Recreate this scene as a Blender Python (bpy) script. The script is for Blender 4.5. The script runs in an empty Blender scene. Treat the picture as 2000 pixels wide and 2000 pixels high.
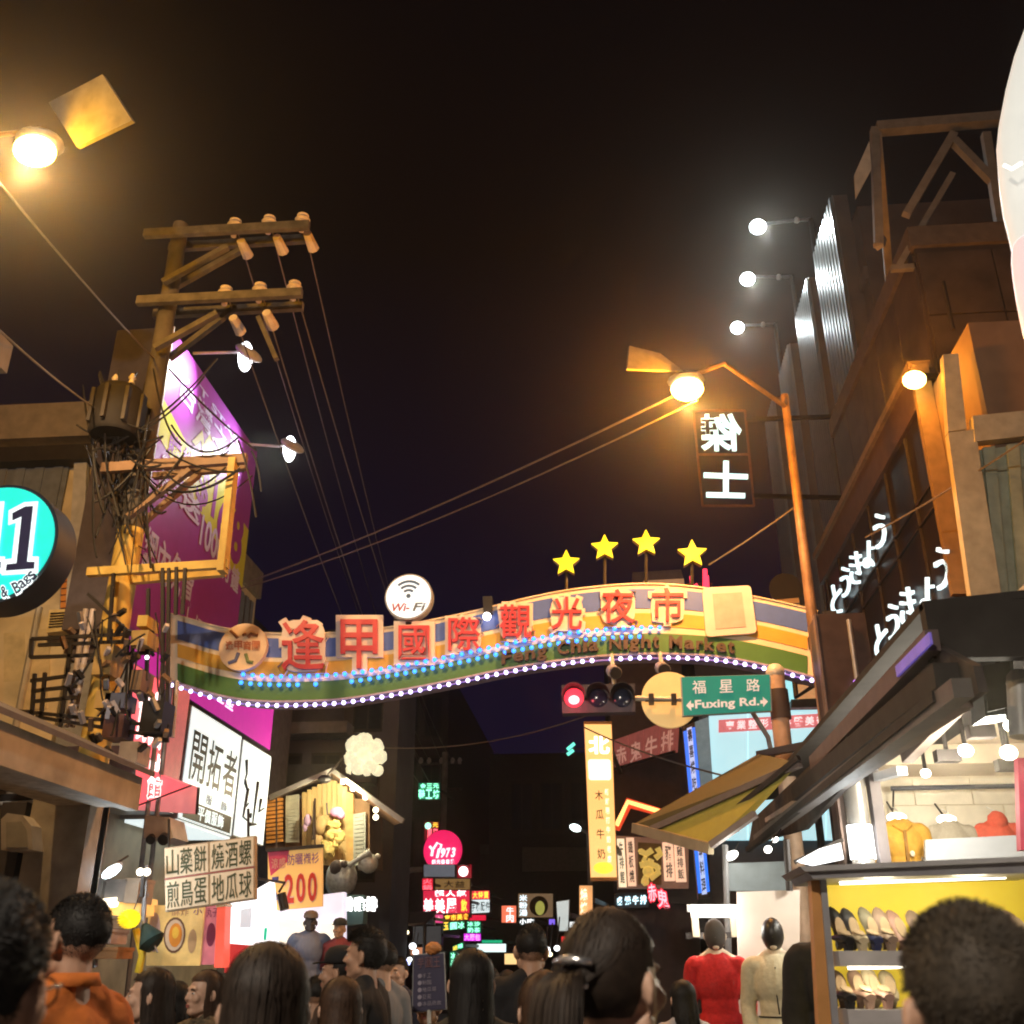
import bpy, bmesh, math, random
import numpy as np
from mathutils import Vector, Matrix, noise
random.seed(7)
SC = bpy.context.scene
COL = SC.collection
R = math.radians
V = Vector
# ---------------------------------------------------------------- camera, world, exposure
PITCH, YAW, CH = R(24), R(5), 1.6
cam = bpy.data.objects.new('camera', bpy.data.cameras.new('camera'))
COL.objects.link(cam)
cam.location = (0, 0, CH)
cam.rotation_euler = (math.pi/2 + PITCH, 0, YAW)
cam.data.sensor_width = 36; cam.data.lens = 36
cam.data.clip_start = .05; cam.data.clip_end = 900
SC.camera = cam
cam.data.dof.use_dof = True; cam.data.dof.focus_distance = 15; cam.data.dof.aperture_fstop = 5.0
w = bpy.data.worlds.new('World'); SC.world = w; w.use_nodes = True
nt = w.node_tree; bg = nt.nodes['Background']
tc = nt.nodes.new('ShaderNodeTexCoord'); sx = nt.nodes.new('ShaderNodeSeparateXYZ')
rp = nt.nodes.new('ShaderNodeValToRGB')
nt.links.new(tc.outputs['Generated'], sx.inputs[0]); nt.links.new(sx.outputs['Z'], rp.inputs[0])
nt.links.new(rp.outputs[0], bg.inputs[0])
rp.color_ramp.elements[0].position = .0; rp.color_ramp.elements[0].color = (.0040, .0024, .0165, 1)
rp.color_ramp.elements[1].position = .62; rp.color_ramp.elements[1].color = (.0030, .0018, .0018, 1)
bg.inputs[1].default_value = 1.0
SC.view_settings.view_transform = 'Standard'; SC.view_settings.look = 'None'
SC.view_settings.exposure = .35; SC.view_settings.gamma = 1
SC.render.engine = 'CYCLES'
cy = SC.cycles
cy.use_denoising = True; cy.denoiser = 'OPENIMAGEDENOISE'
cy.max_bounces = 5; cy.diffuse_bounces = 3; cy.glossy_bounces = 3; cy.transmission_bounces = 4
cy.volume_bounces = 0; cy.caustics_reflective = False; cy.caustics_refractive = False
cy.sample_clamp_indirect = 4; cy.filter_width = 2.0
cy.volume_step_rate = 4; cy.volume_max_steps = 64

# ---------------------------------------------------------------- from a photograph point to the place
_f = V((-math.sin(YAW)*math.cos(PITCH), math.cos(YAW)*math.cos(PITCH), math.sin(PITCH)))
_r = V((math.cos(YAW), math.sin(YAW), 0))
_u = _r.cross(_f)
def ray(px, py): return _f + _r*((px-1000)/2000) + _u*((1000-py)/2000)
def PY(px, py, Y): d = ray(px, py); return V((0, 0, CH)) + d*(Y/d.y)
def PX(px, py, X): d = ray(px, py); return V((0, 0, CH)) + d*(X/d.x)
def mpp(px, py, Y): return Y/ray(px, py).y/2000      # metres per photograph pixel there

# ---------------------------------------------------------------- materials
MATS = {}
def mat(name, col, rough=.6, metal=0.0, emit=None, es=1.0, nz=.18, sc=6.0, bump=.12, spec=.4, samp=True, stretch=(1, 1, 1)):
    if name in MATS: return MATS[name]
    m = bpy.data.materials.new(name); m.use_nodes = True
    n = m.node_tree.nodes; l = m.node_tree.links; b = n['Principled BSDF']
    t = n.new('ShaderNodeTexCoord'); mp = n.new('ShaderNodeMapping'); mp.inputs['Scale'].default_value = stretch
    no = n.new('ShaderNodeTexNoise'); no.inputs['Scale'].default_value = sc; no.inputs['Detail'].default_value = 5
    l.new(t.outputs['Object'], mp.inputs[0]); l.new(mp.outputs[0], no.inputs['Vector'])
    cr = n.new('ShaderNodeValToRGB')
    cr.color_ramp.elements[0].position = .3; cr.color_ramp.elements[1].position = .72
    cr.color_ramp.elements[0].color = tuple(c*(1-nz) for c in col)+(1,)
    cr.color_ramp.elements[1].color = tuple(min(1, c*(1+nz)) for c in col)+(1,)
    l.new(no.outputs[0], cr.inputs[0]); l.new(cr.outputs[0], b.inputs['Base Color'])
    b.inputs['Roughness'].default_value = rough; b.inputs['Metallic'].default_value = metal
    b.inputs['Specular IOR Level'].default_value = spec
    if bump:
        bp = n.new('ShaderNodeBump'); bp.inputs['Strength'].default_value = bump; bp.inputs['Distance'].default_value = .02
        l.new(no.outputs[0], bp.inputs['Height']); l.new(bp.outputs[0], b.inputs['Normal'])
    if emit:
        c2 = n.new('ShaderNodeValToRGB'); e = .06
        c2.color_ramp.elements[0].color = tuple(c*(1-e) for c in emit)+(1,)
        c2.color_ramp.elements[1].color = tuple(c*(1+e) for c in emit)+(1,)
        l.new(no.outputs[0], c2.inputs[0]); l.new(c2.outputs[0], b.inputs['Emission Color'])
        b.inputs['Emission Strength'].default_value = es
        if not samp: m.cycles.emission_sampling = 'NONE'
    MATS[name] = m
    return m
def glow(name, col, es, samp=True): return mat(name, tuple(min(.8, c*.6) for c in col), .5, emit=col, es=es, bump=0, samp=samp)

# ---------------------------------------------------------------- mesh collecting
class MB:
    def __init__(s): s.v = []; s.f = []
    def add(s, vs, fs):
        o = len(s.v); s.v += [tuple(v) for v in vs]; s.f += [tuple(i+o for i in f) for f in fs]; return s
    def hexa(s, a, b):                         # two quads of 4 corners, same order
        return s.add(list(a)+list(b), [(0, 1, 2, 3), (7, 6, 5, 4), (0, 4, 5, 1), (1, 5, 6, 2), (2, 6, 7, 3), (3, 7, 4, 0)])
    def box(s, x0, x1, y0, y1, z0, z1):
        return s.hexa([(x0, y0, z1), (x1, y0, z1), (x1, y0, z0), (x0, y0, z0)], [(x0, y1, z1), (x1, y1, z1), (x1, y1, z0), (x0, y1, z0)])
    def prism(s, q, d):                        # polygon q extruded by vector d
        n = len(q); d = V(d); q = [V(p) for p in q]
        return s.add(q+[p+d for p in q], [tuple(range(n)), tuple(range(2*n-1, n-1, -1))]+[(i, i+n, (i+1) % n+n, (i+1) % n) for i in range(n)])
    def bar(s, a, b, wx, wz=None, up=(0, 0, 1)):
        a = V(a); b = V(b); d = (b-a).normalized(); up = V(up)
        if abs(d.dot(up)) > .95: up = V((0, 1, 0))
        sd = d.cross(up).normalized()*(wx/2); u = sd.cross(d).normalized()*((wz or wx)/2)
        return s.hexa([a-sd+u, a+sd+u, a+sd-u, a-sd-u], [b-sd+u, b+sd+u, b+sd-u, b-sd-u])
    def tube(s, pts, r, n=8, cap=True):
        pts = [V(p) for p in pts]; rs = r if isinstance(r, (list, tuple)) else [r]*len(pts)
        vs = []; up = None
        for i, p in enumerate(pts):
            d = (pts[min(i+1, len(pts)-1)]-pts[max(i-1, 0)]).normalized()
            if up is None: up = V((0, 0, 1)) if abs(d.z) < .9 else V((1, 0, 0))
            a = d.cross(up).normalized(); up = a.cross(d).normalized()
            for k in range(n):
                t = 2*math.pi*k/n; vs.append(p+(a*math.cos(t)+up*math.sin(t))*rs[i])
        fs = [(i*n+k, i*n+(k+1) % n, (i+1)*n+(k+1) % n, (i+1)*n+k) for i in range(len(pts)-1) for k in range(n)]
        if cap: fs += [tuple(range(n-1, -1, -1)), tuple(range((len(pts)-1)*n, len(pts)*n))]
        return s.add(vs, fs)
    def ball(s, c, r, n=12, m=8, wob=0, sd=0, ax=None):
        r = V((r, r, r)) if isinstance(r, (int, float)) else V(r); c = V(c); vs = []
        for j in range(m+1):
            th = math.pi*j/m
            for k in range(n):
                ph = 2*math.pi*k/n; d = V((math.sin(th)*math.cos(ph), math.sin(th)*math.sin(ph), math.cos(th)))
                q = 1+(wob*noise.noise(d*2.3+V((sd, sd*1.7, 0))) if wob else 0)
                p = V((d.x*r.x, d.y*r.y, d.z*r.z))*q
                vs.append(c+(ax @ p if ax else p))
        return s.add(vs, [(j*n+k, (j+1)*n+k, (j+1)*n+(k+1) % n, j*n+(k+1) % n) for j in range(m) for k in range(n)])
    def disc(s, c, r, axis, depth, n=40, ry=None):    # drum: front face at c facing -axis, going back along axis
        c = V(c); a = V(axis).normalized(); x = a.cross(V((0, 0, 1))).normalized(); z = x.cross(a).normalized()
        q = [c+x*(r*math.cos(2*math.pi*k/n))+z*((ry or r)*math.sin(2*math.pi*k/n)) for k in range(n)]
        return s.prism(q, a*depth)
    def lathe(s, c, prof, n=16):               # prof: (radius, z)
        c = V(c); vs = [c+V((r*math.cos(2*math.pi*k/n), r*math.sin(2*math.pi*k/n), z)) for r, z in prof for k in range(n)]
        return s.add(vs, [(i*n+k, i*n+(k+1) % n, (i+1)*n+(k+1) % n, (i+1)*n+k) for i in range(len(prof)-1) for k in range(n)]+[tuple(range((len(prof)-1)*n, len(prof)*n)), tuple(range(n-1, -1, -1))])

BASE = {}
def tag(o, label=None, cat=None, group=None, kind=None):
    if label: o['label'] = label
    if cat: o['category'] = cat
    if group: o['group'] = group
    if kind: o['kind'] = kind
    return o
def thing(name, label, cat, loc, group=None, kind=None):
    o = bpy.data.objects.new(name, None); COL.objects.link(o); o.location = loc; o.empty_display_size = .2
    BASE[o] = V(loc); return tag(o, label, cat, group, kind)
def part(name, mb, m, parent=None, label=None, smooth=False, kind=None):
    me = bpy.data.meshes.new(name); b = BASE[parent] if parent else V((0, 0, 0))
    me.from_pydata([(x-b.x, y-b.y, z-b.z) for x, y, z in mb.v], [], mb.f); me.update()
    bm = bmesh.new(); bm.from_mesh(me); bmesh.ops.recalc_face_normals(bm, faces=bm.faces); bm.to_mesh(me); bm.free()
    me.materials.append(m)
    if smooth:
        for p in me.polygons: p.use_smooth = True
        try: me.set_sharp_from_angle(angle=R(40))
        except Exception: pass
    o = bpy.data.objects.new(name, me); COL.objects.link(o)
    if parent: o.parent = parent; BASE[o] = b
    else: BASE[o] = V((0, 0, 0))
    return tag(o, label, kind=kind)
def solo(name, mb, m, label, cat, group=None, kind=None, smooth=False):   # a thing that is one mesh, its origin at its base
    xs = [v[0] for v in mb.v]; ys = [v[1] for v in mb.v]; zs = [v[2] for v in mb.v]
    c = V(((min(xs)+max(xs))/2, (min(ys)+max(ys))/2, min(zs)))
    mb.v = [(x-c.x, y-c.y, z-c.z) for x, y, z in mb.v]
    o = part(name, mb, m, None, smooth=smooth); o.location = c; BASE[o] = c
    return tag(o, label, cat, group, kind)
def lamp(kind, loc, energy, col, parent=None, rad=.06, aim=None, size=None, blend=.6):
    d = bpy.data.lights.new('light', kind); d.energy = energy; d.color = col
    d.shadow_soft_size = rad
    if kind == 'SPOT': d.spot_size = size or R(100); d.spot_blend = blend
    o = bpy.data.objects.new('light', d); COL.objects.link(o)
    b = BASE[parent] if parent else V((0, 0, 0)); o.location = V(loc)-b
    if parent: o.parent = parent
    if aim is not None: o.rotation_euler = (V(aim)-V(loc)).to_track_quat('-Z', 'Y').to_euler()
    return o
# ---------------------------------------------------------------- lettering
_TC = {}
def text_geo(body, bold=0.0, ext=.04, res=3, shear=0.0):
    k = (body, bold, ext, res, shear)
    if k in _TC: return _TC[k]
    c = bpy.data.curves.new('t', 'FONT'); c.body = body; c.offset = bold; c.extrude = ext; c.resolution_u = res; c.shear = shear
    o = bpy.data.objects.new('t', c); COL.objects.link(o)
    dg = bpy.context.evaluated_depsgraph_get(); me = bpy.data.meshes.new_from_object(o.evaluated_get(dg))
    vs = [tuple(v.co) for v in me.vertices]; fs = [tuple(p.vertices) for p in me.polygons]
    bpy.data.objects.remove(o); bpy.data.curves.remove(c); bpy.data.meshes.remove(me)
    _TC[k] = (vs, fs); return vs, fs
def qmap(q):
    q = [V(p) for p in q]; nrm = (q[1]-q[0]).cross(q[3]-q[0]).normalized()
    if nrm.dot(V((0, 0, CH))-q[0]) < 0: nrm = -nrm
    def f(u, v, w=0): return (q[0]*(1-u)+q[1]*u)*(1-v)+(q[3]*(1-u)+q[2]*u)*v+nrm*w
    return f, nrm
def put_text(mb, q, body, u0, v0, u1, v1, bold=.0, depth=.02, w=.012, mirror=False, shear=0.0, glyph_box=False, res=3):
    f, n = qmap(q); vs, fs = text_geo(body, bold, .04, res, shear)
    if not vs: return mb
    xs = [a[0] for a in vs]; ys = [a[1] for a in vs]; x0, x1, y0, y1 = min(xs), max(xs), min(ys), max(ys)
    out = []
    for x, y, z in vs:
        a = (x-x0)/max(x1-x0, 1e-6); b = (y1-y)/max(y1-y0, 1e-6)
        if mirror: a = 1-a
        out.append(f(u0+(u1-u0)*a, v0+(v1-v0)*b, w+(z/.04+1)/2*depth))
    return mb.add(out, fs)
def put_column(mb, q, body, u0, v0, u1, v1, gap=.12, **k):
    n = len(body); h = (v1-v0)/n
    for i, ch in enumerate(body): put_text(mb, q, ch, u0, v0+h*(i+gap/2), u1, v0+h*(i+1-gap/2), **k)
    return mb
def put_row(mb, q, body, u0, v0, u1, v1, gap=.12, **k):
    n = len(body); h = (u1-u0)/n
    for i, ch in enumerate(body): put_text(mb, q, ch, u0+h*(i+gap/2), v0, u0+h*(i+1-gap/2), v1, **k)
    return mb
def qX(X, Y0, Y1, z0, z1):                    # wall along the street; left corner as seen from the street
    return [V((X, Y0, z1)), V((X, Y1, z1)), V((X, Y1, z0)), V((X, Y0, z0))] if X < 0 else [V((X, Y1, z1)), V((X, Y0, z1)), V((X, Y0, z0)), V((X, Y1, z0))]
def qY(Y, X0, X1, z0, z1): return [V((X0, Y, z1)), V((X1, Y, z1)), V((X1, Y, z0)), V((X0, Y, z0))]
def qP(Y, *pts):                              # corners given as photograph points, all at the distance Y
    Ys = Y if isinstance(Y, (list, tuple)) else [Y]*4
    return [PY(p[0], p[1], y) for p, y in zip(pts, Ys)]
def sub(q, u0, v0, u1, v1, w=0):
    f, n = qmap(q); return [f(u0, v0, w), f(u1, v0, w), f(u1, v1, w), f(u0, v1, w)]
def slab(mb, q, thick, w=0):                  # solid plate with front face q lifted by w
    f, n = qmap(q); a = [V(p)+n*w for p in q]; return mb.prism(a, -n*thick)
def sign(name, label, cat, q, thick, face, case, group=None, frame=.03):
    c = (V(q[0])+V(q[1])+V(q[2])+V(q[3]))/4; t = thing(name, label, cat, (c.x, c.y, min(p.z for p in q)), group)
    part('case', slab(MB(), q, thick), case, t)
    part('face_panel', slab(MB(), sub(q, frame, frame, 1-frame, 1-frame), .02, .012), face, t)
    return t
# ---------------------------------------------------------------- shared materials
DARK = mat('dark steel', (.035, .03, .028), .5, .4)
STEEL = mat('grey galvanised steel', (.30, .30, .31), .45, .6)
PALE = mat('pale painted steel', (.55, .54, .5), .5, .1)
BLACK = mat('black paint', (.012, .012, .014), .5)
CABLE = mat('black cable rubber', (.015, .014, .014), .6, bump=0)
WIREM = mat('grey wire', (.16, .14, .12), .5, .3, bump=0)
CONC = mat('weathered concrete', (.30, .27, .23), .85, nz=.35, sc=2.2, bump=.3)
WHITE = mat('white paint', (.75, .75, .72), .5)
YPOLE = mat('yellow ochre pole paint', (.58, .40, .10), .6, nz=.3, sc=3)
ASPH = mat('asphalt', (.05, .05, .052), .8, nz=.3, sc=30, bump=.4)
PAVE = mat('pavement concrete', (.22, .21, .2), .85, nz=.25, sc=8)
GREYCLAD = mat('grey cladding', (.16, .18, .22), .6, .2)
CREAMW = mat('cream wall paint', (.55, .47, .33), .7, nz=.25, sc=2)
BROWNW = mat('dark brown cladding', (.055, .04, .034), .65, nz=.3, sc=2)
WHLIT = glow('lit white acrylic', (.84, .95, .92), 1.0)
# ---------------------------------------------------------------- ground
tag(part('road', MB().add([(-60, -15, 0), (60, -15, 0), (60, 140, 0), (-60, 140, 0)], [(0, 1, 2, 3)]), ASPH), 'dark asphalt street under the night market crowd', 'road', kind='structure')
tag(part('pavement', MB().box(1.3, 14, -10, 17, 0.004, .12), PAVE), 'right hand pavement under the clothes stalls', 'pavement', kind='structure')
tag(part('pavement', MB().box(-14, -4.3, -10, 40, 0.004, .12), PAVE), 'left hand pavement under the snack stalls', 'pavement', kind='structure')
mk = MB()
for k in range(16): mk.add([(-1.6, -6+k*8, .004), (-1.48, -6+k*8, .004), (-1.48, -2+k*8, .004), (-1.6, -2+k*8, .004)], [(0, 1, 2, 3)])
tag(part('road_marking', mk, WHITE), 'broken white centre line painted on the asphalt', 'road marking', kind='structure')

def windows(t, q, cols, rows, fm, gm, mu=.12, mv=.14):
    me = {}
    for i in range(cols):
        for j in range(rows):
            a = sub(q, (i+mu)/cols, (j+mv)/rows, (i+1-mu)/cols, (j+1-mv)/rows)
            fr = part('window', slab(MB(), a, .06, .03), fm, t)
            part('pane', slab(MB(), sub(a, .06, .06, .47, .94), .02, .045), gm, fr)
            part('pane', slab(MB(), sub(a, .53, .06, .94, .94), .02, .045), gm, fr)
GLASS = mat('dark window glass', (.02, .025, .03), .08, spec=.6, bump=0)
FRAME = mat('dull aluminium frame', (.20, .2, .2), .4, .5)
def corrugated(mb, q, n, rib=.04):            # ribbed metal sheet on a quad
    slab(mb, q, .04)
    for i in range(n): slab(mb, sub(q, (i+.25)/n, 0, (i+.75)/n, 1, rib), rib+.01)
    return mb

# ---------------------------------------------------------------- left: near house beside the camera (out of frame, carries the round sign and the lamp)
t = thing('shop_house', 'grey rendered shop house beside the teal round sign at the left edge', 'building', (-7.5, 2, 0))
part('wall', MB().box(-10, -5.4, -4, 7.6, .12, 6.6), CONC, t)
part('parapet', MB().box(-10.06, -5.34, -4.06, 7.66, 6.6, 6.9), CONC, t)
windows(t, qX(-5.4, -3, 7, 3.6, 6.2), 4, 1, FRAME, GLASS)
# ---------------------------------------------------------------- left: house with grey upper storey facing us
t = thing('corner_house', 'house with grey ribbed upper storey and cream wall behind the yellow utility pole', 'building', (-9, 16, 0))
part('wall', MB().box(-17, -8.05, 14.5, 22.4, .12, 9.6), CREAMW, t)
part('fascia', MB().box(-17.1, -7.95, 14.2, 22.45, 9.6, 10.25), mat('grey fascia', (.20, .17, .14), .7), t)
corrugated_q = qY(14.43, -17, -8.6, 6.9, 9.15)
part('cladding', corrugated(MB(), corrugated_q, 26, .03), GREYCLAD, t)
part('beam', MB().box(-17, -8.0, 14.15, 14.46, 9.15, 9.42), DARK, t)
part('corner_trim', slab(MB(), qP(14.3, (146, 885), (170, 880), (158, 1190), (128, 1190)), .1), mat('pale grey trim', (.42, .42, .44), .5), t)
part('side_cladding', corrugated(MB(), qX(-8.02, 14.6, 22.2, 7.0, 9.4), 22, .03), GREYCLAD, t)
OR = mat('orange roller shutter', (.55, .22, .05), .6)
sh = thing('roller_shutter', 'orange slatted roller shutter between round sign and yellow pole', 'shutter', PY(160, 1180, 14.4))
q = qP(14.42, (122, 1040), (192, 1036), (183, 1186), (116, 1190))
part('shutter_frame', slab(MB(), q, .06), STEEL, sh)
for k in range(12): part('slat', slab(MB(), sub(q, .06, (k+.1)/12, .94, (k+.9)/12), .05, .04), OR, sh)
q = qP(14.42, (110, 1200), (150, 1198), (146, 1240), (104, 1244))
b = thing('air_conditioner', 'small cream air conditioner case on the cream wall left of the yellow pole', 'air conditioner', PY(128, 1240, 14.3))
part('case', slab(MB(), q, .25, .22), mat('cream enamel', (.62, .5, .26), .5), b)
g = MB()
for k in range(6): slab(g, sub(q, .1, .15+k*.12, .9, .2+k*.12, .235), .02)
part('grille', g, DARK, b)
pn = MB()
for x0, x1, y0, y1 in [(10, 52, 1238, 1330), (62, 100, 1232, 1330), (40, 95, 1350, 1385)]: slab(pn, qP(14.45, (x0, y0), (x1, y0-3), (x1, y1), (x0, y1+3)), .08, .04)
part('wall_panel', pn, mat('cream board', (.5, .42, .27), .7), t)
for k in range(5): part('wall_pipe', MB().tube([(-12.4+k*.95, 14.38, .2), (-12.4+k*.95, 14.38, 6.7)], .035 if k % 2 else .055, 8), mat('grey wall pipe', (.3, .28, .25), .5), t)
for k in range(9): part('wall_sheet', MB().box(-13.6+k*.62, -13.0+k*.62, 14.40+.012*(k % 3), 14.5, 3.2, 6.75), CREAMW, t)
windows(t, qY(14.42, -13, -10.4, 3.6, 6.2), 2, 1, FRAME, GLASS)
# lower storey: boards, awning fascia
low = thing('stall_house', 'old board fronted stall house under the grey left canopy', 'building', (-7, 10.2, 0))
part('wall', MB().box(-10, -5.6, 10.4, 10.9, .12, 3.4), CONC, low)
BOARD = mat('grimy tan wall board', (.40, .34, .27), .75, nz=.3, sc=3, stretch=(3, 3, .4))
for k in range(11):
    x = -8.2+k*.29; part('board', MB().box(x, x+.28, 10.22+.008*(k % 2), 10.36, .15, 3.25), BOARD, low)
part('roof', MB().box(-10, -5.45, 9.9, 11.5, 3.4, 3.5), DARK, low)
part('pillar', MB().box(-5.62, -5.02, 9.95, 10.35, .12, 3.3), mat('grimy tile pillar', (.34, .3, .24), .7, nz=.35, sc=4), low)
part('dark_post', MB().box(-5.93, -5.68, 9.95, 10.2, .12, 3.1), mat('dark post paint', (.06, .055, .06), .6), low)
cn = thing('canopy', 'long grimy grey canopy along the left shopfronts, grey fascia and rusty underside', 'canopy', (-5, 8, 3.1))
part('fascia', MB().box(-4.72, -4.6, 5.9, 10.1, 3.02, 3.34), mat('grimy beige fascia', (.42, .37, .30), .7, nz=.3, sc=3), cn)
part('sheet', MB().prism([(-4.5, 5.8, 3.35), (-4.5, 10.15, 3.35), (-5.4, 10.15, 3.75), (-5.4, 5.8, 3.75)], (0, 0, .05)), mat('grey corrugated roof', (.14, .13, .13), .6, .2), cn)
part('soffit', MB().box(-5.38, -4.74, 5.9, 10.1, 3.06, 3.1), BOARD, cn)
for k in range(5): part('bracket', MB().bar((-5.38, 6.2+k*.95, 3.5), (-4.66, 6.2+k*.95, 3.2), .04), DARK, cn)
ac = thing('air_conditioner', 'large rounded grey air conditioner hood on the board wall at the left edge', 'air conditioner', PY(40, 1660, 10))
prof = [(2, 1660), (2, 1600), (14, 1588), (44, 1592), (60, 1612), (64, 1660)]
part('hood', MB().prism([PY(x, y, 9.75) for x, y in prof], (0, .45, 0)), mat('warm grey enamel', (.42, .38, .34), .5), ac)
part('grille', MB().prism([PY(x, y, 9.74) for x, y in [(12, 1655), (12, 1606), (42, 1604), (52, 1622), (54, 1655)]], (0, .03, 0)), mat('grey grille', (.3, .28, .24), .6), ac)
ft = thing('tube_lamp', 'unlit fluorescent tube fitting on the board wall above the grey hood', 'lamp', PY(35, 1572, 10.15))
part('batten', MB().bar(PY(-20, 1560, 10.1), PY(78, 1555, 10.1), .09, .06), DARK, ft)
part('tube', MB().tube([PY(-20, 1570, 10.08), PY(74, 1566, 10.08)], .02), WHITE, ft, smooth=True)

# ---------------------------------------------------------------- arch
AY = 14.0
ax_ = [325, 338, 438, 532, 655, 771, 880, 952, 1000, 1111, 1235, 1336, 1471, 1585, 1597]
at_ = [1197, 1199, 1230, 1239, 1238, 1225, 1205, 1189, 1175, 1152, 1140, 1143, 1165, 1190, 1194]
bx_ = [325, 445, 532, 662, 771, 890, 999, 1135, 1269, 1404, 1505, 1597]
by_ = [1326, 1364, 1371, 1367, 1350, 1327, 1303, 1283, 1275, 1280, 1300, 1324]
N = 64
xs = np.linspace(327, 1597, N)
ker = np.ones(5)/5
def smo(a): p = np.pad(a, 2, mode='edge'); p[:2] = a[0]-(a[1]-a[0])*np.array([2, 1]); p[-2:] = a[-1]+(a[-1]-a[-2])*np.array([1, 2]); return np.convolve(p, ker, 'valid')
top = smo(np.interp(xs, ax_, at_)); bot = smo(np.interp(xs, bx_, by_))
def arch_pt(px, fr, dy=0): 
    p = PY(px, np.interp(px, xs, top)*(1-fr)+np.interp(px, xs, bot)*fr, AY); return V((p.x, p.y+dy, p.z))
def band(mb, f0, f1, dy, th, i0=0, i1=N-1):
    n = i1-i0+1; vs = []
    for d in (dy, dy+th):
        for i in range(i0, i1+1): vs += [arch_pt(xs[i], f0, d), arch_pt(xs[i], f1, d)]
    m = 2*n; fs = []
    for i in range(n-1):
        a = 2*i; fs += [(a, a+2, a+3, a+1), (m+a+1, m+a+3, m+a+2, m+a), (a, m+a, m+a+2, a+2), (a+1, a+3, m+a+3, m+a+1)]
    fs += [(0, 1, m+1, m), (2*n-2, m+2*n-2, m+2*n-1, 2*n-1)]
    return mb.add(vs, fs)
arch = thing('market_arch', 'wavy striped night market arch with big red characters spanning the street', 'arch', (0, AY, 0))
ACREAM = mat('cream sign enamel', (.80, .68, .52), .45, nz=.08)
part('arch_body', band(MB(), 0, 1, 0, .4), ACREAM, arch)
part('blue_stripe', band(MB(), .07, .35, -.012, .02, 1, N-2), mat('blue sign enamel', (.08, .15, .52), .45, nz=.08), arch)
part('yellow_stripe', band(MB(), .42, .62, -.012, .02, 1, N-2), mat('yellow sign enamel', (.66, .38, .06), .45, nz=.08), arch)
part('green_stripe', band(MB(), .715, .985, -.012, .02, 1, N-2), mat('green sign enamel', (.07, .19, .05), .45, nz=.08), arch)
part('top_edging', band(MB(), -.012, .008, -.03, .46), mat('pale edging', (.7, .62, .5), .4), arch)
part('bottom_edging', band(MB(), .992, 1.02, -.03, .46), mat('lilac edging', (.38, .32, .36), .4), arch)
LRED = mat('red letter enamel', (.55, .05, .075), .4, nz=.08)
PLATE = mat('cream letter plate', (.80, .68, .62), .45, nz=.06)
for ch, px, py, w, h in [('逢', 592, 1261, 82, 98), ('甲', 702, 1259, 72, 96), ('國', 809, 1256, 60, 66), ('際', 907, 1239, 62, 66), ('觀', 1007, 1215, 62, 66), ('光', 1107, 1199, 60, 64), ('夜', 1207, 1185, 64, 66), ('市', 1304, 1182, 62, 66)]:
    q = qP(AY-.06, (px-w/2, py-h/2), (px+w/2, py-h/2), (px+w/2, py+h/2), (px-w/2, py+h/2))
    pl = MB(); k = .075
    if ch in '甲國':
        e = 10; hw, hh = w/2+e, h/2+e; pts = []
        prof = [(-hw, -hh), (hw, -hh), (hw, hh), (-hw, hh)] if ch == '國' else [(-hw, -hh), (hw, -hh), (hw, hh*.42), (w*.2, hh*.42), (w*.2, hh), (-w*.2, hh), (-w*.2, hh*.42), (-hw, hh*.42)]
        pl.prism([PY(px+a, py+b, AY-.06) for a, b in prof], (0, .05, 0))
    else:
        put_text(pl, q, ch, -.11, -.11, 1.11, 1.11, bold=.055, depth=.05, w=-.05)
        f, n_ = qmap(q); pl.prism([f(.5+.52*math.copysign(abs(math.cos(a))**.55, math.cos(a)), .5+.52*math.copysign(abs(math.sin(a))**.55, math.sin(a)), -.003) for a in [k*math.pi/14 for k in range(28)]], -n_*.04)
    o = part('character_plate', pl, PLATE, arch)
    part('character', put_text(MB(), q, ch, 0, 0, 1, 1, bold=.009, depth=.04, w=.004), LRED, o)
# emblem disc with a waving figure made of strokes
dm = thing('emblem', 'round cream emblem with a jumping figure, left of the first big character', 'sign', PY(474, 1310, AY-.1))
part('disc', MB().disc(PY(474, 1263, AY-.12), mpp(474, 1263, AY)*47, (0, 1, 0), .1), mat('cream disc', (.75, .57, .40), .5, nz=.05), dm)
EB = mat('emblem brown', (.22, .10, .05), .5); EBL = mat('emblem blue', (.10, .12, .25), .5); EG = mat('emblem green', (.16, .22, .10), .5); ER = mat('emblem red brown', (.45, .15, .07), .5)
def stroke(pts, m, r=3.2, nm='figure_stroke'): part(nm, MB().tube([PY(a, b, AY-.13) for a, b in pts], mpp(474, 1263, AY)*r, 6), m, dm, smooth=True)
stroke([(450, 1232), (458, 1239), (464, 1246)], EB); stroke([(484, 1245), (490, 1238), (503, 1241)], EB)
stroke([(477, 1238), (478, 1241)], EB, 4.5); stroke([(466, 1275), (460, 1290), (446, 1295)], EBL, 3.6); stroke([(480, 1277), (484, 1292), (494, 1294)], EG, 3.6)
q = qP(AY-.125, (440, 1252), (509, 1252), (509, 1270), (440, 1270))
part('lettering', put_row(MB(), q, '逢甲商圈', 0, 0, 1, 1, bold=.02, depth=.01, w=.005), ER, dm)
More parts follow.
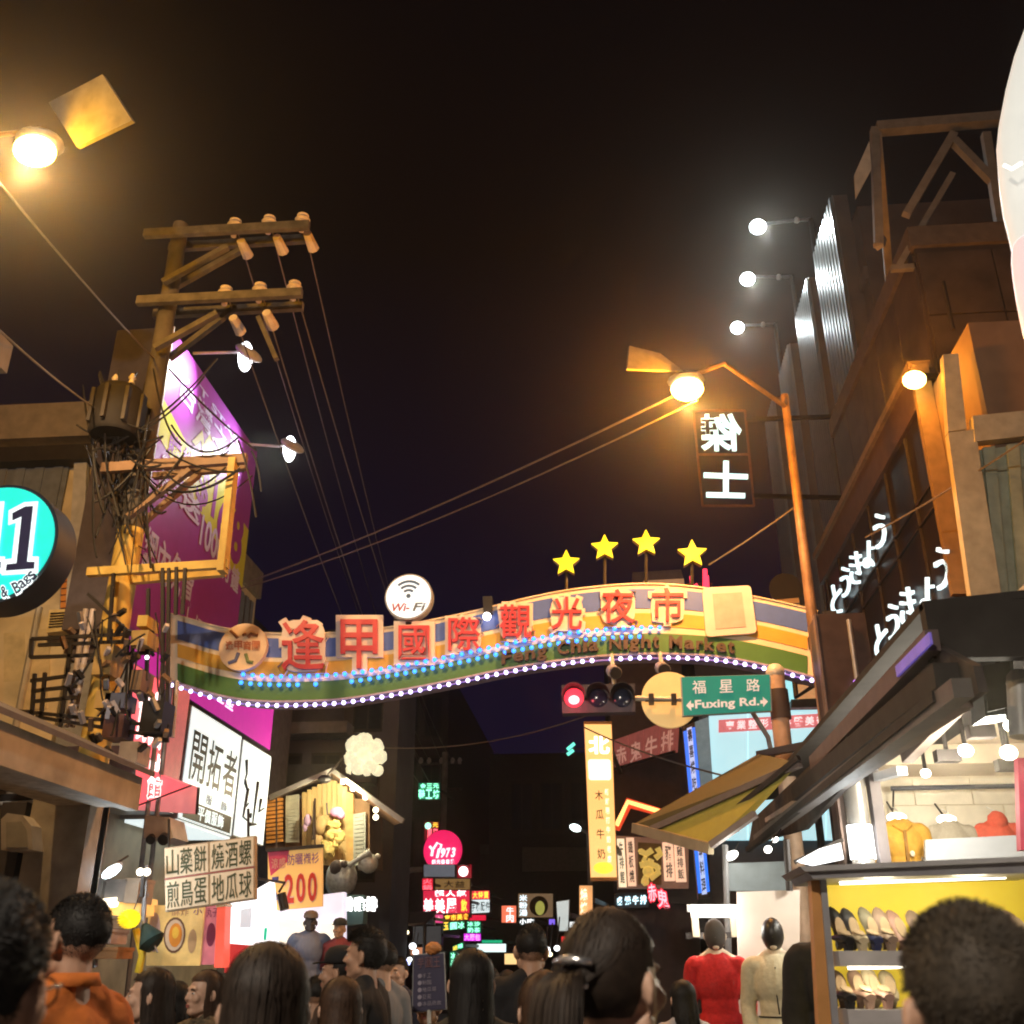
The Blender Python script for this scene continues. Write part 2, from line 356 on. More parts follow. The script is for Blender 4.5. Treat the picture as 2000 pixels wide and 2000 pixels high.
# small white plate on the right end (code left out)
qq = qP(AY-.08, (1371, 1148), (1466, 1143), (1479, 1236), (1379, 1244))
pt = thing('blank_plate', 'white rounded square plate on the right part of the arch', 'sign', PY(1425, 1244, AY-.1))
f, n_ = qmap(qq); c = []
for cx, cyy, a0 in [(.92, .08, -90), (.92, .92, 0), (.08, .92, 90), (.08, .08, 180)]:
    for k in range(6): a = R(a0+k*18); c.append(f(cx+.08*math.cos(a), cyy+.08*math.sin(a)))
part('plate', MB().prism(c, (0, .05, 0)), mat('plate white', (.62, .58, .6), .5, nz=.05), pt)
part('inner_panel', slab(MB(), sub(qq, .2, .14, .8, .86), .01, .008), mat('plate grey', (.42, .39, .40), .5, nz=.1), pt)
# english letters standing on the green stripe
eng = MB(); s = 'Feng Chia Night Market'; x = 980
wd = {'F': 1, 'C': 1.15, 'N': 1.2, 'M': 1.3, 'i': .5, 't': .65, 'r': .7, ' ': .75}
step = (1436-980)/sum(wd.get(ch, 1.0) for ch in s)
LB = mat('dark brown letter', (.075, .05, .045), .5)
for ch in s:
    wv = wd.get(ch, 1.0)*step
    if ch != ' ':
        x1 = x+wv*.86; hi = ch in 'FCNMhkti'; desc = ch == 'g'
        b0 = np.interp(x+wv/2, xs, bot); t0 = np.interp(x+wv/2, xs, top); h = (b0-t0); mid = b0-h*.06
        sl = (np.interp(x1, xs, bot)-np.interp(x, xs, bot))/2
        yt = mid-h*(.19 if hi else .135); yb = mid+h*(.05 if desc else 0)
        q = qP(AY-.03, (x, yt-sl), (x1, yt+sl), (x1, yb+sl), (x, yb-sl))
        part('letter', put_text(MB(), q, ch, 0, 0, 1, 1, bold=.03, depth=.06, w=0), LB, arch)
    x += wv
# led bulbs
LC = glow('cyan blue led', (.025, .19, 1.0), 3.2); LV = glow('violet white led', (.66, .56, 1.0), 4.0)
lm = {}
def led(p, m):
    if m.name not in lm:
        o = part('led_bulb', MB().ball((0, 0, 0), .031, 7, 5), m, None, smooth=True); lm[m.name] = o.data
    else: o = bpy.data.objects.new('led_bulb', lm[m.name]); COL.objects.link(o)
    o.parent = arch; o.location = p-BASE[arch]
x = 478
while x < 1300:
    if not (648 < x < 655 or 575 < x < 585): led(arch_pt(x, .648, -.07), LC)
    if not (595 < x < 610 or 640 < x < 690) and x < 1270: led(arch_pt(x-4, .772, -.07), LC)
    x += 17.5 if x > 560 else 18.5
x = 338; i = 0
while x < 1594:
    if not (1165 < x < 1185 or 1278 < x < 1300): led(arch_pt(x, 1.075, -.05), LV)
    x += 18.6
part('led_rail', band(MB(), 1.055, 1.075, .0, .04), mat('violet led rail', (.2, .16, .42), .5, emit=(.12, .08, .5), es=.28), arch)
# posts
for px in (320, 338): part('post', MB().tube([V((PY(px, 1330, AY).x, AY+.3, .12)), PY(px, 1300, AY+.3)], .035), STEEL, arch)
pr = PY(1640, 1250, 12.5); ZC = PY(1640, 1208, 12.5).z
col_ = thing('steel_column', 'dark brown boxed steel column in front of the right end of the arch', 'column', (pr.x, 12.5, .12))
part('shaft', MB().box(pr.x-.29, pr.x+.29, 12.3, 12.8, .12, ZC), mat('dark brown steel', (.05, .032, .03), .45, .3, nz=.3), col_)
part('edge_strip', MB().box(pr.x-.32, pr.x-.295, 12.28, 12.4, .12, ZC), mat('worn steel edge', (.2, .15, .14), .4, .6), col_)
part('conduit', MB().tube([(pr.x+.08, 12.25, .2), (pr.x+.08, 12.25, ZC-.1)], .03), STEEL, col_)
part('tie_beam', MB().bar((pr.x, 12.8, arch_pt(1590, .5).z), arch_pt(1590, .5, .2), .16), DARK, arch)
# stars
SY = mat('lit yellow star', (.5, .45, .02), .5, emit=(.86, .80, .015), es=.95)
for px, py, rr, lb in [(1106, 1101, 27, 'yellow star on a post, leftmost and lowest of the four above the arch'), (1181, 1071, 27.5, 'yellow star on a post, second of four from the wireless sign'), (1262, 1062, 28, 'yellow star on a post, highest of the four above the arch'), (1352, 1083, 29.5, 'dimmer yellow star on a post, nearest the red neon on the right')]:
    m_ = mpp(px, py, AY); c = PY(px, py, AY); t = thing('star_sign', lb, 'star', arch_pt(px, 0), 'yellow stars above the arch')
    pts = [c+V((math.sin(k*math.pi/5+.03), 0, math.cos(k*math.pi/5)))*(rr*m_*(1 if k % 2 == 0 else .47)) for k in range(10)]
    pts = [p-V((0, .05, 0)) for p in pts]
    part('star_face', MB().prism(pts, (0, .03, 0)), SY, t)
    part('star_case', MB().prism([p*1+V((0, .031, 0)) for p in pts], (0, .1, 0)), mat('star case', (.25, .12, .02), .5), t)
    part('post', MB().tube([c+V((0, .08, -.3*rr*m_)), arch_pt(px, .05, .08)], .025), DARK, t)
# wireless sign
t = thing('round_sign', 'round white sign reading Wi-Fi standing on the arch', 'sign', arch_pt(798, 0)); m_ = mpp(798, 1165, AY); c = PY(798, 1165, AY-.15)
part('disc', MB().disc(c, 46.5*m_, (0, 1, 0), .16), mat('sign rim', (.3, .32, .34), .5), t)
part('face_panel', MB().disc(c-V((0, .012, 0)), 43.5*m_, (0, 1, 0), .012), mat('lit sign white', (.6, .64, .66), .4, emit=(.70, .78, .80), es=.92), t)
WB = mat('sign blue print', (.06, .14, .33), .5); 
def arc(rad, wdt, a0=48, a1=132):
    o = c+V((0, -.02, -.02*46*m_))
    vs = []; n = 14
    for k in range(n+1):
        a = R(a0+(a1-a0)*k/n); d = V((math.cos(a), 0, math.sin(a))); vs += [o+d*(rad-wdt/2)*m_, o+d*(rad+wdt/2)*m_]
    return MB().add(vs, [(2*i, 2*i+1, 2*i+3, 2*i+2) for i in range(n)])
for rd in (13, 22, 31): part('wave_mark', arc(rd, 5.0), WB, t)
part('wave_mark', MB().disc(c+V((0, -.02, .5*m_)), 4.5*m_, (0, 1, 0), .008), WB, t)
q = qP(AY-.165, (766, 1179), (832, 1177), (832, 1193), (766, 1195))
part('lettering', put_text(MB(), q, 'Wi-', 0, 0, .52, 1, bold=.02, depth=.004, w=.006, shear=.25), mat('sign red print', (.42, .08, .08), .5), t)
part('lettering', put_text(MB(), q, 'Fi', .60, 0, 1, 1, bold=.02, depth=.004, w=.006, shear=.25), mat('sign grey print', (.12, .15, .19), .5), t)
part('post', MB().bar(c+V((0, .1, -46*m_)), arch_pt(798, .3, .2), .08), DARK, t)
# small lamp box on the arch
t = thing('spot_lamp', 'small dark lamp box with a white light on top of the arch', 'lamp', arch_pt(952, 0))
part('housing', slab(MB(), qP(AY-.1, (943, 1165), (961, 1164), (961, 1198), (944, 1199)), .2), BLACK, t)
part('bulb', MB().ball(PY(951, 1204, AY-.15), .06, 10, 8), glow('white bulb', (1, 1, .98), 4, samp=False), t, smooth=True)
# cameras hanging under the arch
for px, y0, y1, lb in [(1198, 1284, 1345, 'small camera on a rod under the arch above the red signal'), (1293, 1278, 1345, 'small camera on a rod in front of the yellow round plate')]:
    t = thing('security_camera', lb, 'camera', PY(px, y1, AY-.3), 'cameras hanging under the arch')
    part('rod', MB().tube([arch_pt(px-4, .95, .05), PY(px, y0+30, AY-.3), PY(px+2, y1, AY-.3)], .03), PALE, t, smooth=True)
    part('camera_body', MB().tube([PY(px-2, y0+26, AY-.2), PY(px+4, y0+30, AY-.63)], .09, 10), mat('camera grey', (.33, .3, .3), .5), t, smooth=True)
    part('lens_hood', MB().tube([PY(px+4, y0+30, AY-.64), PY(px+5, y0+31, AY-.70)], .08, 10), BLACK, t)
# ---------------------------------------------------------------- traffic signal, road sign, mirror back, pole
YS = 12.3
t = thing('traffic_signal', 'horizontal traffic signal showing red, hung in front of the arch', 'traffic light', PY(1168, 1397, YS))
HB = mat('signal housing', (.055, .045, .06), .5)
q = qP(YS, (1097, 1338), (1240, 1335), (1241, 1390), (1098, 1393)); part('housing', slab(MB(), q, .18), HB, t)
m_ = mpp(1168, 1365, YS)
for px, nm, mm in [(1121, 'red_lens', glow('red signal glow', (1, .035, .06), 1.6)), (1168, 'dark_lens', mat('dark amber lens', (.02, .02, .05), .15, spec=.6, bump=0)), (1215, 'dark_lens', mat('dark green lens', (.02, .03, .06), .15, spec=.6, bump=0))]:
    c = PY(px, 1363, YS); le = part(nm, MB().ball(c, (19*m_, .05, 19*m_), 20, 10), mm, t, smooth=True)
    n = 14; vs = []
    for dy, rr in ((.0, 22.5), (-.2, 23.5)):
        for k in range(n+1): a = R(-15+210*k/n); vs.append(c+V((math.cos(a)*rr*m_, dy, math.sin(a)*rr*m_)))
    for dy, rr in ((-.2, 22.6), (0, 21.6)):
        for k in range(n+1): a = R(-15+210*k/n); vs.append(c+V((math.cos(a)*rr*m_, dy, math.sin(a)*rr*m_)))
    part('visor', MB().add(vs, [(j*(n+1)+k, j*(n+1)+k+1, (j+1)*(n+1)+k+1, (j+1)*(n+1)+k) for j in range(3) for k in range(n)]), BLACK, t)
part('core', MB().ball(PY(1121, 1367, YS-.03), (11*m_, .045, 9*m_), 16, 8), glow('hot red white', (1, .55, .55), 2, samp=False), t, smooth=True)
lamp('POINT', PY(1121, 1366, YS-.3), 6, (1, .1, .12), t, .1)
part('arm', MB().tube([PY(1240, 1364, YS+.12), PY(1350, 1366, YS+.12), PY(1522, 1360, YS+.12)], .035, 8), PALE, t, smooth=True)
part('clamp', MB().box(*(lambda p: (p.x-.03, p.x+.03, p.y-.06, p.y+.06, p.z-.06, p.z+.06))(PY(1272, 1366, YS+.1))), DARK, t)
part('clamp', MB().box(*(lambda p: (p.x-.03, p.x+.03, p.y-.06, p.y+.06, p.z-.06, p.z+.06))(PY(1316, 1366, YS+.1))), DARK, t)
t = thing('street_sign_pole', 'orange lit steel pole carrying the signal arm and green road sign', 'pole', PY(1545, 1890, 12.45))
pa = PY(1516, 1330, 12.45); pb = V((pa.x, pa.y, .12))
part('pole', MB().tube([pa+V((0, 0, .1)), pb], .105, 14), mat('buff pole paint', (.55, .38, .27), .5, nz=.2), t, smooth=True)
part('sleeve', MB().tube([PY(1519, 1348, 12.45), PY(1526, 1405, 12.45)], .12, 14), mat('dark rubber sleeve', (.05, .035, .035), .6), t, smooth=True)
part('cap', MB().ball(pa+V((0, 0, .1)), .118, 12, 6), PALE, t, smooth=True)
part('stay', MB().tube([PY(1470, 1392, 12.3), PY(1500, 1440, 12.35), PY(1513, 1500, 12.4)], .03), STEEL, t, smooth=True)
q = qP(12.1, (1329, 1322), (1505, 1317), (1508, 1389), (1333, 1399))
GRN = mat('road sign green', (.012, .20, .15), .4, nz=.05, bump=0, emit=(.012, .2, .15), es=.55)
t = sign('road_sign', 'green road sign reading Fuxing Rd. with white border arrows', 'road sign', q, .06, GRN, mat('road sign rim', (.5, .5, .5), .4), frame=.014)
SW = mat('sign white print', (.66, .60, .58), .5, emit=(.62, .54, .52), es=.5)
part('lettering', put_row(MB(), q, '福星路', .05, .12, .95, .46, gap=.5, bold=.006, depth=.004, w=.02), SW, t)
part('lettering', put_text(MB(), q, 'Fuxing Rd.', .145, .62, .86, .90, bold=.025, depth=.004, w=.02), SW, t)
f, n_ = qmap(q)
for u, s in ((.045, 1), (.955, -1)): part('arrow', MB().add([f(u, .75, .03), f(u+.055*s, .62, .03), f(u+.055*s, .71, .03), f(u+.085*s, .71, .03), f(u+.085*s, .8, .03), f(u+.055*s, .8, .03), f(u+.055*s, .89, .03)], [(0, 1, 6), (2, 3, 4, 5)]), SW, t)
t = thing('round_plate', 'round plate with painted yellow lamplight clamped to the signal arm behind the green road sign', 'sign', PY(1305, 1420, 12.5))
part('disc', MB().disc(PY(1308, 1366, 12.5), 55*mpp(1308, 1366, 12.5), (0, 1, 0), .06), mat('plate with painted lamplight', (.66, .5, .22), .5, nz=.08, emit=(.75, .45, .16), es=.5), t)  # amber lamplight on the sign back put in as its own glow
part('brace', MB().bar(PY(1260, 1366, 12.42), PY(1352, 1366, 12.42), .05), DARK, t)

# ---------------------------------------------------------------- street lamps
LENS = glow('sodium lamp lens', (1.0, .62, .16), 14.0)
def street_lamp(label, Y, bulb, rx, ry, flare, pole, arm, e, SOD, pe, sz):
    c = PY(bulb[0], bulb[1], Y); m_ = mpp(bulb[0], bulb[1], Y)
    t = thing('street_lamp', label, 'street lamp', pole[0], 'sodium street lamps')
    PM = mat('lamp pole paint', (.20, .125, .085), .6, .2, nz=.35)
    part('pole', MB().tube(pole, [.105, .055], 12), PM, t, smooth=True)
    part('arm', MB().tube(arm, .032, 8), PM, t, smooth=True)
    part('lens', MB().ball(c, (rx*m_, rx*m_*.8, ry*m_), 18, 10), LENS, t, smooth=True)
    part('flare_plate', slab(MB(), [PY(a, b, y) for a, b, y in flare], .05), mat('pale flare plate', (.17, .17, .17), .8, spec=.1), t)  # solid plate shaped like the lens reflection beside the bulb
    part('housing', MB().ball(c+V((0, .05, ry*m_*1.0)), (rx*m_*1.15, rx*m_, ry*m_*.55), 16, 8), STEEL, t, smooth=True)
    lamp('POINT', c+V((0, -.1, -ry*m_-.14)), pe, SOD, t, .12); lamp('SPOT', c+V((0, -.1, -ry*m_-.16)), e, (1, .72, .42), t, .12, aim=c+V((0, 0, -9)), size=R(sz), blend=.2)
c = PY(68, 295, 8.3)
street_lamp('glaring sodium street lamp with pale flap at the top left', 8.3, (68, 295), 41, 29,
            [(200, 145, 8.0), (258, 235, 8.0), (150, 287, 8.25), (95, 200, 8.25)], [V((-8.5, 9.0, .12)), V((-8.5, 9.0, 10.6))], [V((-8.5, 9.0, 10.4)), c+V((-.9, .25, .52)), c+V((-.1, 0, .3))], 760, (1, .42, .01), 640, 142)
c = PY(1342, 760, 11.6); pb = PY(1535, 795, 13.2)
street_lamp('glaring sodium street lamp on the tall pole right of the mirrored sign', 11.6, (1342, 760), 32, 23,
            [(1230, 675, 11.3), (1290, 690, 11.45), (1335, 725, 11.55), (1225, 720, 11.3)], [V((pb.x, 13.2, .12)), V((pb.x, 13.2, pb.z+.2))], [V((pb.x, 13.2, pb.z)), c+V((.5, 0, .36)), c+V((.08, 0, .2))], 330, (1, .32, .01), 900, 150)
# added fill lamp behind the viewpoint, lights the crowd and the arch front
c = V((-2.6, -3.6, 7.6)); t = thing('street_lamp', 'added white fill lamp on a pole behind the viewpoint', 'street lamp', (-4.8, -3.6, .12)); PM = mat('lamp pole paint', (.35, .20, .12))
part('pole', MB().tube([(-4.8, -3.6, .12), (-4.8, -3.6, 7.8)], [.12, .07], 12), PM, t, smooth=True); part('arm', MB().tube([(-4.8, -3.6, 7.8), (-3.6, -3.6, 8.1), c+V((0, 0, .2))], .045, 8), PM, t, smooth=True)
part('lens', MB().ball(c, (.26, .16, .09), 16, 8), glow('white lamp lens', (1, .9, .75), 10), t, smooth=True); part('housing', MB().ball(c+V((0, 0, .1)), (.32, .2, .1), 16, 8), STEEL, t, smooth=True)
lamp('SPOT', c+V((0, 0, -.14)), 2600, (1, .86, .70), t, .15, aim=c+V((.8, 6, -6)), size=R(168), blend=.3)
# flood lamp at the top corner of the hiragana board
t = thing('flood_lamp', 'glaring amber flood lamp at the top corner of the black hiragana board', 'flood lamp', PX(1790, 735, 4.95))
c = PX(1786, 742, 4.8)
part('lens', MB().ball(c, (.17, .13, .14), 14, 8), LENS, t, smooth=True)
part('spigot', MB().bar(c+V((.1, .1, .12)), c+V((.5, .3, .2)), .08), DARK, t)
lamp('POINT', c+V((-.25, -.2, -.05)), 100, (1, .34, .02), t, .1)

# ---------------------------------------------------------------- utility pole with cross arms, frame and cables
UX, UY = PY(245, 1100, 12.0).x, 12.0
t = thing('utility_pole', 'yellow based concrete utility pole with steel cross arms in front of the purple banner', 'utility pole', (UX, UY, .12))
part('shaft', MB().tube([(UX, UY, 6.9), (UX, UY, 11.95)], [.145, .115], 16), mat('pole concrete', (.085, .075, .07), .85, nz=.45, sc=3), t, smooth=True)
part('painted_base', MB().tube([(UX, UY, .12), (UX, UY, 6.9)], [.20, .17], 16), YPOLE, t, smooth=True)
ARM = mat('cross arm steel', (.11, .10, .09), .7, .2, nz=.4)
def beam(name, p, q_, y, m, w=.09, par=t): part(name, MB().bar(PY(p[0], p[1], y), PY(q_[0], q_[1], y), .09, w*1.33), m, par)
beam('cross_arm', (282, 457), (604, 440), 11.70, ARM, .1); beam('cross_arm', (330, 484), (606, 466), 12.29, ARM, .1)
beam('cross_arm', (268, 588), (590, 572), 11.70, ARM, .1); beam('cross_arm', (300, 614), (592, 598), 12.29, ARM, .1)
beam('brace', (318, 552), (445, 482), 11.70, ARM, .06); beam('brace', (322, 572), (482, 482), 12.29, ARM, .06)
beam('brace', (302, 680), (425, 612), 11.70, ARM, .06); beam('brace', (330, 700), (462, 600), 12.29, ARM, .06)
INS = mat('white porcelain insulator', (.62, .56, .52), .3, bump=0)
for px, py in [(459, 440), (526, 434), (591, 430), (441, 572), (508, 566), (575, 562)]:
    c = PY(px, py, 11.86); part('insulator', MB().lathe(c, [(.04, -.21), (.04, -.08), (.1, -.07), (.066, -.01), (.115, 0), (.07, .07), (.09, .08), (.03, .12)], 12), INS, t, smooth=True)
for px, py in [(470, 470), (540, 462), (600, 456), (455, 620), (520, 610)]:
    c = PY(px, py, 12.00); part('insulator', MB().tube([c, c+V((.02, .3, -.05))], [.065, .09], 8), INS, t, smooth=True)
beam('stay_bar', (505, 620), (540, 702), 12.13, ARM, .05)
FY = 11.65
BR = mat('brown painted channel', (.20, .12, .07), .6)
beam('frame_channel', (200, 915), (482, 896), FY, BR, .1); beam('frame_channel', (300, 930), (480, 912), FY+.4, BR, .06)
beam('frame_channel', (172, 1118), (446, 1102), FY, YPOLE, .08); beam('frame_channel', (232, 1136), (440, 1118), FY+.3, YPOLE, .07)
beam('frame_upright', (457, 898), (434, 1118), FY, YPOLE, .13)
beam('brace', (250, 1010), (372, 918), FY, BR, .05); beam('brace', (258, 1040), (390, 925), FY+.4, BR, .05)
tr = thing('transformer', 'dark drum transformer tangled in cables on the utility pole', 'transformer', PY(230, 860, 11.60))
c = PY(222, 850, 11.49)
part('drum', MB().lathe((c.x, c.y, c.z), [(.30, -.02), (.33, .02), (.33, .60), (.28, .68), (.13, .74)], 18), mat('dark transformer paint', (.018, .016, .016), .8, spec=.2), tr, smooth=True)
for k in range(8): a = k*math.pi/4; part('fin', MB().box(c.x+.33*math.cos(a)-.025, c.x+.33*math.cos(a)+.025, c.y+.33*math.sin(a)-.06, c.y+.33*math.sin(a)+.06, c.z+.08, c.z+.58), DARK, tr)
for dx in (-.12, .12): part('bushing', MB().lathe((c.x+dx, c.y, c.z+.78), [(.05, 0), (.03, .06), (.05, .09), (.02, .16)], 10), INS, tr, smooth=True)
def sag(a, b, s, n=14): return [a.lerp(b, i/n)-V((0, 0, s*4*(i/n)*(1-i/n))) for i in range(n+1)]
rnd = random.Random(3)
for k in range(58):
    x0, y0 = rnd.uniform(150, 300), rnd.uniform(720, 900); x1, y1 = rnd.uniform(170, 340), rnd.uniform(840, 1120)
    if 20 < k < 27: x0, y0, x1, y1 = rnd.uniform(300, 330), rnd.uniform(880, 960), rnd.uniform(440, 500), rnd.uniform(860, 930)
    part('cable', MB().tube(sag(PY(x0, y0, rnd.uniform(11.20, 12.53)), PY(x1, y1, rnd.uniform(11.20, 12.40)), rnd.uniform(.02, .35), 9), rnd.uniform(.008, .02), 5), CABLE, t)
for a, b, s in [((180, 880), (425, 700), .25), ((150, 830), (400, 735), .5), ((330, 720), (500, 880), .05), ((335, 830), (465, 855), .3), ((300, 720), (355, 870), .2), ((250, 1000), (360, 885), .1), ((465, 860), (500, 1010), -.1), ((490, 880), (510, 960), -.1)]:
    part('cable', MB().tube(sag(PY(a[0], a[1], 11.46), PY(b[0], b[1], 11.60), s), .014, 5), CABLE, t)
# rack of meters and conduits under the frame
rk = thing('meter_rack', 'dark steel rack of meter boxes and cable clutter beside the arch left end', 'rack', PY(200, 1400, 11.73))
def rbar(p, q_, y=11.60, m=DARK, w=.04): part('rack_bar', MB().bar(PY(p[0], p[1], y), PY(q_[0], q_[1], y), w), m, rk)
for a, b in [((62, 1248), (300, 1236)), ((60, 1284), (300, 1275)), ((62, 1248), (60, 1284)), ((75, 1260), (280, 1252)), ((30, 1388), (330, 1420)), ((70, 1400), (320, 1440)), ((60, 1330), (150, 1318)), ((62, 1350), (150, 1340)), ((66, 1370), (150, 1362)), ((68, 1316), (62, 1400)), ((88, 1314), (80, 1402)), ((318, 1110), (318, 1450)), ((330, 1110), (326, 1450)), ((345, 1108), (343, 1200)), ((362, 1110), (356, 1200)), ((222, 1120), (200, 1420)), ((140, 1250), (118, 1420)), ((290, 1150), (284, 1440)), ((260, 1240), (250, 1440)), ((172, 1160), (300, 1280))]: rbar(a, b)
CP = mat('pale pvc conduit', (.52, .45, .45), .5)
for a, b in [((168, 1190), (130, 1420)), ((182, 1190), (142, 1420)), ((226, 1130), (196, 1400)), ((330, 1330), (318, 1440)), ((345, 1330), (336, 1440))]:
    part('conduit', MB().tube([PY(a[0], a[1], 11.93), PY(b[0], b[1], 11.93)], .035, 8), CP, rk, smooth=True)
for x, y, w, h, m in [(282, 1215, 20, 22, YPOLE), (276, 1248, 34, 30, mat('ochre box', (.42, .28, .1), .6)), (205, 1290, 36, 60, mat('ochre box', (.42, .28, .1), .6)), (270, 1330, 22, 40, mat('brown meter case', (.2, .13, .08), .5)), (228, 1370, 40, 30, mat('blue grey meter case', (.10, .12, .2), .5)), (205, 1368, 30, 34, mat('ochre box', (.42, .28, .1), .6)), (225, 1420, 40, 44, mat('maroon meter case', (.12, .06, .06), .5)), (300, 1400, 44, 60, BLACK), (255, 1470, 38, 40, mat('tan junction box', (.42, .34, .28), .6))]:
    c = PY(x, y, 11.46); m_ = mpp(x, y, 11.46)
    part('meter_box', MB().box(c.x-w*m_/2, c.x+w*m_/2, 11.40, 11.73, c.z-h*m_/2, c.z+h*m_/2), m, rk)
for k in range(16):
    a = (rnd.uniform(170, 320), rnd.uniform(1180, 1300)); b = (a[0]+rnd.uniform(-70, 40), a[1]+rnd.uniform(40, 160))
    part('cable', MB().tube(sag(PY(*a, rnd.uniform(11.20, 11.60)), PY(*b, rnd.uniform(11.20, 11.60)), rnd.uniform(-.1, .3), 9), rnd.uniform(.008, .016), 5), CABLE, rk)
for k in range(60):
    a = (rnd.uniform(120, 330), rnd.uniform(1190, 1460)); b = (a[0]+rnd.uniform(-14, 14), a[1]+rnd.uniform(8, 26)); c = PY(*a, 11.33)
    if k % 3: part('fitting', MB().bar(c, PY(*b, 11.40), .05), rnd.choice([DARK, DARK, BR, STEEL, CP]), rk)
for px, py in [(287, 1284)]: part('indicator_lamp', MB().ball(PY(px, py, 11.26), .025, 8, 6), glow('white pilot lamp', (.8, .9, 1), 4, samp=False), rk)
# far pole and the overhead lines
fp = PY(858, 1492, 54)
t = thing('utility_pole', 'distant dark utility pole with two cross arms above the green neon', 'utility pole', (fp.x+.3, 54, 0))
part('shaft', MB().tube([(fp.x+.3, 54, 0), (fp.x+.3, 54, fp.z+.6)], .16, 10), CONC, t, smooth=True)
for yy in (1493, 1545): a = PY(816, yy, 54); b = PY(902, yy-4, 54); part('cross_arm', MB().bar(a, b, .12), ARM, t)
for k, px in enumerate((822, 838, 862, 884, 898)): part('insulator', MB().lathe(PY(px, 1488, 54), [(.1, -.1), (.12, .1), (.05, .22)], 8), INS, t)
ins = [(459, 436), (526, 430), (591, 426), (441, 568), (508, 562), (575, 558)]
fe = [(822, 1486), (838, 1486), (862, 1486), (830, 1545), (850, 1545), (884, 1486)]
pos = ['highest and leftmost', 'upper middle', 'upper outermost', 'lower leftmost', 'lower middle', 'lower outermost']
for (a, b), (c_, d), nm in zip(ins, fe, pos):
    A = PY(a, b, 11.87); B = PY(c_, d, 54); A0 = A+V((-.6, -26, .4))
    solo('power_line', MB().tube(sag(A, B, .9, 24), .012, 5), WIREM, 'thin power line from the near pole down the street, %s of six' % nm, 'wire', 'power lines along the street')
for a, ya, b, yb, s, lb, r in [((490, 1135), 18.3, (1322, 770), 11.6, .12, 'long wire climbing from the purple banner to the right lamp, upper of two', .016), ((470, 1150), 18.3, (1362, 782), 11.6, .2, 'long wire climbing from the purple banner to the right lamp, lower of two', .013), ((-60, 285), 6.2, (300, 700), 11.9, .05, 'amber lit wire slanting from the top left lamp to the utility pole', .012), ((-60, 590), 6.2, (190, 800), 11.5, .05, 'dim wire slanting down to the transformer', .012), ((1385, 1103), 13.9, (1560, 985), 13.2, .02, 'short wire from the arch up to the right lamp pole', .012), ((1690, 1050), 13.8, (2060, 820), 11, .05, 'wire crossing the black hiragana board to the ribbed wall', .012), ((740, 1460), 24, (1180, 1385), 24, .3, 'sagging wire behind the arch between chalet and lightbox', .015), ((1140, 1420), 21, (1480, 1530), 14, .1, 'dark wire dropping from the orange lightbox to the awning', .015)]:
    solo('wire', MB().tube(sag(PY(*a, ya), PY(*b, yb), s, 16), r, 5), WIREM, lb, 'wire', 'loose wires over the street')
# ---------------------------------------------------------------- left: purple banner, magenta panel and flood lights
PUR = mat('purple banner print', (.31, .04, .33), .5, nz=.05, bump=.03)
YEL = mat('lime yellow banner print', (.58, .56, .035), .5, nz=.05, bump=.03)
LAV = mat('lavender banner print', (.60, .55, .80), .5, nz=.05, bump=0)
X0 = -7.0
by0, by1, bz0, bz1 = 14.0, 18.6, 6.2, 11.5
q = qX(X0, by0, by1, bz0, bz1)
t = thing('banner_billboard', 'tall purple and yellow phone offer banner behind the utility pole', 'billboard', (X0, 16.3, bz0))
part('case', MB().box(X0-.96, X0-.02, by0, by1, bz0, bz1), mat('billboard back steel', (.08, .07, .09), .6), t)
part('banner_sheet', slab(MB(), q, .02), PUR, t)
qfull = q; q = sub(q, 0, 0, 1, .717)
f, n_ = qmap(q)
def poly(pts, w, m, nm='print', par=t): part(nm, MB().add([f(u, v, w) for u, v in pts], [tuple(range(len(pts)))]), m, par)
poly([(0, .345), (.42, .46), (.42, .30), (.46, .24), (.52, .30), (.58, .42), (.74, .30), (.80, .44), (1, .47), (1, .80), (0, .52)], .006, YEL, 'yellow_field')
part('lettering', put_row(MB(), q, '台灣之星', .12, .13, .82, .26, gap=.06, bold=.014, depth=.004, w=.008), LAV, t)
part('lettering', put_text(MB(), q, 'T STAR', .30, .075, .78, .115, bold=.02, depth=.004, w=.008), LAV, t)
poly([(.30, .38), (.38, .27), (.46, .38), (.42, .38), (.38, .325), (.34, .38)], .009, YEL, 'logo_mark')
part('lettering', put_row(MB(), q, '購機', .10, .44, .36, .55, bold=.02, depth=.004, w=.009), PUR, t)
part('lettering', put_text(MB(), q, '$1', .40, .42, .60, .645, bold=.02, depth=.004, w=.009), PUR, t)
part('lettering', put_text(MB(), q, '6', .64, .44, .76, .69, bold=.02, depth=.004, w=.009), PUR, t)
part('lettering', put_text(MB(), q, '8', .80, .42, .94, .72, bold=.04, depth=.004, w=.009), PUR, t)
part('lettering', put_row(MB(), q, '網外', .07, .575, .25, .635, bold=.012, depth=.004, w=.008), LAV, t)
part('lettering', put_row(MB(), q, '市話', .07, .665, .25, .725, bold=.012, depth=.004, w=.008), LAV, t)
poly([(.06, .648), (.27, .648), (.27, .654), (.06, .654)], .008, LAV, 'rule')
part('lettering', put_text(MB(), q, '送', .27, .60, .47, .73, bold=.03, depth=.004, w=.008), LAV, t)
part('lettering', put_text(MB(), q, '1000', .49, .645, .74, .80, bold=.02, depth=.004, w=.008), LAV, t)
part('lettering', put_row(MB(), q, '分鐘', .75, .72, .96, .85, bold=.02, depth=.004, w=.008), LAV, t)
part('lettering', put_row(MB(), qfull, '網內免費', .04, .665, .50, .80, bold=.014, depth=.004, w=.008), LAV, t)
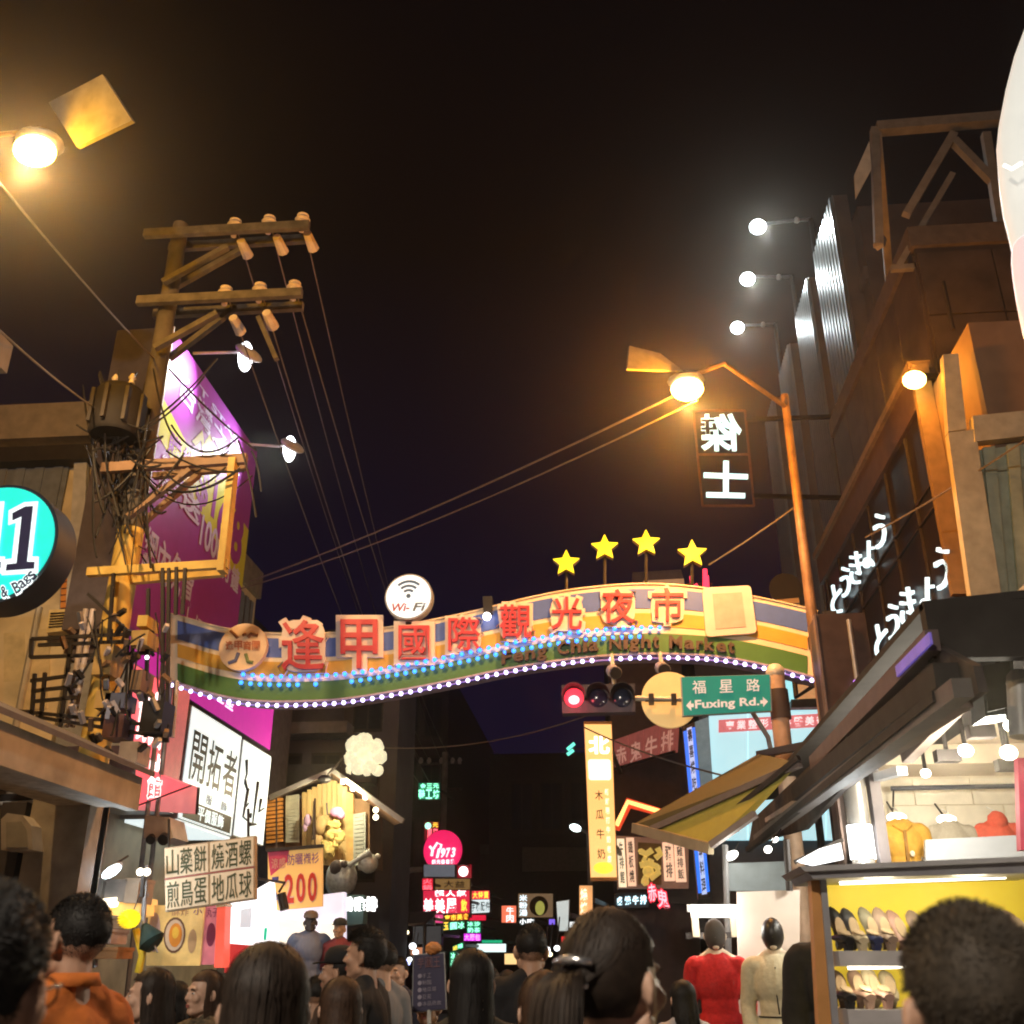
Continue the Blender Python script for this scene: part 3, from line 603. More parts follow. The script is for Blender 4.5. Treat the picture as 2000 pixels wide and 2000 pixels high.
part('lettering', put_row(MB(), qfull, '上網吃到飽', .42, .80, .98, .95, bold=.012, depth=.004, w=.008), LAV, t)
part('edge_tube', MB().tube([(X0+.03, by0-.01, bz0), (X0+.03, by0-.01, bz1)], .03, 6), PALE, t)
MAG = mat('magenta panel', (.50, .03, .36), .5, nz=.05, bump=.02, emit=(.46, .02, .32), es=.6)
mg = thing('magenta_panel', 'plain magenta lit panel above the white lightboxes, partly behind the arch', 'sign', (X0, 17.8, 5.83))
q2 = qX(X0-.05, 14.35, 21.4, 5.83, 7.66)
part('case', slab(MB(), q2, .9), mat('billboard back steel', (.1, .1, .1)), mg); part('face_panel', slab(MB(), q2, .02, .015), MAG, mg)
part('lettering', put_row(MB(), q2, '台灣之星', .36, .70, .66, .86, bold=.02, depth=.004, w=.02, shear=.2), glow('pale magenta neon', (1, .7, 1), 1.2), mg)
FL = glow('cool flood lens', (.92, .95, 1), 6.0)
for (x0, y0), (x1, y1), (hx, hy), Y, lb, tz in [((376, 690), (458, 688), (481, 697), 15.05, 'cool white flood lamp on an arm at the peak of the purple banner', 10.75), ((482, 867), (545, 872), (567, 877), 18.0, 'cool white flood lamp on an arm at the far top corner of the purple banner', 10.4)]:
    p = PY(hx, hy, Y); a = PY(x0, y0, Y); t2 = thing('flood_lamp', lb, 'flood lamp', a, 'flood lamps on the banner')
    part('arm', MB().tube([V((X0-.05, Y, a.z)), PY(x1, y1, Y), p+V((0, .0, .12))], .028, 8), PALE, t2, smooth=True)
    d = (V((X0+.1, Y+.5, tz))-p).normalized(); rot = d.to_track_quat('-Z', 'Y').to_matrix()
    part('head', MB().ball(p-d*.08, (.29, .18, .1), 16, 8, ax=rot), PALE, t2, smooth=True)
    part('lens', MB().ball(p+V((.0, -.04, -.02)), (.27, .13, .07), 16, 8, ax=(V((.25, -.85, -.5))).normalized().to_track_quat('Z', 'X').to_matrix()), FL, t2, smooth=True)
    lamp('SPOT', p+d*.2, 400, (.9, .93, 1), t2, .08, aim=PX(*((345, 740) if Y < 16 else (418, 862)), X0), size=R(105), blend=1)

# ---------------------------------------------------------------- left: teal round lightbox
c = PY(-10, 1062, 7.0); m_ = mpp(-10, 1062, 7.0)
t = thing('round_lightbox', 'teal round bag shop lightbox with white rimmed numeral cut by the left edge', 'sign', c-V((0, 0, .5)))
part('drum', MB().disc(c, 127*m_, (0, 1, 0), .30, 56), mat('navy drum side', (.02, .022, .035), .5), t, smooth=True)
part('face_panel', MB().disc(c-V((0, .012, 0)), 120*m_, (0, 1, 0), .012, 56), mat('lit teal acrylic', (.02, .5, .42), .4, emit=(.012, .62, .50), es=1.0, bump=0), t)
NV = mat('navy numeral', (.05, .045, .13), .5); WO = glow('white numeral outline', (.85, .95, .95), 1.0)
for dx in (0, -66):
    def np_(pts, y): return MB().prism([PY(a+dx, b, y) for a, b in pts], (0, .006, 0))
    o = part('numeral_outline', np_([(17, 997), (47, 981), (74, 979), (62, 1087), (75, 1087), (74, 1119), (3, 1123), (5, 1093), (23, 1091), (31, 1020), (16, 1025)], 6.972), WO, t)
    part('numeral', np_([(24, 1002), (49, 989), (64, 988), (52, 1097), (67, 1097), (66, 1110), (11, 1114), (13, 1102), (32, 1100), (42, 1008), (24, 1016)], 6.962), NV, o)
s = 'Shoes & Bags'; tm = MB(); wm = MB()
for i, ch in enumerate(s):
    if ch == ' ': continue
    a = R(-90-38+i*7.6+4); rr = 96
    cx, cy_ = -10+rr*math.cos(a), 1062-rr*math.sin(a); tx, ty = -math.sin(a), -math.cos(a); ux, uy = -math.cos(a), math.sin(a)
    hh = 11 if ch in 'SBh&' else 8
    def P4(k): return qP(6.975, *[(cx+tx*sx*6.5*k+ux*sy*hh*k, cy_+ty*sx*6.5*k+uy*sy*hh*k) for sx, sy in ((-1, 1), (1, 1), (1, -1), (-1, -1))])
    put_text(wm, P4(1.3), ch, 0, 0, 1, 1, bold=.06, depth=.004, w=0); put_text(tm, P4(1), ch, 0, 0, 1, 1, bold=.012, depth=.004, w=.006)
o = part('lettering_outline', wm, WO, t); part('lettering', tm, NV, o)
part('bracket', MB().bar(c+V((-.4, .2, 0)), (-5.45, 7.2, c.z), .08), DARK, t)

# ---------------------------------------------------------------- left: white, red and beige signs
LBX = mat('lit white sign face', (.7, .75, .74), .4, emit=(.76, .88, .88), es=.80, bump=0)
CASE = mat('silver sign case', (.4, .42, .44), .4, .5)
INK = mat('black sign print', (.012, .012, .012), .5, bump=0)
q = qX(X0, 16.87, 19.5, 3.84, 5.73)
t = sign('lightbox_sign', 'white lightbox with three big black characters and a black strip below', 'sign', q, .98, LBX, CASE, frame=.012)
part('lettering', put_row(MB(), q, '開拓者', .06, .20, .97, .64, gap=.14, bold=.008, depth=.004, w=.016), INK, t)
part('lettering', put_row(MB(), q, '服飾', .34, .70, .92, .79, gap=.6, depth=.004, w=.016), mat('grey print', (.2, .2, .2)), t)
f, n_ = qmap(q)
part('black_strip', MB().add([f(.06, .815, .02), f(.95, .815, .02), f(.95, .975, .02), f(.06, .975, .02)], [(0, 1, 2, 3)]), INK, t)
part('lettering', put_row(MB(), q, '平價服飾', .30, .835, .80, .955, gap=.1, bold=.006, depth=.004, w=.022), WHLIT, t)
part('bottom_panel', MB().box(X0-.9, X0-.01, 16.9, 19.47, 3.79, 3.84), LBX, t)
q = qX(X0+.005, 19.57, 21.4, 3.87, 5.7)
t = sign('lightbox_sign', 'white lightbox with black brush calligraphy, right of the three character one', 'sign', q, .98, LBX, CASE, frame=.014)
f, n_ = qmap(q); br = MB()
for st in [[(.14, .20), (.2, .34), (.16, .42)], [(.16, .42), (.3, .52), (.26, .68), (.36, .62)], [(.28, .48), (.22, .78), (.38, .8)], [(.58, .36), (.55, .82)], [(.44, .83), (.68, .80)], [(.74, .52), (.72, .66), (.90, .60)], [(.44, .72), (.47, .76)]]:
    br.tube([f(u, v, .016) for u, v in st], [.045]+[.027]*(len(st)-2)+[.018], 6)
part('calligraphy', br, INK, t)
RG = mat('salmon red sign', (.45, .09, .08), .5, emit=(.42, .10, .09), es=.85, bump=0)
RH = mat('lit red sign', (.6, .05, .06), .5, emit=(.90, .12, .14), es=1.0, bump=0)
GL = glow('pink white neon tube', (1, .72, .66), 2.2)
q = qX(X0-.03, 15.5, 16.82, 3.9, 6.5)
t = sign('red_sign', 'salmon red upright panel squeezed left of the white lightbox', 'sign', q, .95, RG, CASE, frame=.02)
part('lettering', put_column(MB(), q, '小吃', .05, .52, .40, .85, bold=.04, depth=.02, w=.02), GL, t)
t = sign('red_sign', 'red lit panel with pink neon characters above the red awning box', 'sign', qX(X0+.02, 14.4, 15.75, 4.55, 5.8), .98, RH, CASE, frame=.02)
part('lettering', put_row(MB(), qX(X0+.02, 14.4, 15.75, 4.55, 5.8), '食光', .25, .15, .98, .85, bold=.05, depth=.03, w=.02), GL, t)
t = thing('red_awning_box', 'glowing red wedge shaped awning box over the grey downlight', 'sign', (-6.7, 14.7, 3.7))
qa = [PY(267, 1498, 14.3), PY(372, 1528, 14.3), PY(300, 1560, 13.8), PY(262, 1572, 13.8)]
part('body', MB().hexa([PY(266, 1492, 14.3), PY(388, 1538, 14.3), PY(384, 1590, 14.3), PY(262, 1582, 14.3)], [PY(266, 1492, 15.2), PY(388, 1538, 15.2), PY(384, 1590, 15.2), PY(262, 1582, 15.2)]), mat('pink red sheet', (.6, .2, .2), .5, emit=(.58, .17, .17), es=.8), t)
part('glow_panel', MB().prism([PY(266, 1494, 14.27), PY(372, 1536, 14.27), PY(264, 1576, 14.27)], (0, .015, 0)), mat('lit red sign', (.6, .05, .06)), t)
part('lettering', put_text(MB(), [PY(290, 1512, 14.24), PY(318, 1520, 14.24), PY(314, 1556, 14.24), PY(286, 1562, 14.24)], '館', 0, 0, 1, 1, bold=.05, depth=.02, w=0), GL, t)
part('edge', MB().tube([PY(262, 1576, 14.23), PY(374, 1534, 14.23)], .012, 6), DARK, t)
part('edge', MB().tube([PY(388, 1538, 14.23), PY(384, 1590, 14.23)], .02, 6), DARK, t)
t = thing('downlight', 'pale grey twin downlight box under the red awning box', 'lamp', PY(306, 1622, 14.0))
part('case', MB().prism([PY(a, b, 13.9) for a, b in [(283, 1592), (330, 1596), (338, 1636), (322, 1645), (281, 1636)]], (0, .55, 0)), mat('pale beige case', (.5, .44, .4), .5), t)
for px, r_ in ((293, 9), (318, 11)): part('lamp_cup', MB().disc(PY(px, 1641, 13.87), r_*mpp(px, 1641, 13.9), (0, 1, .6), .12, 18), DARK, t)
# beige snack board, two rows
q = qP(11.2, (321, 1656), (498, 1632), (498, 1756), (323, 1781))
t = thing('menu_board', 'beige board listing four snacks in dark green characters', 'sign', PY(410, 1770, 11.2))
part('frame', slab(MB(), q, .08), mat('beige board edge', (.46, .36, .25), .6), t)
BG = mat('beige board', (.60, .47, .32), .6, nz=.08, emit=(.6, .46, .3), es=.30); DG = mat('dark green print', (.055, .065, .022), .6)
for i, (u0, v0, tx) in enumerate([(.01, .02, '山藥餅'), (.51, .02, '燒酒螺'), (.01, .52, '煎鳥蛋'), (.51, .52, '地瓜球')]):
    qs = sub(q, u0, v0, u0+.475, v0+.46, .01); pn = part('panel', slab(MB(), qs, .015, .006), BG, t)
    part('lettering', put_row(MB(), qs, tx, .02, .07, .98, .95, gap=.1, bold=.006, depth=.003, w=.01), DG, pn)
part('red_line', MB().bar(sub(q, 0, .5, 1, .5, .008)[0], sub(q, 0, .5, 1, .5, .008)[1], .012), mat('red line', (.4, .1, .08)), t)
part('hanger', MB().tube([PY(330, 1655, 11.25), PY(330, 1600, 11.3)], .015), DARK, t); part('hanger', MB().tube([PY(485, 1634, 11.25), PY(485, 1580, 11.3)], .015), DARK, t)
# yellow 200 board
q = qP(13.0, (523, 1664), (629, 1656), (629, 1770), (524, 1779))
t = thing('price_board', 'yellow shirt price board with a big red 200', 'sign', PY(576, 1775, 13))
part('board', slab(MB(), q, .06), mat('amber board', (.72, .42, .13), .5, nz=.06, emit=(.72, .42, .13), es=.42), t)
f, n_ = qmap(q)
part('pink_corner', MB().add([f(0, 0, .004), f(.40, .0, .004), f(.36, .2, .004), (f(.05, .42, .004))], [(0, 1, 2, 3)]), mat('pink print', (.6, .06, .14), .5), t)
part('lettering', put_row(MB(), q, '涼感', .06, .12, .34, .30, bold=.01, depth=.003, w=.008, shear=0), mat('pale pink print', (.7, .35, .3)), t)
part('lettering', put_row(MB(), q, '防曬襯衫', .36, .07, .95, .26, gap=.08, bold=.004, depth=.003, w=.008), mat('violet print', (.2, .06, .3)), t)
part('lettering', put_row(MB(), q, '200', .28, .40, .94, .92, gap=.18, bold=.055, depth=.003, w=.006), mat('pale outline print', (.75, .5, .4)), t)
part('lettering', put_row(MB(), q, '200', .29, .415, .93, .905, gap=.22, bold=.02, depth=.003, w=.011), mat('red print', (.58, .04, .03)), t)
part('lettering', put_text(MB(), q, '一', .08, .44, .2, .50, depth=.003, w=.008), mat('blue print', (.08, .08, .3)), t)
part('lettering', put_text(MB(), q, '件', .06, .70, .2, .9, bold=.02, depth=.003, w=.008), mat('blue print', (.08, .08, .3)), t)
part('top_rail', MB().bar(PY(520, 1661, 12.98), PY(632, 1652, 12.98), .04), DARK, t)
part('hanger', MB().tube([PY(540, 1660, 13), PY(540, 1560, 13.4)], .012), DARK, t); part('hanger', MB().tube([PY(615, 1655, 13), PY(615, 1560, 13.4)], .012), DARK, t)
t = thing('clip_speaker', 'small black spotlight can hanging in front of the yellow price board', 'lamp', PY(552, 1778, 12.5))
part('can', MB().tube([PY(549, 1745, 12.5), PY(556, 1777, 12.5)], .055, 10), BLACK, t, smooth=True); part('yoke', MB().tube([PY(545, 1742, 12.5), PY(556, 1724, 12.6), PY(500, 1716, 12.8)], .015), DARK, t)
# chained shopfront behind those signs
SHOPW = mat('shop wall grey', (.25, .24, .25), .7)
t = thing('shop_house', 'dark shop house carrying the purple banner and white lightboxes', 'building', (-9, 24, 0))
part('wall', MB().box(-14, -8.04, 22.45, 26, .12, 8.7), SHOPW, t); part('upper_wall', MB().box(-13, -8.1, 22.5, 25.9, 8.7, 9.2), DARK, t)

# ---------------------------------------------------------------- left: snack and shirt stalls at street level
t = thing('snack_stall', 'cluttered snack stall with amber lit shelf under the left canopy', 'market stall', (-4.7, 11, 0))
part('counter', MB().box(-5.6, -4.4, 11.2, 12.4, .12, 1.0), mat('stall counter steel', (.35, .34, .33), .4, .4), t)
q = qP(11.6, (200, 1762), (272, 1752), (272, 1786), (200, 1792)); part('amber_shelf', slab(MB(), q, .5), mat('amber lit sheet', (.7, .45, .12), .6, emit=(.75, .42, .12), es=.75), t)
part('tube', MB().tube([PY(196, 1765, 11.5), PY(228, 1762, 11.5)], .05), glow('warm tube', (1, .85, .6), 3.0), t, smooth=True)
for x, y, w, h, m, lb in [(198, 1740, 36, 42, mat('grey carton', (.22, .2, .19), .8), 'grey box above the warm tube, against the left rack post'), (240, 1742, 40, 40, mat('grey carton', (.22, .2, .19), .8), 'grey box in the middle above the amber shelf'), (272, 1742, 26, 44, mat('beige carton', (.4, .32, .25), .8), 'upright beige box above the yellow fan'), (215, 1802, 40, 22, mat('beige carton', (.4, .32, .25), .8), 'flat beige box directly under the amber shelf'), (212, 1830, 44, 26, mat('pink beige carton', (.42, .3, .25), .8), 'pinkish box, second below the amber shelf'), (220, 1862, 50, 20, mat('cinnamon carton', (.35, .16, .06), .8), 'cinnamon brown box at the bottom of the stall pile')]:
    c = PY(x, y, 11.7); m_ = mpp(x, y, 11.7); b = thing('storage_box', lb, 'box', c, 'boxes piled on the snack stall')
    part('carton', MB().box(c.x-w*m_/2, c.x+w*m_/2, 11.5, 11.9, c.z-h*m_/2, c.z+h*m_/2), m, b); part('lid', MB().box(c.x-w*m_/2-.01, c.x+w*m_/2+.01, 11.49, 11.91, c.z+h*m_/2-.03, c.z+h*m_/2+.004), m, b)
part('rack_post', MB().tube([PY(286, 1690, 11.6), PY(274, 1890, 11.6)], .03), STEEL, t); part('rack_post', MB().tube([PY(188, 1690, 11.6), PY(186, 1890, 11.6)], .03), STEEL, t)
part('yellow_post', MB().tube([PY(266, 1815, 11.4), PY(278, 1865, 11.4), PY(270, 1900, 11.4)], .04), mat('yellow plastic', (.7, .48, .03), .4), t, smooth=True)
part('rail', MB().tube([PY(186, 1750, 11.62), PY(290, 1748, 11.62)], .02), STEEL, t)
t = thing('shell_ornament', 'bright yellow scalloped paper fan hanging at the snack stall', 'decoration', PY(254, 1795, 11.2))
c = PY(254, 1795, 11.2); m_ = mpp(254, 1795, 11.2); fan = MB(); n = 22
for k in range(n):
    a0, a1 = 2*math.pi*k/n, 2*math.pi*(k+1)/n
    fan.add([c+V((0, -.05, 0)), c+V((22*m_*math.cos(a0), .0, 17*m_*math.sin(a0))), c+V((24*m_*math.cos((a0+a1)/2), -.04, 18.5*m_*math.sin((a0+a1)/2))), c+V((22*m_*math.cos(a1), 0, 17*m_*math.sin(a1)))], [(0, 1, 2), (0, 2, 3)])
part('pleats', fan, mat('bright yellow paper', (.75, .6, .02), .6, emit=(.8, .6, .02), es=.55), t); part('string', MB().tube([c, c+V((.1, .1, .5))], .006), DARK, t)
t = thing('closed_umbrella', 'closed dark green umbrella leaning by the yellow fan', 'umbrella', PY(295, 1840, 11.3))
part('canopy', MB().tube([PY(281, 1805, 11.3), PY(296, 1838, 11.3), PY(303, 1846, 11.3)], [.03, .14, .10], 10), mat('dark green cloth', (.015, .035, .028), .8), t, smooth=True); part('shaft', MB().tube([PY(278, 1798, 11.3), PY(308, 1860, 11.3)], .012), STEEL, t)
t = thing('clip_lamp', 'cool white oval clip lamp glaring under the left canopy', 'lamp', PY(219, 1702, 10.8))
part('lens', MB().ball(PY(218, 1702, 10.8), (.11, .05, .05), 14, 8, ax=Matrix.Rotation(R(-32), 3, 'Y')), glow('cool lamp', (.75, .92, 1), 5), t, smooth=True); part('arm', MB().tube([PY(205, 1700, 10.9), PY(250, 1672, 11.2)], .012), DARK, t)
part('hood', MB().ball(PY(219, 1700, 10.86), (.13, .05, .06), 14, 8, ax=Matrix.Rotation(R(-32), 3, 'Y')), STEEL, t, smooth=True)
lamp('POINT', PY(218, 1708, 10.6), 22, (.8, .92, 1), t, .08)
t = thing('bullet_lamp', 'pair of small warm bulbs on a dark post under the canopy', 'lamp', PY(280, 1702, 11))
for px in (274, 287): part('bulb', MB().ball(PY(px, 1703, 10.95), .04, 10, 6), glow('warm small bulb', (1, .9, .7), 4, samp=False), t, smooth=True)
part('post', MB().tube([PY(281, 1700, 11), PY(277, 1752, 11)], .025), DARK, t)
q = qP(12.0, (290, 1768), (400, 1768), (390, 1886), (285, 1886))
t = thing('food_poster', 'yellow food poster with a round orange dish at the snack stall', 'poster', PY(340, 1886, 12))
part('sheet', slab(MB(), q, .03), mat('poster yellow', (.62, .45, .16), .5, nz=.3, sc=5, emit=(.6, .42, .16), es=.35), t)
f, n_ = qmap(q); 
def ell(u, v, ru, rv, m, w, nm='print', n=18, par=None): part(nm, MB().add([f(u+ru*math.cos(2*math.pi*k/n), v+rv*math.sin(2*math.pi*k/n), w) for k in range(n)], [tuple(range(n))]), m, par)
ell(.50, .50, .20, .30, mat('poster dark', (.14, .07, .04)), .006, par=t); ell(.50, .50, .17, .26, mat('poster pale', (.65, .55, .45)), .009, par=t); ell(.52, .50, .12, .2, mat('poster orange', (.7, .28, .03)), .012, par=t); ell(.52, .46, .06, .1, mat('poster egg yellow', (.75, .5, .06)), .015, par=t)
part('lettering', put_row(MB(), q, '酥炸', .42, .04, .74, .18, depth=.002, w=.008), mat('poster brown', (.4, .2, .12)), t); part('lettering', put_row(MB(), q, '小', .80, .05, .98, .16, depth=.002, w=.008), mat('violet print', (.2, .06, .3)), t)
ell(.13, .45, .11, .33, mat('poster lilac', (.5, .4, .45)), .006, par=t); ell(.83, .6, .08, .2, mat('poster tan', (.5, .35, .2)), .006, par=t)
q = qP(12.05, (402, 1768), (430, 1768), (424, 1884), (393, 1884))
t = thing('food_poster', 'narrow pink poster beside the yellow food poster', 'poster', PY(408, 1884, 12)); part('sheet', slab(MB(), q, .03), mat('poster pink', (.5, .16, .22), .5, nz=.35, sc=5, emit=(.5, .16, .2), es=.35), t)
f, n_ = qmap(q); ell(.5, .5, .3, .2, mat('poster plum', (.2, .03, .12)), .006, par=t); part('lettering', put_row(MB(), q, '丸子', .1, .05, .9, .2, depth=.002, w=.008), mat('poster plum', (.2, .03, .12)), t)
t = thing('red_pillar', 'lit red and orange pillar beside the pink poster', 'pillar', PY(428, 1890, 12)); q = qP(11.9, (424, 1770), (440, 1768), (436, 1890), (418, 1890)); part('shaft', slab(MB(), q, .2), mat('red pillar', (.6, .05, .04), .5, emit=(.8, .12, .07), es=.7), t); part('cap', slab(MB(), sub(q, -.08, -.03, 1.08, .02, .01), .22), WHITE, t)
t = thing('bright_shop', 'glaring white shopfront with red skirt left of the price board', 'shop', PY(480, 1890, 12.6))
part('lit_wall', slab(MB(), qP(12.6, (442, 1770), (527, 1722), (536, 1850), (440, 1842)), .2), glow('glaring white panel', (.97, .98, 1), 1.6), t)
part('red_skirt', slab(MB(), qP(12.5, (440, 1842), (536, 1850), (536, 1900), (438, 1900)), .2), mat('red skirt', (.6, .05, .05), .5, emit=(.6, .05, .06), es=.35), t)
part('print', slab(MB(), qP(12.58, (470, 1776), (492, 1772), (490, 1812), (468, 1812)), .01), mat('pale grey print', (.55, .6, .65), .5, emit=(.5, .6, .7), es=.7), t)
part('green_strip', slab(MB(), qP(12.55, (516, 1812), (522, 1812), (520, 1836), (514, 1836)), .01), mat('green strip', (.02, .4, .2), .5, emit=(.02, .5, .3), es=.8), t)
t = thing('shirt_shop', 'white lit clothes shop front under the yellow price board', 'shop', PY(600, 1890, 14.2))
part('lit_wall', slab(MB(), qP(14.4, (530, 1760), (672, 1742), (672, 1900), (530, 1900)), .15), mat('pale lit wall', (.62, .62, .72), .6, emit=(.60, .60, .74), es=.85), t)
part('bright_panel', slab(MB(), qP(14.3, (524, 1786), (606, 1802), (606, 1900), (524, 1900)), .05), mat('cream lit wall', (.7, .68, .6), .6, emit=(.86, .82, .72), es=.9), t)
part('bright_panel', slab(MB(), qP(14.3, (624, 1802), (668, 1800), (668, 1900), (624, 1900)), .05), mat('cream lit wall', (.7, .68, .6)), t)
part('platform', MB().box(*(lambda a, b: (a.x, b.x, 12.9, 13.9, .12, .62))(PY(560, 1880, 13), PY(720, 1880, 13))), WHITE, t)
t = thing('neon_sign', 'blown out white neon word above a dark fascia right of the price board', 'sign', PY(705, 1785, 15)); q = qP(15, (670, 1752), (738, 1752), (738, 1780), (670, 1780))
part('fascia', slab(MB(), qP(15.06, (668, 1748), (712, 1748), (708, 1804), (670, 1808)), .3), mat('dark green fascia', (.02, .05, .04), .5), t); part('lettering', put_row(MB(), q, '香雞排', 0, 0, 1, 1, gap=.05, bold=.06, depth=.05, w=.02), glow('white neon', (1, 1, 1), 2.2), t)

# ---------------------------------------------------------------- left: timber chalet front with figures
CY = 23.0
t = thing('chalet_front', 'timber chalet shopfront with gable roof, shutters and eave bulbs', 'building', PY(640, 1660, CY))
PLK = mat('warm pine plank', (.52, .40, .18), .6, nz=.2, sc=3, stretch=(4, 4, .5))
part('wall', slab(MB(), qP(CY+.1, (556, 1560), (722, 1560), (722, 1690), (556, 1690)), 1.4), mat('brown timber wall', (.22, .13, .06), .7), t)
for k in range(9):
    x0 = 590+k*9.8; tp = 1520+abs(x0+5-645)*.55
    part('plank', MB().prism([PY(a, b, CY) for a, b in [(x0, tp), (x0+9, tp), (x0+9, 1690), (x0, 1690)]], (0, .06+.01*(k % 2), 0)), PLK, t)
ORW = mat('orange timber', (.50, .24, .05), .6);  # orange wood colour of the slats
for k in range(11): part('slat', slab(MB(), qP(CY-.05, (520, 1562+k*8), (552, 1558+k*8), (552, 1563.5+k*8), (520, 1567.5+k*8)), .05), ORW, t)
part('side_wall', slab(MB(), qP(CY+.05, (518, 1552), (556, 1548), (556, 1660), (518, 1660)), .3), mat('dark gap', (.06, .03, .015), .8), t)
SHU = mat('grey green shutter', (.32, .36, .33), .6)
for a, b, y0, y1 in [(558, 584, 1555, 1645), (690, 714, 1590, 1690)]:
    q = qP(CY-.06, (a, y0), (b, y0-4), (b, y1), (a, y1)); sh = part('shutter', slab(MB(), q, .05), SHU, t); g = MB()
    for k in range(12): slab(g, sub(q, .15, (k+.3)/13, .85, (k+.95)/13, .02), .02)
    part('louvre', g, SHU, sh)
part('corner_post', slab(MB(), qP(CY-.02, (676, 1545), (690, 1550), (690, 1700), (676, 1700)), .2), mat('honey timber', (.5, .33, .12), .6), t)
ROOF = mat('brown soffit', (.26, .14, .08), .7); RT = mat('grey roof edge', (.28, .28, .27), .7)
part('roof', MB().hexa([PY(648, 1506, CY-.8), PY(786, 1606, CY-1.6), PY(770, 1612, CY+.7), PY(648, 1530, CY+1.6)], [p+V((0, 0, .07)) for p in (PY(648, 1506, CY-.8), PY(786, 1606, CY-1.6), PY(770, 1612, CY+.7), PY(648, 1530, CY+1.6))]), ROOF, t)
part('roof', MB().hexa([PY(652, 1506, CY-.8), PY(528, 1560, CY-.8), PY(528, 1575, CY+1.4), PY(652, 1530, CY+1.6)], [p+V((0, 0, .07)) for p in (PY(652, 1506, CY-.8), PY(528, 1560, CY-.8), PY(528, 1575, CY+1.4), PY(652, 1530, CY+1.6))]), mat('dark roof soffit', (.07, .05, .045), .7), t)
part('ridge_edge', MB().bar(PY(648, 1503, CY-.85), PY(788, 1604, CY-1.66), .06, .1), RT, t); part('ridge_edge', MB().bar(PY(652, 1503, CY-.85), PY(526, 1558, CY-.85), .06, .1), RT, t)
part('hook', MB().tube([PY(636, 1520, CY-1), PY(668, 1480, CY-.9)], .03), DARK, t); part('gable_lamp', MB().ball(PY(634, 1522, CY-1), (.16, .12, .09), 10, 6), BLACK, t)
EB_ = glow('warm eave bulb', (1, .86, .58), 5, samp=False)
for a, b in [(670, 1526), (690, 1540), (714, 1557), (734, 1582), (734, 1596)]: part('eave_bulb', MB().ball(PY(a, b, CY-1.1), .06, 10, 6), EB_, t, smooth=True)
lamp('POINT', PY(672, 1545, CY-1.2), 150, (1, .82, .5), t, .1); lamp('POINT', PY(535, 1556, CY-.7), 30, (1, .6, .2), t, .08)
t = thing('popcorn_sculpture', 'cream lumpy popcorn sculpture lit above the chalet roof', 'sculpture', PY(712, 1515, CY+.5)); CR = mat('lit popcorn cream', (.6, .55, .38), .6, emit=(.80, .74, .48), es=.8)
m_ = mpp(712, 1475, CY+.5); pc = MB(); rr = random.Random(5)
for a, b, r_ in [(712, 1474, 26), (692, 1455, 17), (712, 1448, 17), (734, 1458, 15), (742, 1478, 14), (690, 1482, 18), (700, 1498, 15), (722, 1496, 16), (738, 1505, 11), (684, 1502, 9), (720, 1470, 24)]:
    pc.ball(PY(a, b, CY+.4+rr.uniform(-.15, .1)), r_*m_, 16, 12, wob=.22, sd=a)
for k in range(34):
    a = rr.uniform(0, 6.28); q_ = rr.uniform(.4, 1)**.5; pc.ball(PY(710+30*q_*math.cos(a), 1476+32*q_*math.sin(a), CY+.1), rr.uniform(4, 9)*m_, 10, 8, wob=.3, sd=k)
part('kernels', pc, CR, t, smooth=True); part('base', MB().box(*(lambda a, b: (a.x, b.x, CY+.3, CY+.9, b.z, a.z))(PY(690, 1504, CY+.5), PY(728, 1530, CY+.5))), DARK, t)
def lumps(nm, lst, m, par, Y, wob=.12, n=14):
    mb = MB()
    for a, b, rx, ry, *dy in lst:
        k = mpp(a, b, Y); mb.ball(PY(a, b, Y-(dy[0] if dy else 0)), (rx*k, min(rx, ry)*k*.8, ry*k), n, 10, wob=wob, sd=a)
    return part(nm, mb, m, par, smooth=True)
t = thing('stuffed_figure', 'pile of tan and yellow stuffed figures with a pink cap in the chalet front', 'figure', PY(640, 1680, CY-.3))
lumps('tan_body', [(628, 1612, 16, 20), (620, 1650, 12, 22), (640, 1600, 12, 10)], mat('tan plush', (.38, .27, .12), .9), t, CY-.25)
lumps('yellow_body', [(652, 1612, 14, 10), (660, 1628, 12, 8), (645, 1632, 10, 12), (662, 1640, 9, 8), (640, 1660, 14, 18), (650, 1622, 9, 7), (668, 1634, 6, 9), (636, 1646, 8, 6), (655, 1650, 7, 10)], mat('yellow plush', (.58, .46, .16), .9, nz=.4, sc=14, bump=.6), t, CY-.4, .4, 20)
lumps('pink_cap', [(658, 1586, 14, 10), (666, 1592, 8, 8)], mat('pink cloth', (.55, .25, .42), .8), t, CY-.4); lumps('lilac_cuff', [(601, 1602, 8, 12), (596, 1615, 5, 9)], mat('lilac cloth', (.45, .32, .52), .8), t, CY-.3)
part('stick', MB().tube([PY(614, 1565, CY-.4), PY(612, 1640, CY-.4)], .03), DARK, t); part('stick', MB().tube([PY(638, 1568, CY-.3), PY(640, 1600, CY-.3)], .02), DARK, t)
t = thing('silver_sculpture', 'silver grey sculpture with scaly round body and a ball on its arm', 'sculpture', PY(668, 1750, CY-.8)); SV = mat('silver grey paint', (.38, .40, .38), .45, .3, nz=.3, sc=14, bump=.6)
lumps('scaly_body', [(668, 1715, 30, 33)], SV, t, CY-.8, .08, 24); lumps('blue_rim', [(650, 1716, 14, 30, -.1)], mat('pale blue grey paint', (.30, .40, .46), .5), t, CY-.8, .05, 20)
lumps('ball', [(720, 1686, 19, 19), (738, 1672, 6, 5), (706, 1690, 8, 9)], SV, t, CY-.9, .05, 20)
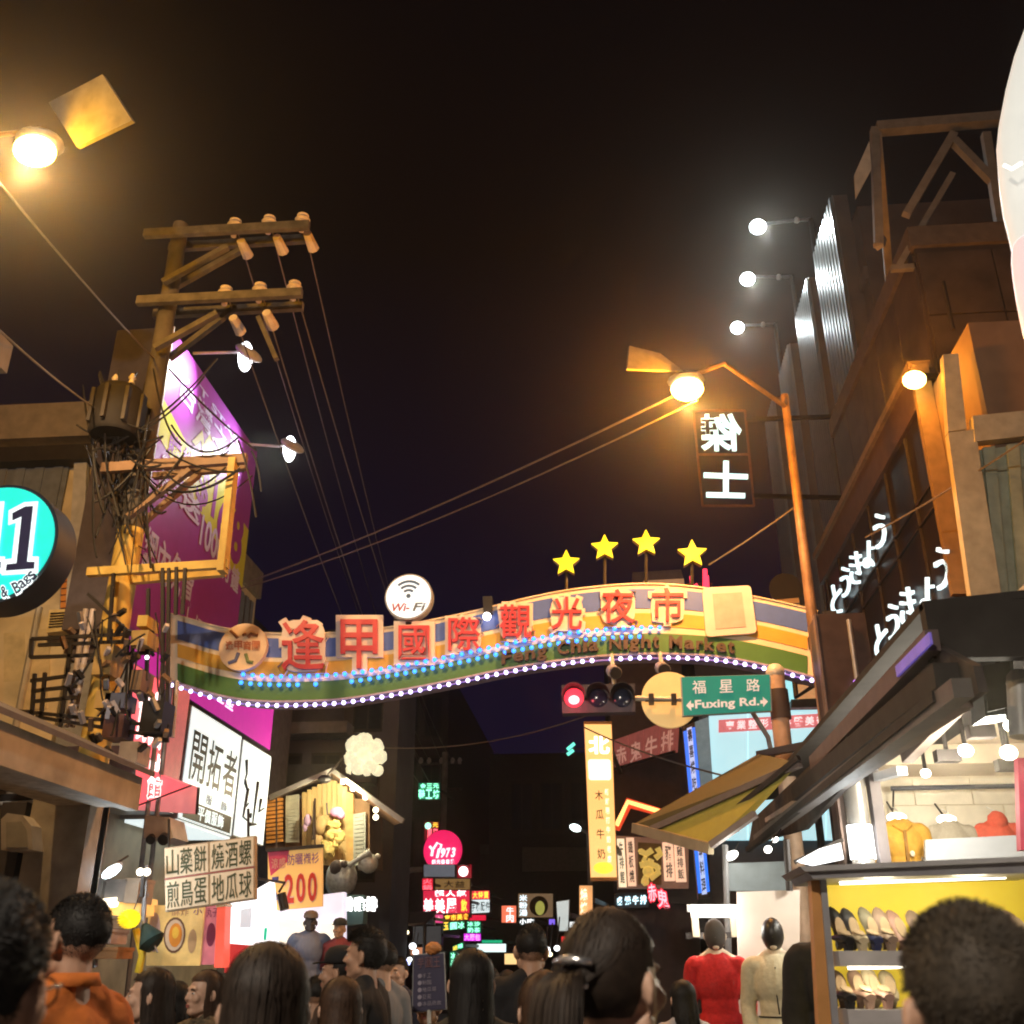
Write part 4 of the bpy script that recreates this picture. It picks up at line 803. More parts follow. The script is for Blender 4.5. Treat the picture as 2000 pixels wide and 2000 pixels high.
part('arm', MB().tube([PY(676, 1694, CY-.9), PY(700, 1678, CY-1), PY(724, 1664, CY-1)], [.06, .05, .09], 10), SV, t, smooth=True); lumps('dark_mouth', [(656, 1694, 12, 14, .2), (672, 1688, 7, 7, .2)], mat('dark brown paint', (.06, .045, .04), .7), t, CY-.8)
part('bracket', MB().bar(PY(690, 1725, CY-.7), PY(690, 1725, CY+.2), .08), DARK, t)
# dark block behind the chalet
t = thing('apartment_block', 'dark apartment block with pale balcony slabs behind the chalet', 'building', (-8, 26, 0))
x1 = PY(770, 1600, 27).x; DW = mat('night grey wall', (.09, .09, .11), .8, nz=.25, sc=1)
part('wall', MB().box(-14, x1, 27, 29.5, 0, 9.2), DW, t)
for z in (5.4, 7.2, 9.0): part('balcony_slab', MB().box(-14, x1-1.2, 26.2, 27, z, z+.3), mat('grey slab', (.2, .2, .22), .8), t); part('balcony_rail', MB().box(-14, x1-1.3, 26.2, 26.26, z+.3, z+1.0), mat('dark rail', (.05, .055, .07), .6), t)
windows(t, qY(27, x1-3.5, x1-.3, 3.3, 9), 3, 3, DARK, GLASS)
# ---------------------------------------------------------------- right: tall ribbed block with roof lamps
TOW = mat('brown grey tower wall', (.13, .10, .085), .7, nz=.25, sc=1.2)
RIB = mat('pale ribbed metal', (.42, .42, .40), .32, .75, nz=.1, sc=3)
t = thing('ribbed_tower', 'tall dark block with pale ribbed metal fins lit by roof lamps', 'building', (9, 27, 0))
part('wall', MB().box(6.9, 14, 21.2, 36, 0, 19.2), TOW, t)
for y0, y1 in [(21.8, 24.3), (25.3, 27.4), (28.8, 30.8), (32.2, 34.2)]: part('ribbed_fin', corrugated(MB(), qX(6.5, y0, y1, 4, 20.1), 9, .05), RIB, t); part('fin_side', MB().box(6.54, 6.9, y0, y1, 4, 20.1), TOW, t)
for z in (6.5, 10, 13.5, 17): part('floor_band', MB().box(6.82, 6.9, 21.2, 36, z, z+.35), mat('dull band', (.17, .13, .11), .7), t)
for z in (7.4, 10.9, 14.4):
    for y in (24.45, 27.6, 31.0): part('window', MB().box(6.84, 6.88, y, y+.75, z, z+1.9), GLASS, t)
ROOFL = glow('cool roof lamp', (.86, .96, 1), 16)
for px, py, ax, ay, Y, lb in [(1480, 443, 1556, 430, 25.8, 'cool white lamp on a roof arm, highest of the three on the ribbed tower'), (1460, 545, 1521, 541, 29.1, 'cool white lamp on a roof arm, middle of the three on the ribbed tower'), (1440, 640, 1490, 634, 32.6, 'cool white lamp on a roof arm, lowest of the three on the ribbed tower')]:
    p = PY(px, py, Y); a = PY(ax, ay, Y); t2 = thing('roof_lamp', lb, 'flood lamp', (6.6, Y, 19.2), 'lamps on arms along the tower roof')
    part('post', MB().tube([V((6.95, Y+.1, 19.2)), V((6.95, Y, a.z))], .07, 8), DARK, t2); part('arm', MB().tube([V((6.95, Y, a.z)), a, p+V((.2, 0, .1))], .05, 8), STEEL, t2)
    part('lens', MB().ball(p, (.25, .22, .23), 14, 8), ROOFL, t2, smooth=True); part('hood', MB().ball(p+V((.04, .1, .14)), (.22, .2, .14), 14, 6), STEEL, t2, smooth=True)
    part('joint', MB().ball(a, .1, 8, 6), PALE, t2)
    lamp('SPOT', p+V((.1, -.1, -.25)), 420, (.85, .96, 1), t2, .15, aim=(6.6, Y-2.6, 15.5), size=R(120), blend=.9)
# mirrored hanging sign seen from behind
q = qP(24, (1354, 802), (1455, 802), (1473, 988), (1372, 988))
t = thing('hanging_sign', 'hanging sign of two glowing characters seen mirrored from behind', 'sign', PY(1420, 988, 24))
f, n_ = qmap(q); TRM = mat('thin brown frame', (.17, .07, .035), .5)
for a, b in [((0, 0), (1, 0)), ((1, 0), (1, 1)), ((1, 1), (0, 1)), ((0, 1), (0, 0)), ((0, .47), (1, .47))]: part('frame_bar', MB().bar(f(*a), f(*b), .05), TRM, t)
AQ = glow('pale aqua neon', (.70, .95, .92), 1.25)
qa = qP(23.95, (1366, 810), (1447, 810), (1449, 882), (1370, 882)); part('character', put_text(MB(), qa, '傑', 0, 0, 1, 1, bold=.018, depth=.06, mirror=True), AQ, t)
qa = qP(23.95, (1374, 900), (1461, 904), (1460, 974), (1374, 972)); part('character', put_text(MB(), qa, '士', 0, 0, 1, 1, bold=.018, depth=.06, mirror=True), AQ, t)
part('bracket', MB().bar(f(1, .1), V((6.95, 24.4, f(1, .1).z+.2)), .1), DARK, t); part('bracket', MB().bar(f(1, .9), V((6.95, 24.4, f(1, .9).z)), .1), DARK, t)

# ---------------------------------------------------------------- right: brown block with hiragana board and roof frame
t = thing('brown_block', 'dark brown clad block behind the black hiragana board', 'building', (9, 18, 0))
part('wall', MB().box(5.5, 14, 14.4, 21.1, 0, 12.6), BROWNW, t); part('parapet', MB().box(5.42, 14, 14.32, 21.12, 12.6, 13.0), mat('brown coping', (.12, .09, .075), .7), t)
CLP = mat('brown cladding panel', (.07, .052, .045), .6, nz=.35, sc=2)
for j in range(6):
    for i in range(7): part('panel', MB().box(5.52+i*1.2, 5.52+i*1.2+1.17, 14.35+random.uniform(0, .012), 14.4, 5.0+j*1.25, 5.0+j*1.25+1.22), CLP, t)
for i in range(5): part('panel', MB().box(5.455+random.uniform(0, .012), 5.5, 14.45+i*1.32, 14.45+i*1.32+1.29, 10.2, 12.5), CLP, t)
BB = mat('black board sheet', (.022, .018, .02), .35, nz=.2)
HG = mat('lit hiragana acrylic', (.6, .7, .72), .4, emit=(.74, .96, 1.0), es=1.2, bump=0)
t = thing('hiragana_board', 'black street board with two rows of glowing hiragana and a thick top beam', 'sign', (5, 18, 6.3))
q = qX(5.0, 13.9, 21.8, 6.35, 9.95)
part('board_sheet', slab(MB(), q, .12), BB, t); AMB = mat('dark beam', (.10, .06, .045), .55)
part('top_beam', MB().box(4.86, 5.2, 13.85, 21.9, 9.95, 10.08), mat('tan beam flange', (.22, .15, .085), .6), t); part('beam_web', MB().box(4.93, 5.12, 13.86, 21.9, 9.35, 9.95), AMB, t)
part('end_post', MB().box(4.88, 5.14, 13.8, 13.92, 6.3, 10.0), mat('tan beam flange', (.32, .2, .1)), t)
for k in range(6): part('mullion', MB().box(4.95, 4.995, 14.9+k*1.3, 14.95+k*1.3, 6.4, 9.3), mat('dark mullion', (.03, .022, .018), .6), t)
for z in (7.75, 8.1): part('rail', MB().box(4.95, 4.99, 13.95, 21.8, z, z+.04), mat('dark mullion', (.07, .045, .035)), t)
rows = [[((1625, 1136), (1648, 1136), (1648, 1202), (1625, 1202), 'と'), ((1643, 1101), (1664, 1101), (1664, 1172), (1643, 1172), 'う'), ((1661, 1070), (1688, 1070), (1688, 1146), (1661, 1146), 'き'), ((1688, 1050), (1711, 1050), (1711, 1114), (1688, 1114), 'よ'), ((1708, 996), (1734, 996), (1734, 1078), (1708, 1078), 'う')],
        [((1711, 1212), (1738, 1212), (1738, 1290), (1711, 1290), 'と'), ((1734, 1172), (1760, 1172), (1760, 1257), (1734, 1257), 'う'), ((1760, 1138), (1792, 1138), (1792, 1228), (1760, 1228), 'き'), ((1800, 1120), (1829, 1120), (1829, 1200), (1800, 1200), 'よ'), ((1827, 1060), (1861, 1060), (1861, 1160), (1827, 1160), 'う')]]
for r_ in rows:
    for a, b, c_, d, ch in r_: part('character', put_text(MB(), [PX(p[0], p[1], 4.93) for p in (a, b, c_, d)], ch, .08, .09, .92, .93, bold=.0, depth=.05, w=.0), HG, t)
part('stand_off', MB().bar((4.99, 14.2, 7.0), (5.5, 14.5, 7.0), .1), DARK, t); part('stand_off', MB().bar((4.99, 21, 7.0), (5.5, 20.8, 7.0), .1), DARK, t)
t = thing('roof_frame', 'bare steel billboard frame on the dark roof at the top right', 'billboard frame', (7, 14.5, 13))
FRM = mat('dim frame steel', (.28, .24, .2), .6, .3)
def fb(a, b, Y=14.5, w=.14, m=FRM): part('frame_bar', MB().bar(PY(*a, Y), PY(*b, Y), w), m, t)
fb((1712, 252), (2040, 225), w=.2); fb((1708, 252), (1716, 480)); fb((1925, 262), (1985, 640)); fb((1862, 262), (1770, 420)); fb((1862, 275), (1975, 390)); fb((1740, 525), (1990, 510), w=.1); fb((1860, 340), (1755, 520), w=.1)
part('rear_leg', MB().bar(PY(1712, 252, 14.5), V((PY(1712, 252, 14.5).x+.4, 16.5, 13)), .14), FRM, t); part('front_leg', MB().bar(PY(1716, 480, 14.5), V((PY(1716, 480, 14.5).x+.1, 14.6, 13)), .14), FRM, t)
part('pale_plate', MB().prism([PY(a, b, 14.2) for a, b in [(1698, 275), (1702, 330), (1672, 386), (1669, 340)]], (0, .06, 0)), mat('pale plate', (.5, .47, .42), .5), t)
# ---------------------------------------------------------------- right: ribbed pale green house
t = thing('green_ribbed_house', 'house with pale green ribbed metal and buff trim at the right edge', 'building', (8, 12.5, 0))
GRS = mat('pale green ribbed sheet', (.34, .40, .32), .5, .2); BUF = mat('buff trim', (.40, .38, .30), .6)
part('wall', MB().box(5.15, 12, 12.15, 13.85, .12, 9.6), mat('brown rear wall', (.2, .13, .09), .75, nz=.25, sc=1.5), t)
part('ribbed_sheet', corrugated(MB(), qP(12.1, (1905, 880), (2140, 850), (2140, 1260), (1945, 1240)), 5, .06), GRS, t)
part('trim', slab(MB(), qP(12.0, (1852, 845), (1905, 838), (1962, 1200), (1902, 1205)), .14), BUF, t); part('trim', slab(MB(), qP(12.05, (1842, 692), (1872, 690), (1888, 838), (1852, 843)), .14), BUF, t); part('trim', slab(MB(), qP(11.98, (1900, 812), (2120, 790), (2120, 838), (1905, 862)), .16), BUF, t)
for dx in (0, 1): part('roof_wire_post', MB().tube([V((5+dx*2, 12.3, 9.6)), V((5+dx*2, 12.3, 10.4))], .03), DARK, t)
# ---------------------------------------------------------------- right edge: big round white shop sign close by
t = thing('round_shop_sign', 'tall smooth white curved shop sign close at the right edge', 'sign', PY(2040, 640, 6.6))
WL = mat('lit white lobe', (.62, .64, .62), .35, nz=.06, emit=(.56, .60, .57), es=.72, bump=0); WP = mat('pinkish lobe', (.6, .5, .5), .35, nz=.06, emit=(.62, .52, .52), es=.8, bump=0)
def lobe(rows, nm, m):
    vs = []; n = 28
    for xl, y in rows:
        a, b = PY(xl, y, 6.6), PY(2290, y, 6.6); c = (a+b)/2; rx = (b-a).length/2
        vs += [c+V((rx*math.cos(2*math.pi*k/n), .34*math.sin(2*math.pi*k/n), 0)) for k in range(n)]
    part(nm, MB().add(vs, [(i*n+k, i*n+(k+1) % n, (i+1)*n+(k+1) % n, (i+1)*n+k) for i in range(len(rows)-1) for k in range(n)]+[tuple(range(n)), tuple(range((len(rows)-1)*n, len(rows)*n))]), m, t, smooth=True)
lobe([(2120, -60), (2045, -20), (2000, 43), (1979, 99), (1962, 165), (1950, 228), (1946, 270), (1949, 310), (1953, 360), (1960, 405), (1969, 440), (1976, 470)], 'upper_shell', WL)
lobe([(1977, 471), (1976, 495), (1979, 525), (1985, 564), (1992, 600), (2000, 637), (2016, 680), (2045, 720), (2110, 750)], 'lower_shell', WP)
part('kink_highlight', MB().tube([PY(1962, 323, 6.35), PY(1976, 330, 6.28), PY(1996, 318, 6.25)], .014), glow('painted kink glint', (1, 1, .95), 1.6, samp=False), t)  # glowing tube painted in for the bright highlight on the shell
part('bracket', MB().bar(PY(2120, 300, 6.7), V((6.5, 7.4, PY(2120, 300, 6.7).z)), .12), DARK, t)
t = thing('shop_house', 'dark shop house behind the round white sign at the right edge', 'building', (9, 6, 0)); part('wall', MB().box(6.4, 12, -3, 11.9, 3.9, 9.2), BROWNW, t); part('parapet', MB().box(6.35, 12, -3.05, 11.95, 9.2, 9.5), CONC, t)
windows(t, qX(6.4, -2, 8, 5, 8.2), 4, 1, FRAME, GLASS)
# ---------------------------------------------------------------- right: long dark eaves over the clothes shop
t = thing('eaves_canopy', 'long dark layered eaves running over the clothes stalls on the right', 'canopy', (2.4, 10, 3.3))
EV = [mat('reddish brown flashing', (.10, .07, .065), .6, .1), mat('black eave sheet', (.03, .028, .027), .85, spec=.15), mat('grey brown gutter', (.10, .09, .085), .6, .1), mat('brown purlin', (.12, .09, .075), .6)]
def run(p, q_, X, w, h, m, nm): a = PX(*p, X); b = PX(*q_, X); part(nm, MB().bar(a, b, w, h), m, t)
run((1590, 1492), (1822, 1250), 1.98, .08, .13, EV[0], 'flashing'); run((1560, 1550), (1850, 1318), 1.94, .14, .14, EV[1], 'eave_sheet'); run((1480, 1640), (1880, 1343), 1.84, .10, .10, EV[2], 'gutter'); run((1640, 1530), (1880, 1364), 2.0, .1, .1, EV[3], 'purlin'); run((1560, 1545), (1700, 1440), 1.95, .06, .05, EV[2], 'purlin'); run((1460, 1660), (1830, 1360), 1.8, .05, .06, EV[1], 'gutter_lip')
run((1500, 1602), (1700, 1480), 1.95, .07, .05, mat('pale gutter lip', (.4, .36, .33), .5), 'lip'); run((1735, 1455), (1820, 1370), 1.98, .06, .05, mat('pale gutter lip', (.4, .36, .33)), 'lip')
part('roof_sheet', MB().prism([(2.0, 6.2, 3.62), (2.0, 14.2, 3.62), (5.2, 14.2, 3.9), (5.2, 6.2, 3.9)], (0, 0, .05)), EV[1], t)
part('lintel', MB().box(2.0, 9, 6.18, 6.28, 3.3, 3.66), EV[1], t)
part('tube', MB().bar(PY(1625, 1542, 10.5), PY(1762, 1505, 9.0), .09, .07), mat('unlit tube white', (.5, .5, .5), .5), t)
part('cross_beam', MB().bar(PY(1770, 1480, 9.5), PY(1920, 1330, 8), .1), EV[3], t)
part('painted_blue_wash', MB().bar(PX(1752, 1312, 1.93), PX(1818, 1246, 1.93), .015, .07), mat('violet lit strip', (.2, .15, .5), .5, emit=(.10, .07, .38), es=.5), t)  # bluish light on the flashing end put in as a glowing strip
part('soffit_board', MB().prism([PX(a, b, 2.02) for a, b in [(1462, 1650), (1470, 1600), (1600, 1478), (1822, 1258), (1900, 1300), (1912, 1352), (1754, 1462), (1640, 1545), (1570, 1620)]], (.05, 0, 0)), mat('dark soffit', (.055, .048, .045), .85, spec=.15, nz=.4), t)
for y in (13.0, 14.0): part('post', MB().tube([V((2.75, y, .12)), V((2.75, y, 3.8))], .05), DARK, t)
for px, py in ((1672, 1333), (1695, 1334)): part('led', MB().ball(PY(px, py, 12.25), .035, 8, 6), glow('violet led', (.4, .2, 1), 2, samp=False), col_)
t = thing('speaker_box', 'dark grey box speaker hanging at the corner of the eaves', 'speaker', PY(1945, 1400, 7.6)); part('cabinet', slab(MB(), qP(7.6, (1912, 1260), (1975, 1240), (1985, 1392), (1925, 1400)), .3), mat('blue grey cabinet', (.10, .12, .13), .5), t); part('grille', slab(MB(), qP(7.57, (1920, 1300), (1972, 1290), (1978, 1380), (1930, 1390)), .02), mat('dark grille', (.05, .06, .06), .7), t); part('bracket', MB().bar(PY(1945, 1250, 7.7), V((2.7, 7.9, 3.9)), .06), DARK, t)
t = thing('cylinder_lamp', 'grey hanging canister at the right edge of the eaves', 'lamp', PY(1995, 1440, 6.5)); part('body', MB().tube([PY(1992, 1330, 6.5), PY(1998, 1440, 6.5)], .08, 12), mat('pale grey canister', (.3, .32, .33), .4), t, smooth=True); part('cap', MB().ball(PY(1992, 1332, 6.5), .085, 10, 6), mat('pale grey canister', (.3, .32, .33)), t)
# ---------------------------------------------------------------- right: folding awning
t = thing('folding_awning', 'olive folding awning with yellow underside left of the dark eaves', 'awning', PY(1400, 1640, 11)); OL = mat('olive awning cloth', (.075, .065, .02), .8, nz=.1); YU = mat('yellow green awning underside', (.32, .30, .06), .8, nz=.1)
A = PY(1238, 1612, 11.5); B = PY(1482, 1474, 12.6); E_ = PY(1560, 1492, 9.6); Cc = PY(1388, 1652, 10.2); D = PY(1262, 1624, 11.3)
part('side_cloth', MB().prism([A, B, E_, D], (0, .02, .015)), OL, t); part('under_cloth', MB().prism([D+V((0, -.02, 0)), E_+V((0, -.02, 0)), PY(1470, 1590, 9.9), Cc], (0, .02, .015)), YU, t); part('front_bar', MB().bar(A-V((0, .03, .03)), Cc-V((0, .03, .03)), .06, .1), mat('awning bar', (.25, .2, .12), .5), t); part('arm', MB().bar(D-V((0, .06, .01)), E_-V((0, .06, .01)), .06), mat('grey brown arm', (.16, .13, .12), .5), t); part('arm', MB().bar(Cc-V((0, .06, 0)), PY(1475, 1590, 9.8), .06), mat('grey brown arm', (.16, .13, .12)), t); part('arm', MB().bar(PY(1400, 1612, 10.4), PY(1560, 1480, 9.5), .05), DARK, t); part('wall_rail', MB().bar(B, V((2.55, 11, 3.8)), .08), DARK, t)
t = thing('camera_post', 'short pinkish pole clamp beside the awning and the signal pole', 'clamp', PY(1510, 1520, 13)); part('body', MB().tube([PY(1500, 1470, 13), PY(1508, 1522, 13)], .09, 10), mat('pinkish clamp', (.4, .27, .26), .5), t, smooth=True); part('collar', MB().tube([PY(1512, 1480, 13.2), PY(1560, 1520, 13.2)], .18, 10), mat('dark collar', (.07, .05, .055), .6), t); part('prop', MB().bar(PY(1508, 1515, 13.1), PY(1545, 1560, 15.4), .06), DARK, t)

# ---------------------------------------------------------------- right: clothes shop interior
t = thing('clothes_shop', 'open cream lit clothes shop with white block back wall under the eaves', 'shop', (4, 9, 0))
CREAM = mat('cream plaster', (.74, .66, .50), .7, nz=.08)
part('back_wall', MB().box(2.75, 9, 12.0, 12.1, .12, 3.75), CREAM, t)
for j in range(7):
    for i in range(9):
        x0 = 2.8+i*.62+(.31 if j % 2 else 0); part('block', MB().box(x0+.008, x0+.612, 11.965+random.uniform(0, .012), 12.0, 1.5+j*.29, 1.5+j*.29+.278), mat('white painted block', (.78, .72, .58), .7, nz=.1), t)
part('ceiling', MB().box(2.7, 9, 6.3, 12.1, 3.76, 3.82), mat('cream ceiling', (.66, .56, .42), .7, nz=.06), t)
part('ceiling_step', MB().box(2.75, 9, 11.2, 12.0, 3.55, 3.752), mat('cream ceiling', (.66, .56, .42)), t)
part('side_wall', MB().box(8.9, 9, 5.6, 12, .12, 3.8), CREAM, t)
part('red_jamb', slab(MB(), qP(9.5, (1988, 1480), (2002, 1480), (2006, 1660), (1994, 1660)), .1), mat('maroon jamb', (.2, .02, .04), .5), t)
part('clothes_rail', MB().tube([PY(1740, 1540, 11.5), PY(1985, 1535, 11.5)], .025), mat('dark rail', (.05, .055, .07)), t); part('rail_hook', MB().tube([PY(1745, 1545, 11.5), PY(1744, 1580, 11.7)], .01), DARK, t)
q = qP(10.8, (1808, 1640), (2010, 1630), (2010, 1698), (1808, 1700)); part('white_screen', slab(MB(), q, .06), mat('pale blue screen', (.40, .43, .48), .6, nz=.05), t)
SP = glow('warm white spot', (1, .95, .84), 7.0)
for px, py, r_, Y, lb, e in [(1886, 1466, 15, 8.6, 'warm spot lamp on the shop ceiling, left of the glaring pair', 62), (1970, 1470, 17, 8.4, 'glaring warm spot lamp on the shop ceiling beside the canister', 62), (1973, 1417, 13, 7.6, 'warm spot lamp nearest the dark eaves', 50), (1808, 1510, 10, 10.0, 'small angled spot lamp above the mustard jacket', 58)]:
    p = PY(px, py, Y); m_ = mpp(px, py, Y); s2 = thing('ceiling_spot', lb, 'lamp', V((p.x, p.y, 3.74)), 'ceiling spots in the clothes shop')
    part('lens', MB().ball(p, (r_*m_, r_*m_*.7, r_*m_*.85), 14, 8), SP, s2, smooth=True); part('stem', MB().tube([p, V((p.x, p.y, 3.76))], .018), DARK, s2); part('base', MB().box(p.x-.09, p.x+.09, p.y-.09, p.y+.09, 3.7, 3.757), DARK, s2)
    lamp('POINT', p+V((-.05, .12, -.12)), e, (1, .90, .72), s2, .08)
for px, py, Y, lb in [(1915, 1430, 8.6, 'unlit dark spot head nearest the speaker box'), (1850, 1477, 9.2, 'unlit dark spot head above the mustard jacket'), (1968, 1495, 9.8, 'unlit dark spot head deepest in the shop by the maroon jamb')]:
    c = PY(px, py, Y); s2 = thing('track_lamp', lb, 'lamp', c, 'unlit spot heads on the shop ceiling'); part('head', MB().box(c.x-.1, c.x+.1, c.y-.06, c.y+.06, c.z-.05, c.z+.05), DARK, s2); part('stem', MB().tube([c, V((c.x, c.y, 3.77))], .02), DARK, s2)
t = thing('round_column', 'shiny grey round column with glaring white collar lamps beside the mustard jacket', 'column', PY(1680, 1890, 9.5))
cx = PY(1676, 1600, 9.5); part('shaft', MB().tube([(cx.x, 9.5, .12), (cx.x, 9.5, 3.2)], .095, 20), mat('grey column enamel', (.33, .31, .28), .3, .4), t, smooth=True)
part('pilaster', MB().box(cx.x+.13, cx.x+.22, 9.45, 9.6, .12, 3.22), mat('dark pilaster', (.12, .1, .1), .5), t)
for py, h in ((1635, 22), (1668, 14)): c = PY(1680, py, 9.5); m_ = mpp(1680, py, 9.5); part('collar_lamp', MB().tube([V((cx.x, 9.5, c.z+h*m_)), V((cx.x, 9.5, c.z-h*m_*.7))], .108, 16), glow('cool glaring collar', (.95, 1, 1), 3.0), t, smooth=True)
lamp('POINT', PY(1680, 1650, 9.2), 14, (.95, 1, 1), t, .08)
t = thing('light_board', 'glaring white slanted light panel left of the round column', 'lamp', PY(1600, 1690, 11)); part('panel', MB().prism([PY(a, b, 11) for a, b in [(1556, 1682), (1600, 1658), (1642, 1646), (1648, 1678), (1590, 1690)]], (0, .08, 0)), glow('glaring white panel', (.97, .98, 1), 1.6), t); part('frame', MB().bar(PY(1552, 1684, 11.05), PY(1646, 1640, 11.05), .04), DARK, t)
part('stand', MB().tube([PY(1600, 1690, 11.05), V((PY(1600, 1690, 11.05).x, 11.05, .12))], .03), DARK, t)
AWB = glow('awning bulb', (1, .97, .88), 5)
for px, py, rx, ry, Y, lb in [(1429, 1671, 14, 8, 10.6, 'slanted oval bulb under the olive awning, nearest its front bar'), (1500, 1659, 8, 7, 11.2, 'round bulb under the eaves, middle of three'), (1514, 1640, 7, 5, 11.4, 'small bulb under the eaves, highest of three')]:
    p = PY(px, py, Y); m_ = mpp(px, py, Y); s2 = thing('hanging_bulb', lb, 'lamp', p, 'bulbs under the awning and eaves'); part('bulb', MB().ball(p, (rx*m_, ry*m_, ry*m_), 12, 8, ax=Matrix.Rotation(R(-28), 3, 'Y')), AWB, s2, smooth=True); part('cord', MB().tube([p, PY(px+14, py-26, Y+.1)], .008), DARK, s2)
lamp('POINT', PY(1440, 1690, 10.2), 7, (1, .95, .85), s2, .1)

# ---------------------------------------------------------------- right: shoe stall
SY_ = 5.7
t = thing('shoe_rack', 'yellow backed shoe rack with grey shelves and orange left post', 'shoe rack', PY(1800, 1890, SY_))
YB = mat('yellow rack back', (.75, .58, .06), .55, nz=.08, emit=(.80, .55, .04), es=.42); GS = mat('grey rack trim', (.32, .32, .35), .45, .3)
part('back_panel', MB().box(*(lambda a, b: (a.x, b.x+.9, SY_+.28, SY_+.32, .4, a.z))(PY(1610, 1716, SY_+.3), PY(2000, 1716, SY_+.3))), YB, t)
part('top_trim', slab(MB(), qP(SY_-.22, (1572, 1694), (2060, 1676), (2060, 1704), (1588, 1716)), .55), GS, t); part('top_lip', slab(MB(), qP(SY_-.25, (1562, 1692), (2060, 1670), (2060, 1680), (1572, 1702)), .6), mat('pale grey trim', (.42, .42, .44)), t)
part('tube', MB().tube([PY(1640, 1720, SY_+.05), PY(1962, 1708, SY_+.05)], .022, 10), glow('warm white tube', (1, .93, .75), 3.4), t, smooth=True)
part('tube', MB().tube([PY(1656, 1888, SY_-.02), PY(2000, 1880, SY_-.02)], .014, 8), glow('warm white tube', (1, .93, .75), 3.4), t, smooth=True); lamp('POINT', PY(1700, 1896, SY_-.12), 2.2, (1, .88, .62), t, .06); lamp('POINT', PY(1960, 1893, SY_-.12), 2.2, (1, .88, .62), t, .06)
lamp('POINT', PY(1720, 1735, SY_-.1), 3.2, (1, .88, .62), t, .1); lamp('POINT', PY(1900, 1732, SY_-.1), 3.2, (1, .88, .62), t, .1)
part('left_post', slab(MB(), qP(SY_-.1, (1584, 1718), (1602, 1716), (1632, 2080), (1604, 2080)), .1), mat('orange post', (.55, .26, .08), .6), t); part('left_rail', slab(MB(), qP(SY_-.12, (1602, 1716), (1614, 1716), (1646, 2080), (1632, 2080)), .06), GS, t)
for y0, y1 in ((1857, 1884), (1972, 2000), (2090, 2120)):
    a = PY(1638+(y0-1857)*.15, y0, SY_-.15); b = PY(2030, y0-4, SY_-.15); h = (y1-y0)*mpp(1800, y0, SY_); part('shelf', MB().box(a.x, b.x+.5, SY_-.15, SY_+.28, a.z-h, a.z), mat('grey shelf', (.45, .43, .44), .5), t)
for x in (PY(1600, 1890, SY_).x, PY(2040, 1890, SY_).x+.5): part('foot', MB().box(x-.03, x+.03, SY_-.1, SY_+.3, .12, 1.0), GS, t)
def shoe_mb(c, yaw, lean, L=.215):
    mb = MB(); rot = Matrix.Rotation(R(yaw), 3, 'Z') @ Matrix.Rotation(R(lean), 3, 'X')
    st = [(0, .028, .045, .045), (.12, .034, .05, .05), (.35, .033, .035, .052), (.6, .040, .02, .05), (.8, .035, .014, .038), (.94, .018, .010, .022), (1, .004, .008, .010)]
    n = 12; up = []; 
    for s_, wx, base, top_ in st:
        for k in range(n):
            a = 2*math.pi*k/n; y = s_*L; z = base*.55+(top_-.0)*.5*(math.sin(a)+1)*.75
            up.append(c+rot @ V((wx*math.cos(a), y, z)))
    mb.add(up, [(i*n+k, i*n+(k+1) % n, (i+1)*n+(k+1) % n, (i+1)*n+k) for i in range(len(st)-1) for k in range(n)]+[tuple(range(n))])
    op = MB(); pts = [c+rot @ V((.024*math.cos(2*math.pi*k/12), .30*L+.27*L*math.sin(2*math.pi*k/12), .068-.0006*abs(k))) for k in range(12)]; op.prism(pts, rot @ V((0, 0, .006)))
    hl = MB(); hl.hexa([c+rot @ V(p) for p in ((-.02, .0, .025), (.02, .0, .025), (.02, .05, .025), (-.02, .05, .025))], [c+rot @ V(p) for p in ((-.012, .004, -.035), (.012, .004, -.035), (.012, .03, -.035), (-.012, .03, -.035))])
    return mb, op, hl
cols = {'black': (.015, .015, .017), 'dark grey': (.05, .05, .055), 'olive grey': (.25, .23, .16), 'taupe': (.34, .24, .18), 'dusty rose': (.42, .25, .2), 'cream': (.65, .55, .36), 'blush': (.55, .36, .26), 'brown': (.14, .09, .06), 'navy': (.03, .04, .12)}
def shoe(px, py, cl, lb, tilt=58, yaw=4):
    tilt += random.uniform(-5, 5); yaw += random.uniform(-9, 9); c = PY(px+random.uniform(-2, 2), py, SY_+.02); o = thing('shoe', lb, 'shoe', c, 'shoes on the rack'); a, b, h = shoe_mb(c, yaw, tilt); m = mat(cl+' shoe leather', cols[cl], .35)
    part('upper', a, m, o, smooth=True); part('opening', b, mat('shoe lining tan', (.45, .33, .2), .7), o); part('heel', h, m, o)
zt, zb = 1850, 1965
for px, cl, lb in [(1642, 'black', 'black heeled shoe at the left end of the upper shelf'), (1672, 'dark grey', 'dark grey heeled shoe, second along the upper shelf'), (1704, 'olive grey', 'olive grey pointed pump on the upper shelf'), (1732, 'taupe', 'taupe pointed pump on the upper shelf'), (1764, 'dusty rose', 'dusty rose pump beside the short haired man on the upper shelf'), (1800, 'taupe', 'taupe pump half hidden by the short haired man'), (1936, 'brown', 'brown pump right of the short haired man'), (1968, 'brown', 'brown pump second right of the short haired man'), (1998, 'blush', 'blush pump cut by the right edge')]: shoe(px, zt, cl, lb)
for px, cl, lb in [(1648, 'brown', 'brown pump at the left end of the lower shelf'), (1680, 'blush', 'blush pump, second along the lower shelf'), (1712, 'cream', 'cream pump, third along the lower shelf'), (1745, 'cream', 'cream pump next to the ear of the short haired man'), (1990, 'taupe', 'taupe pump at the right end of the lower shelf')]: shoe(px, zb, cl, lb, 50)
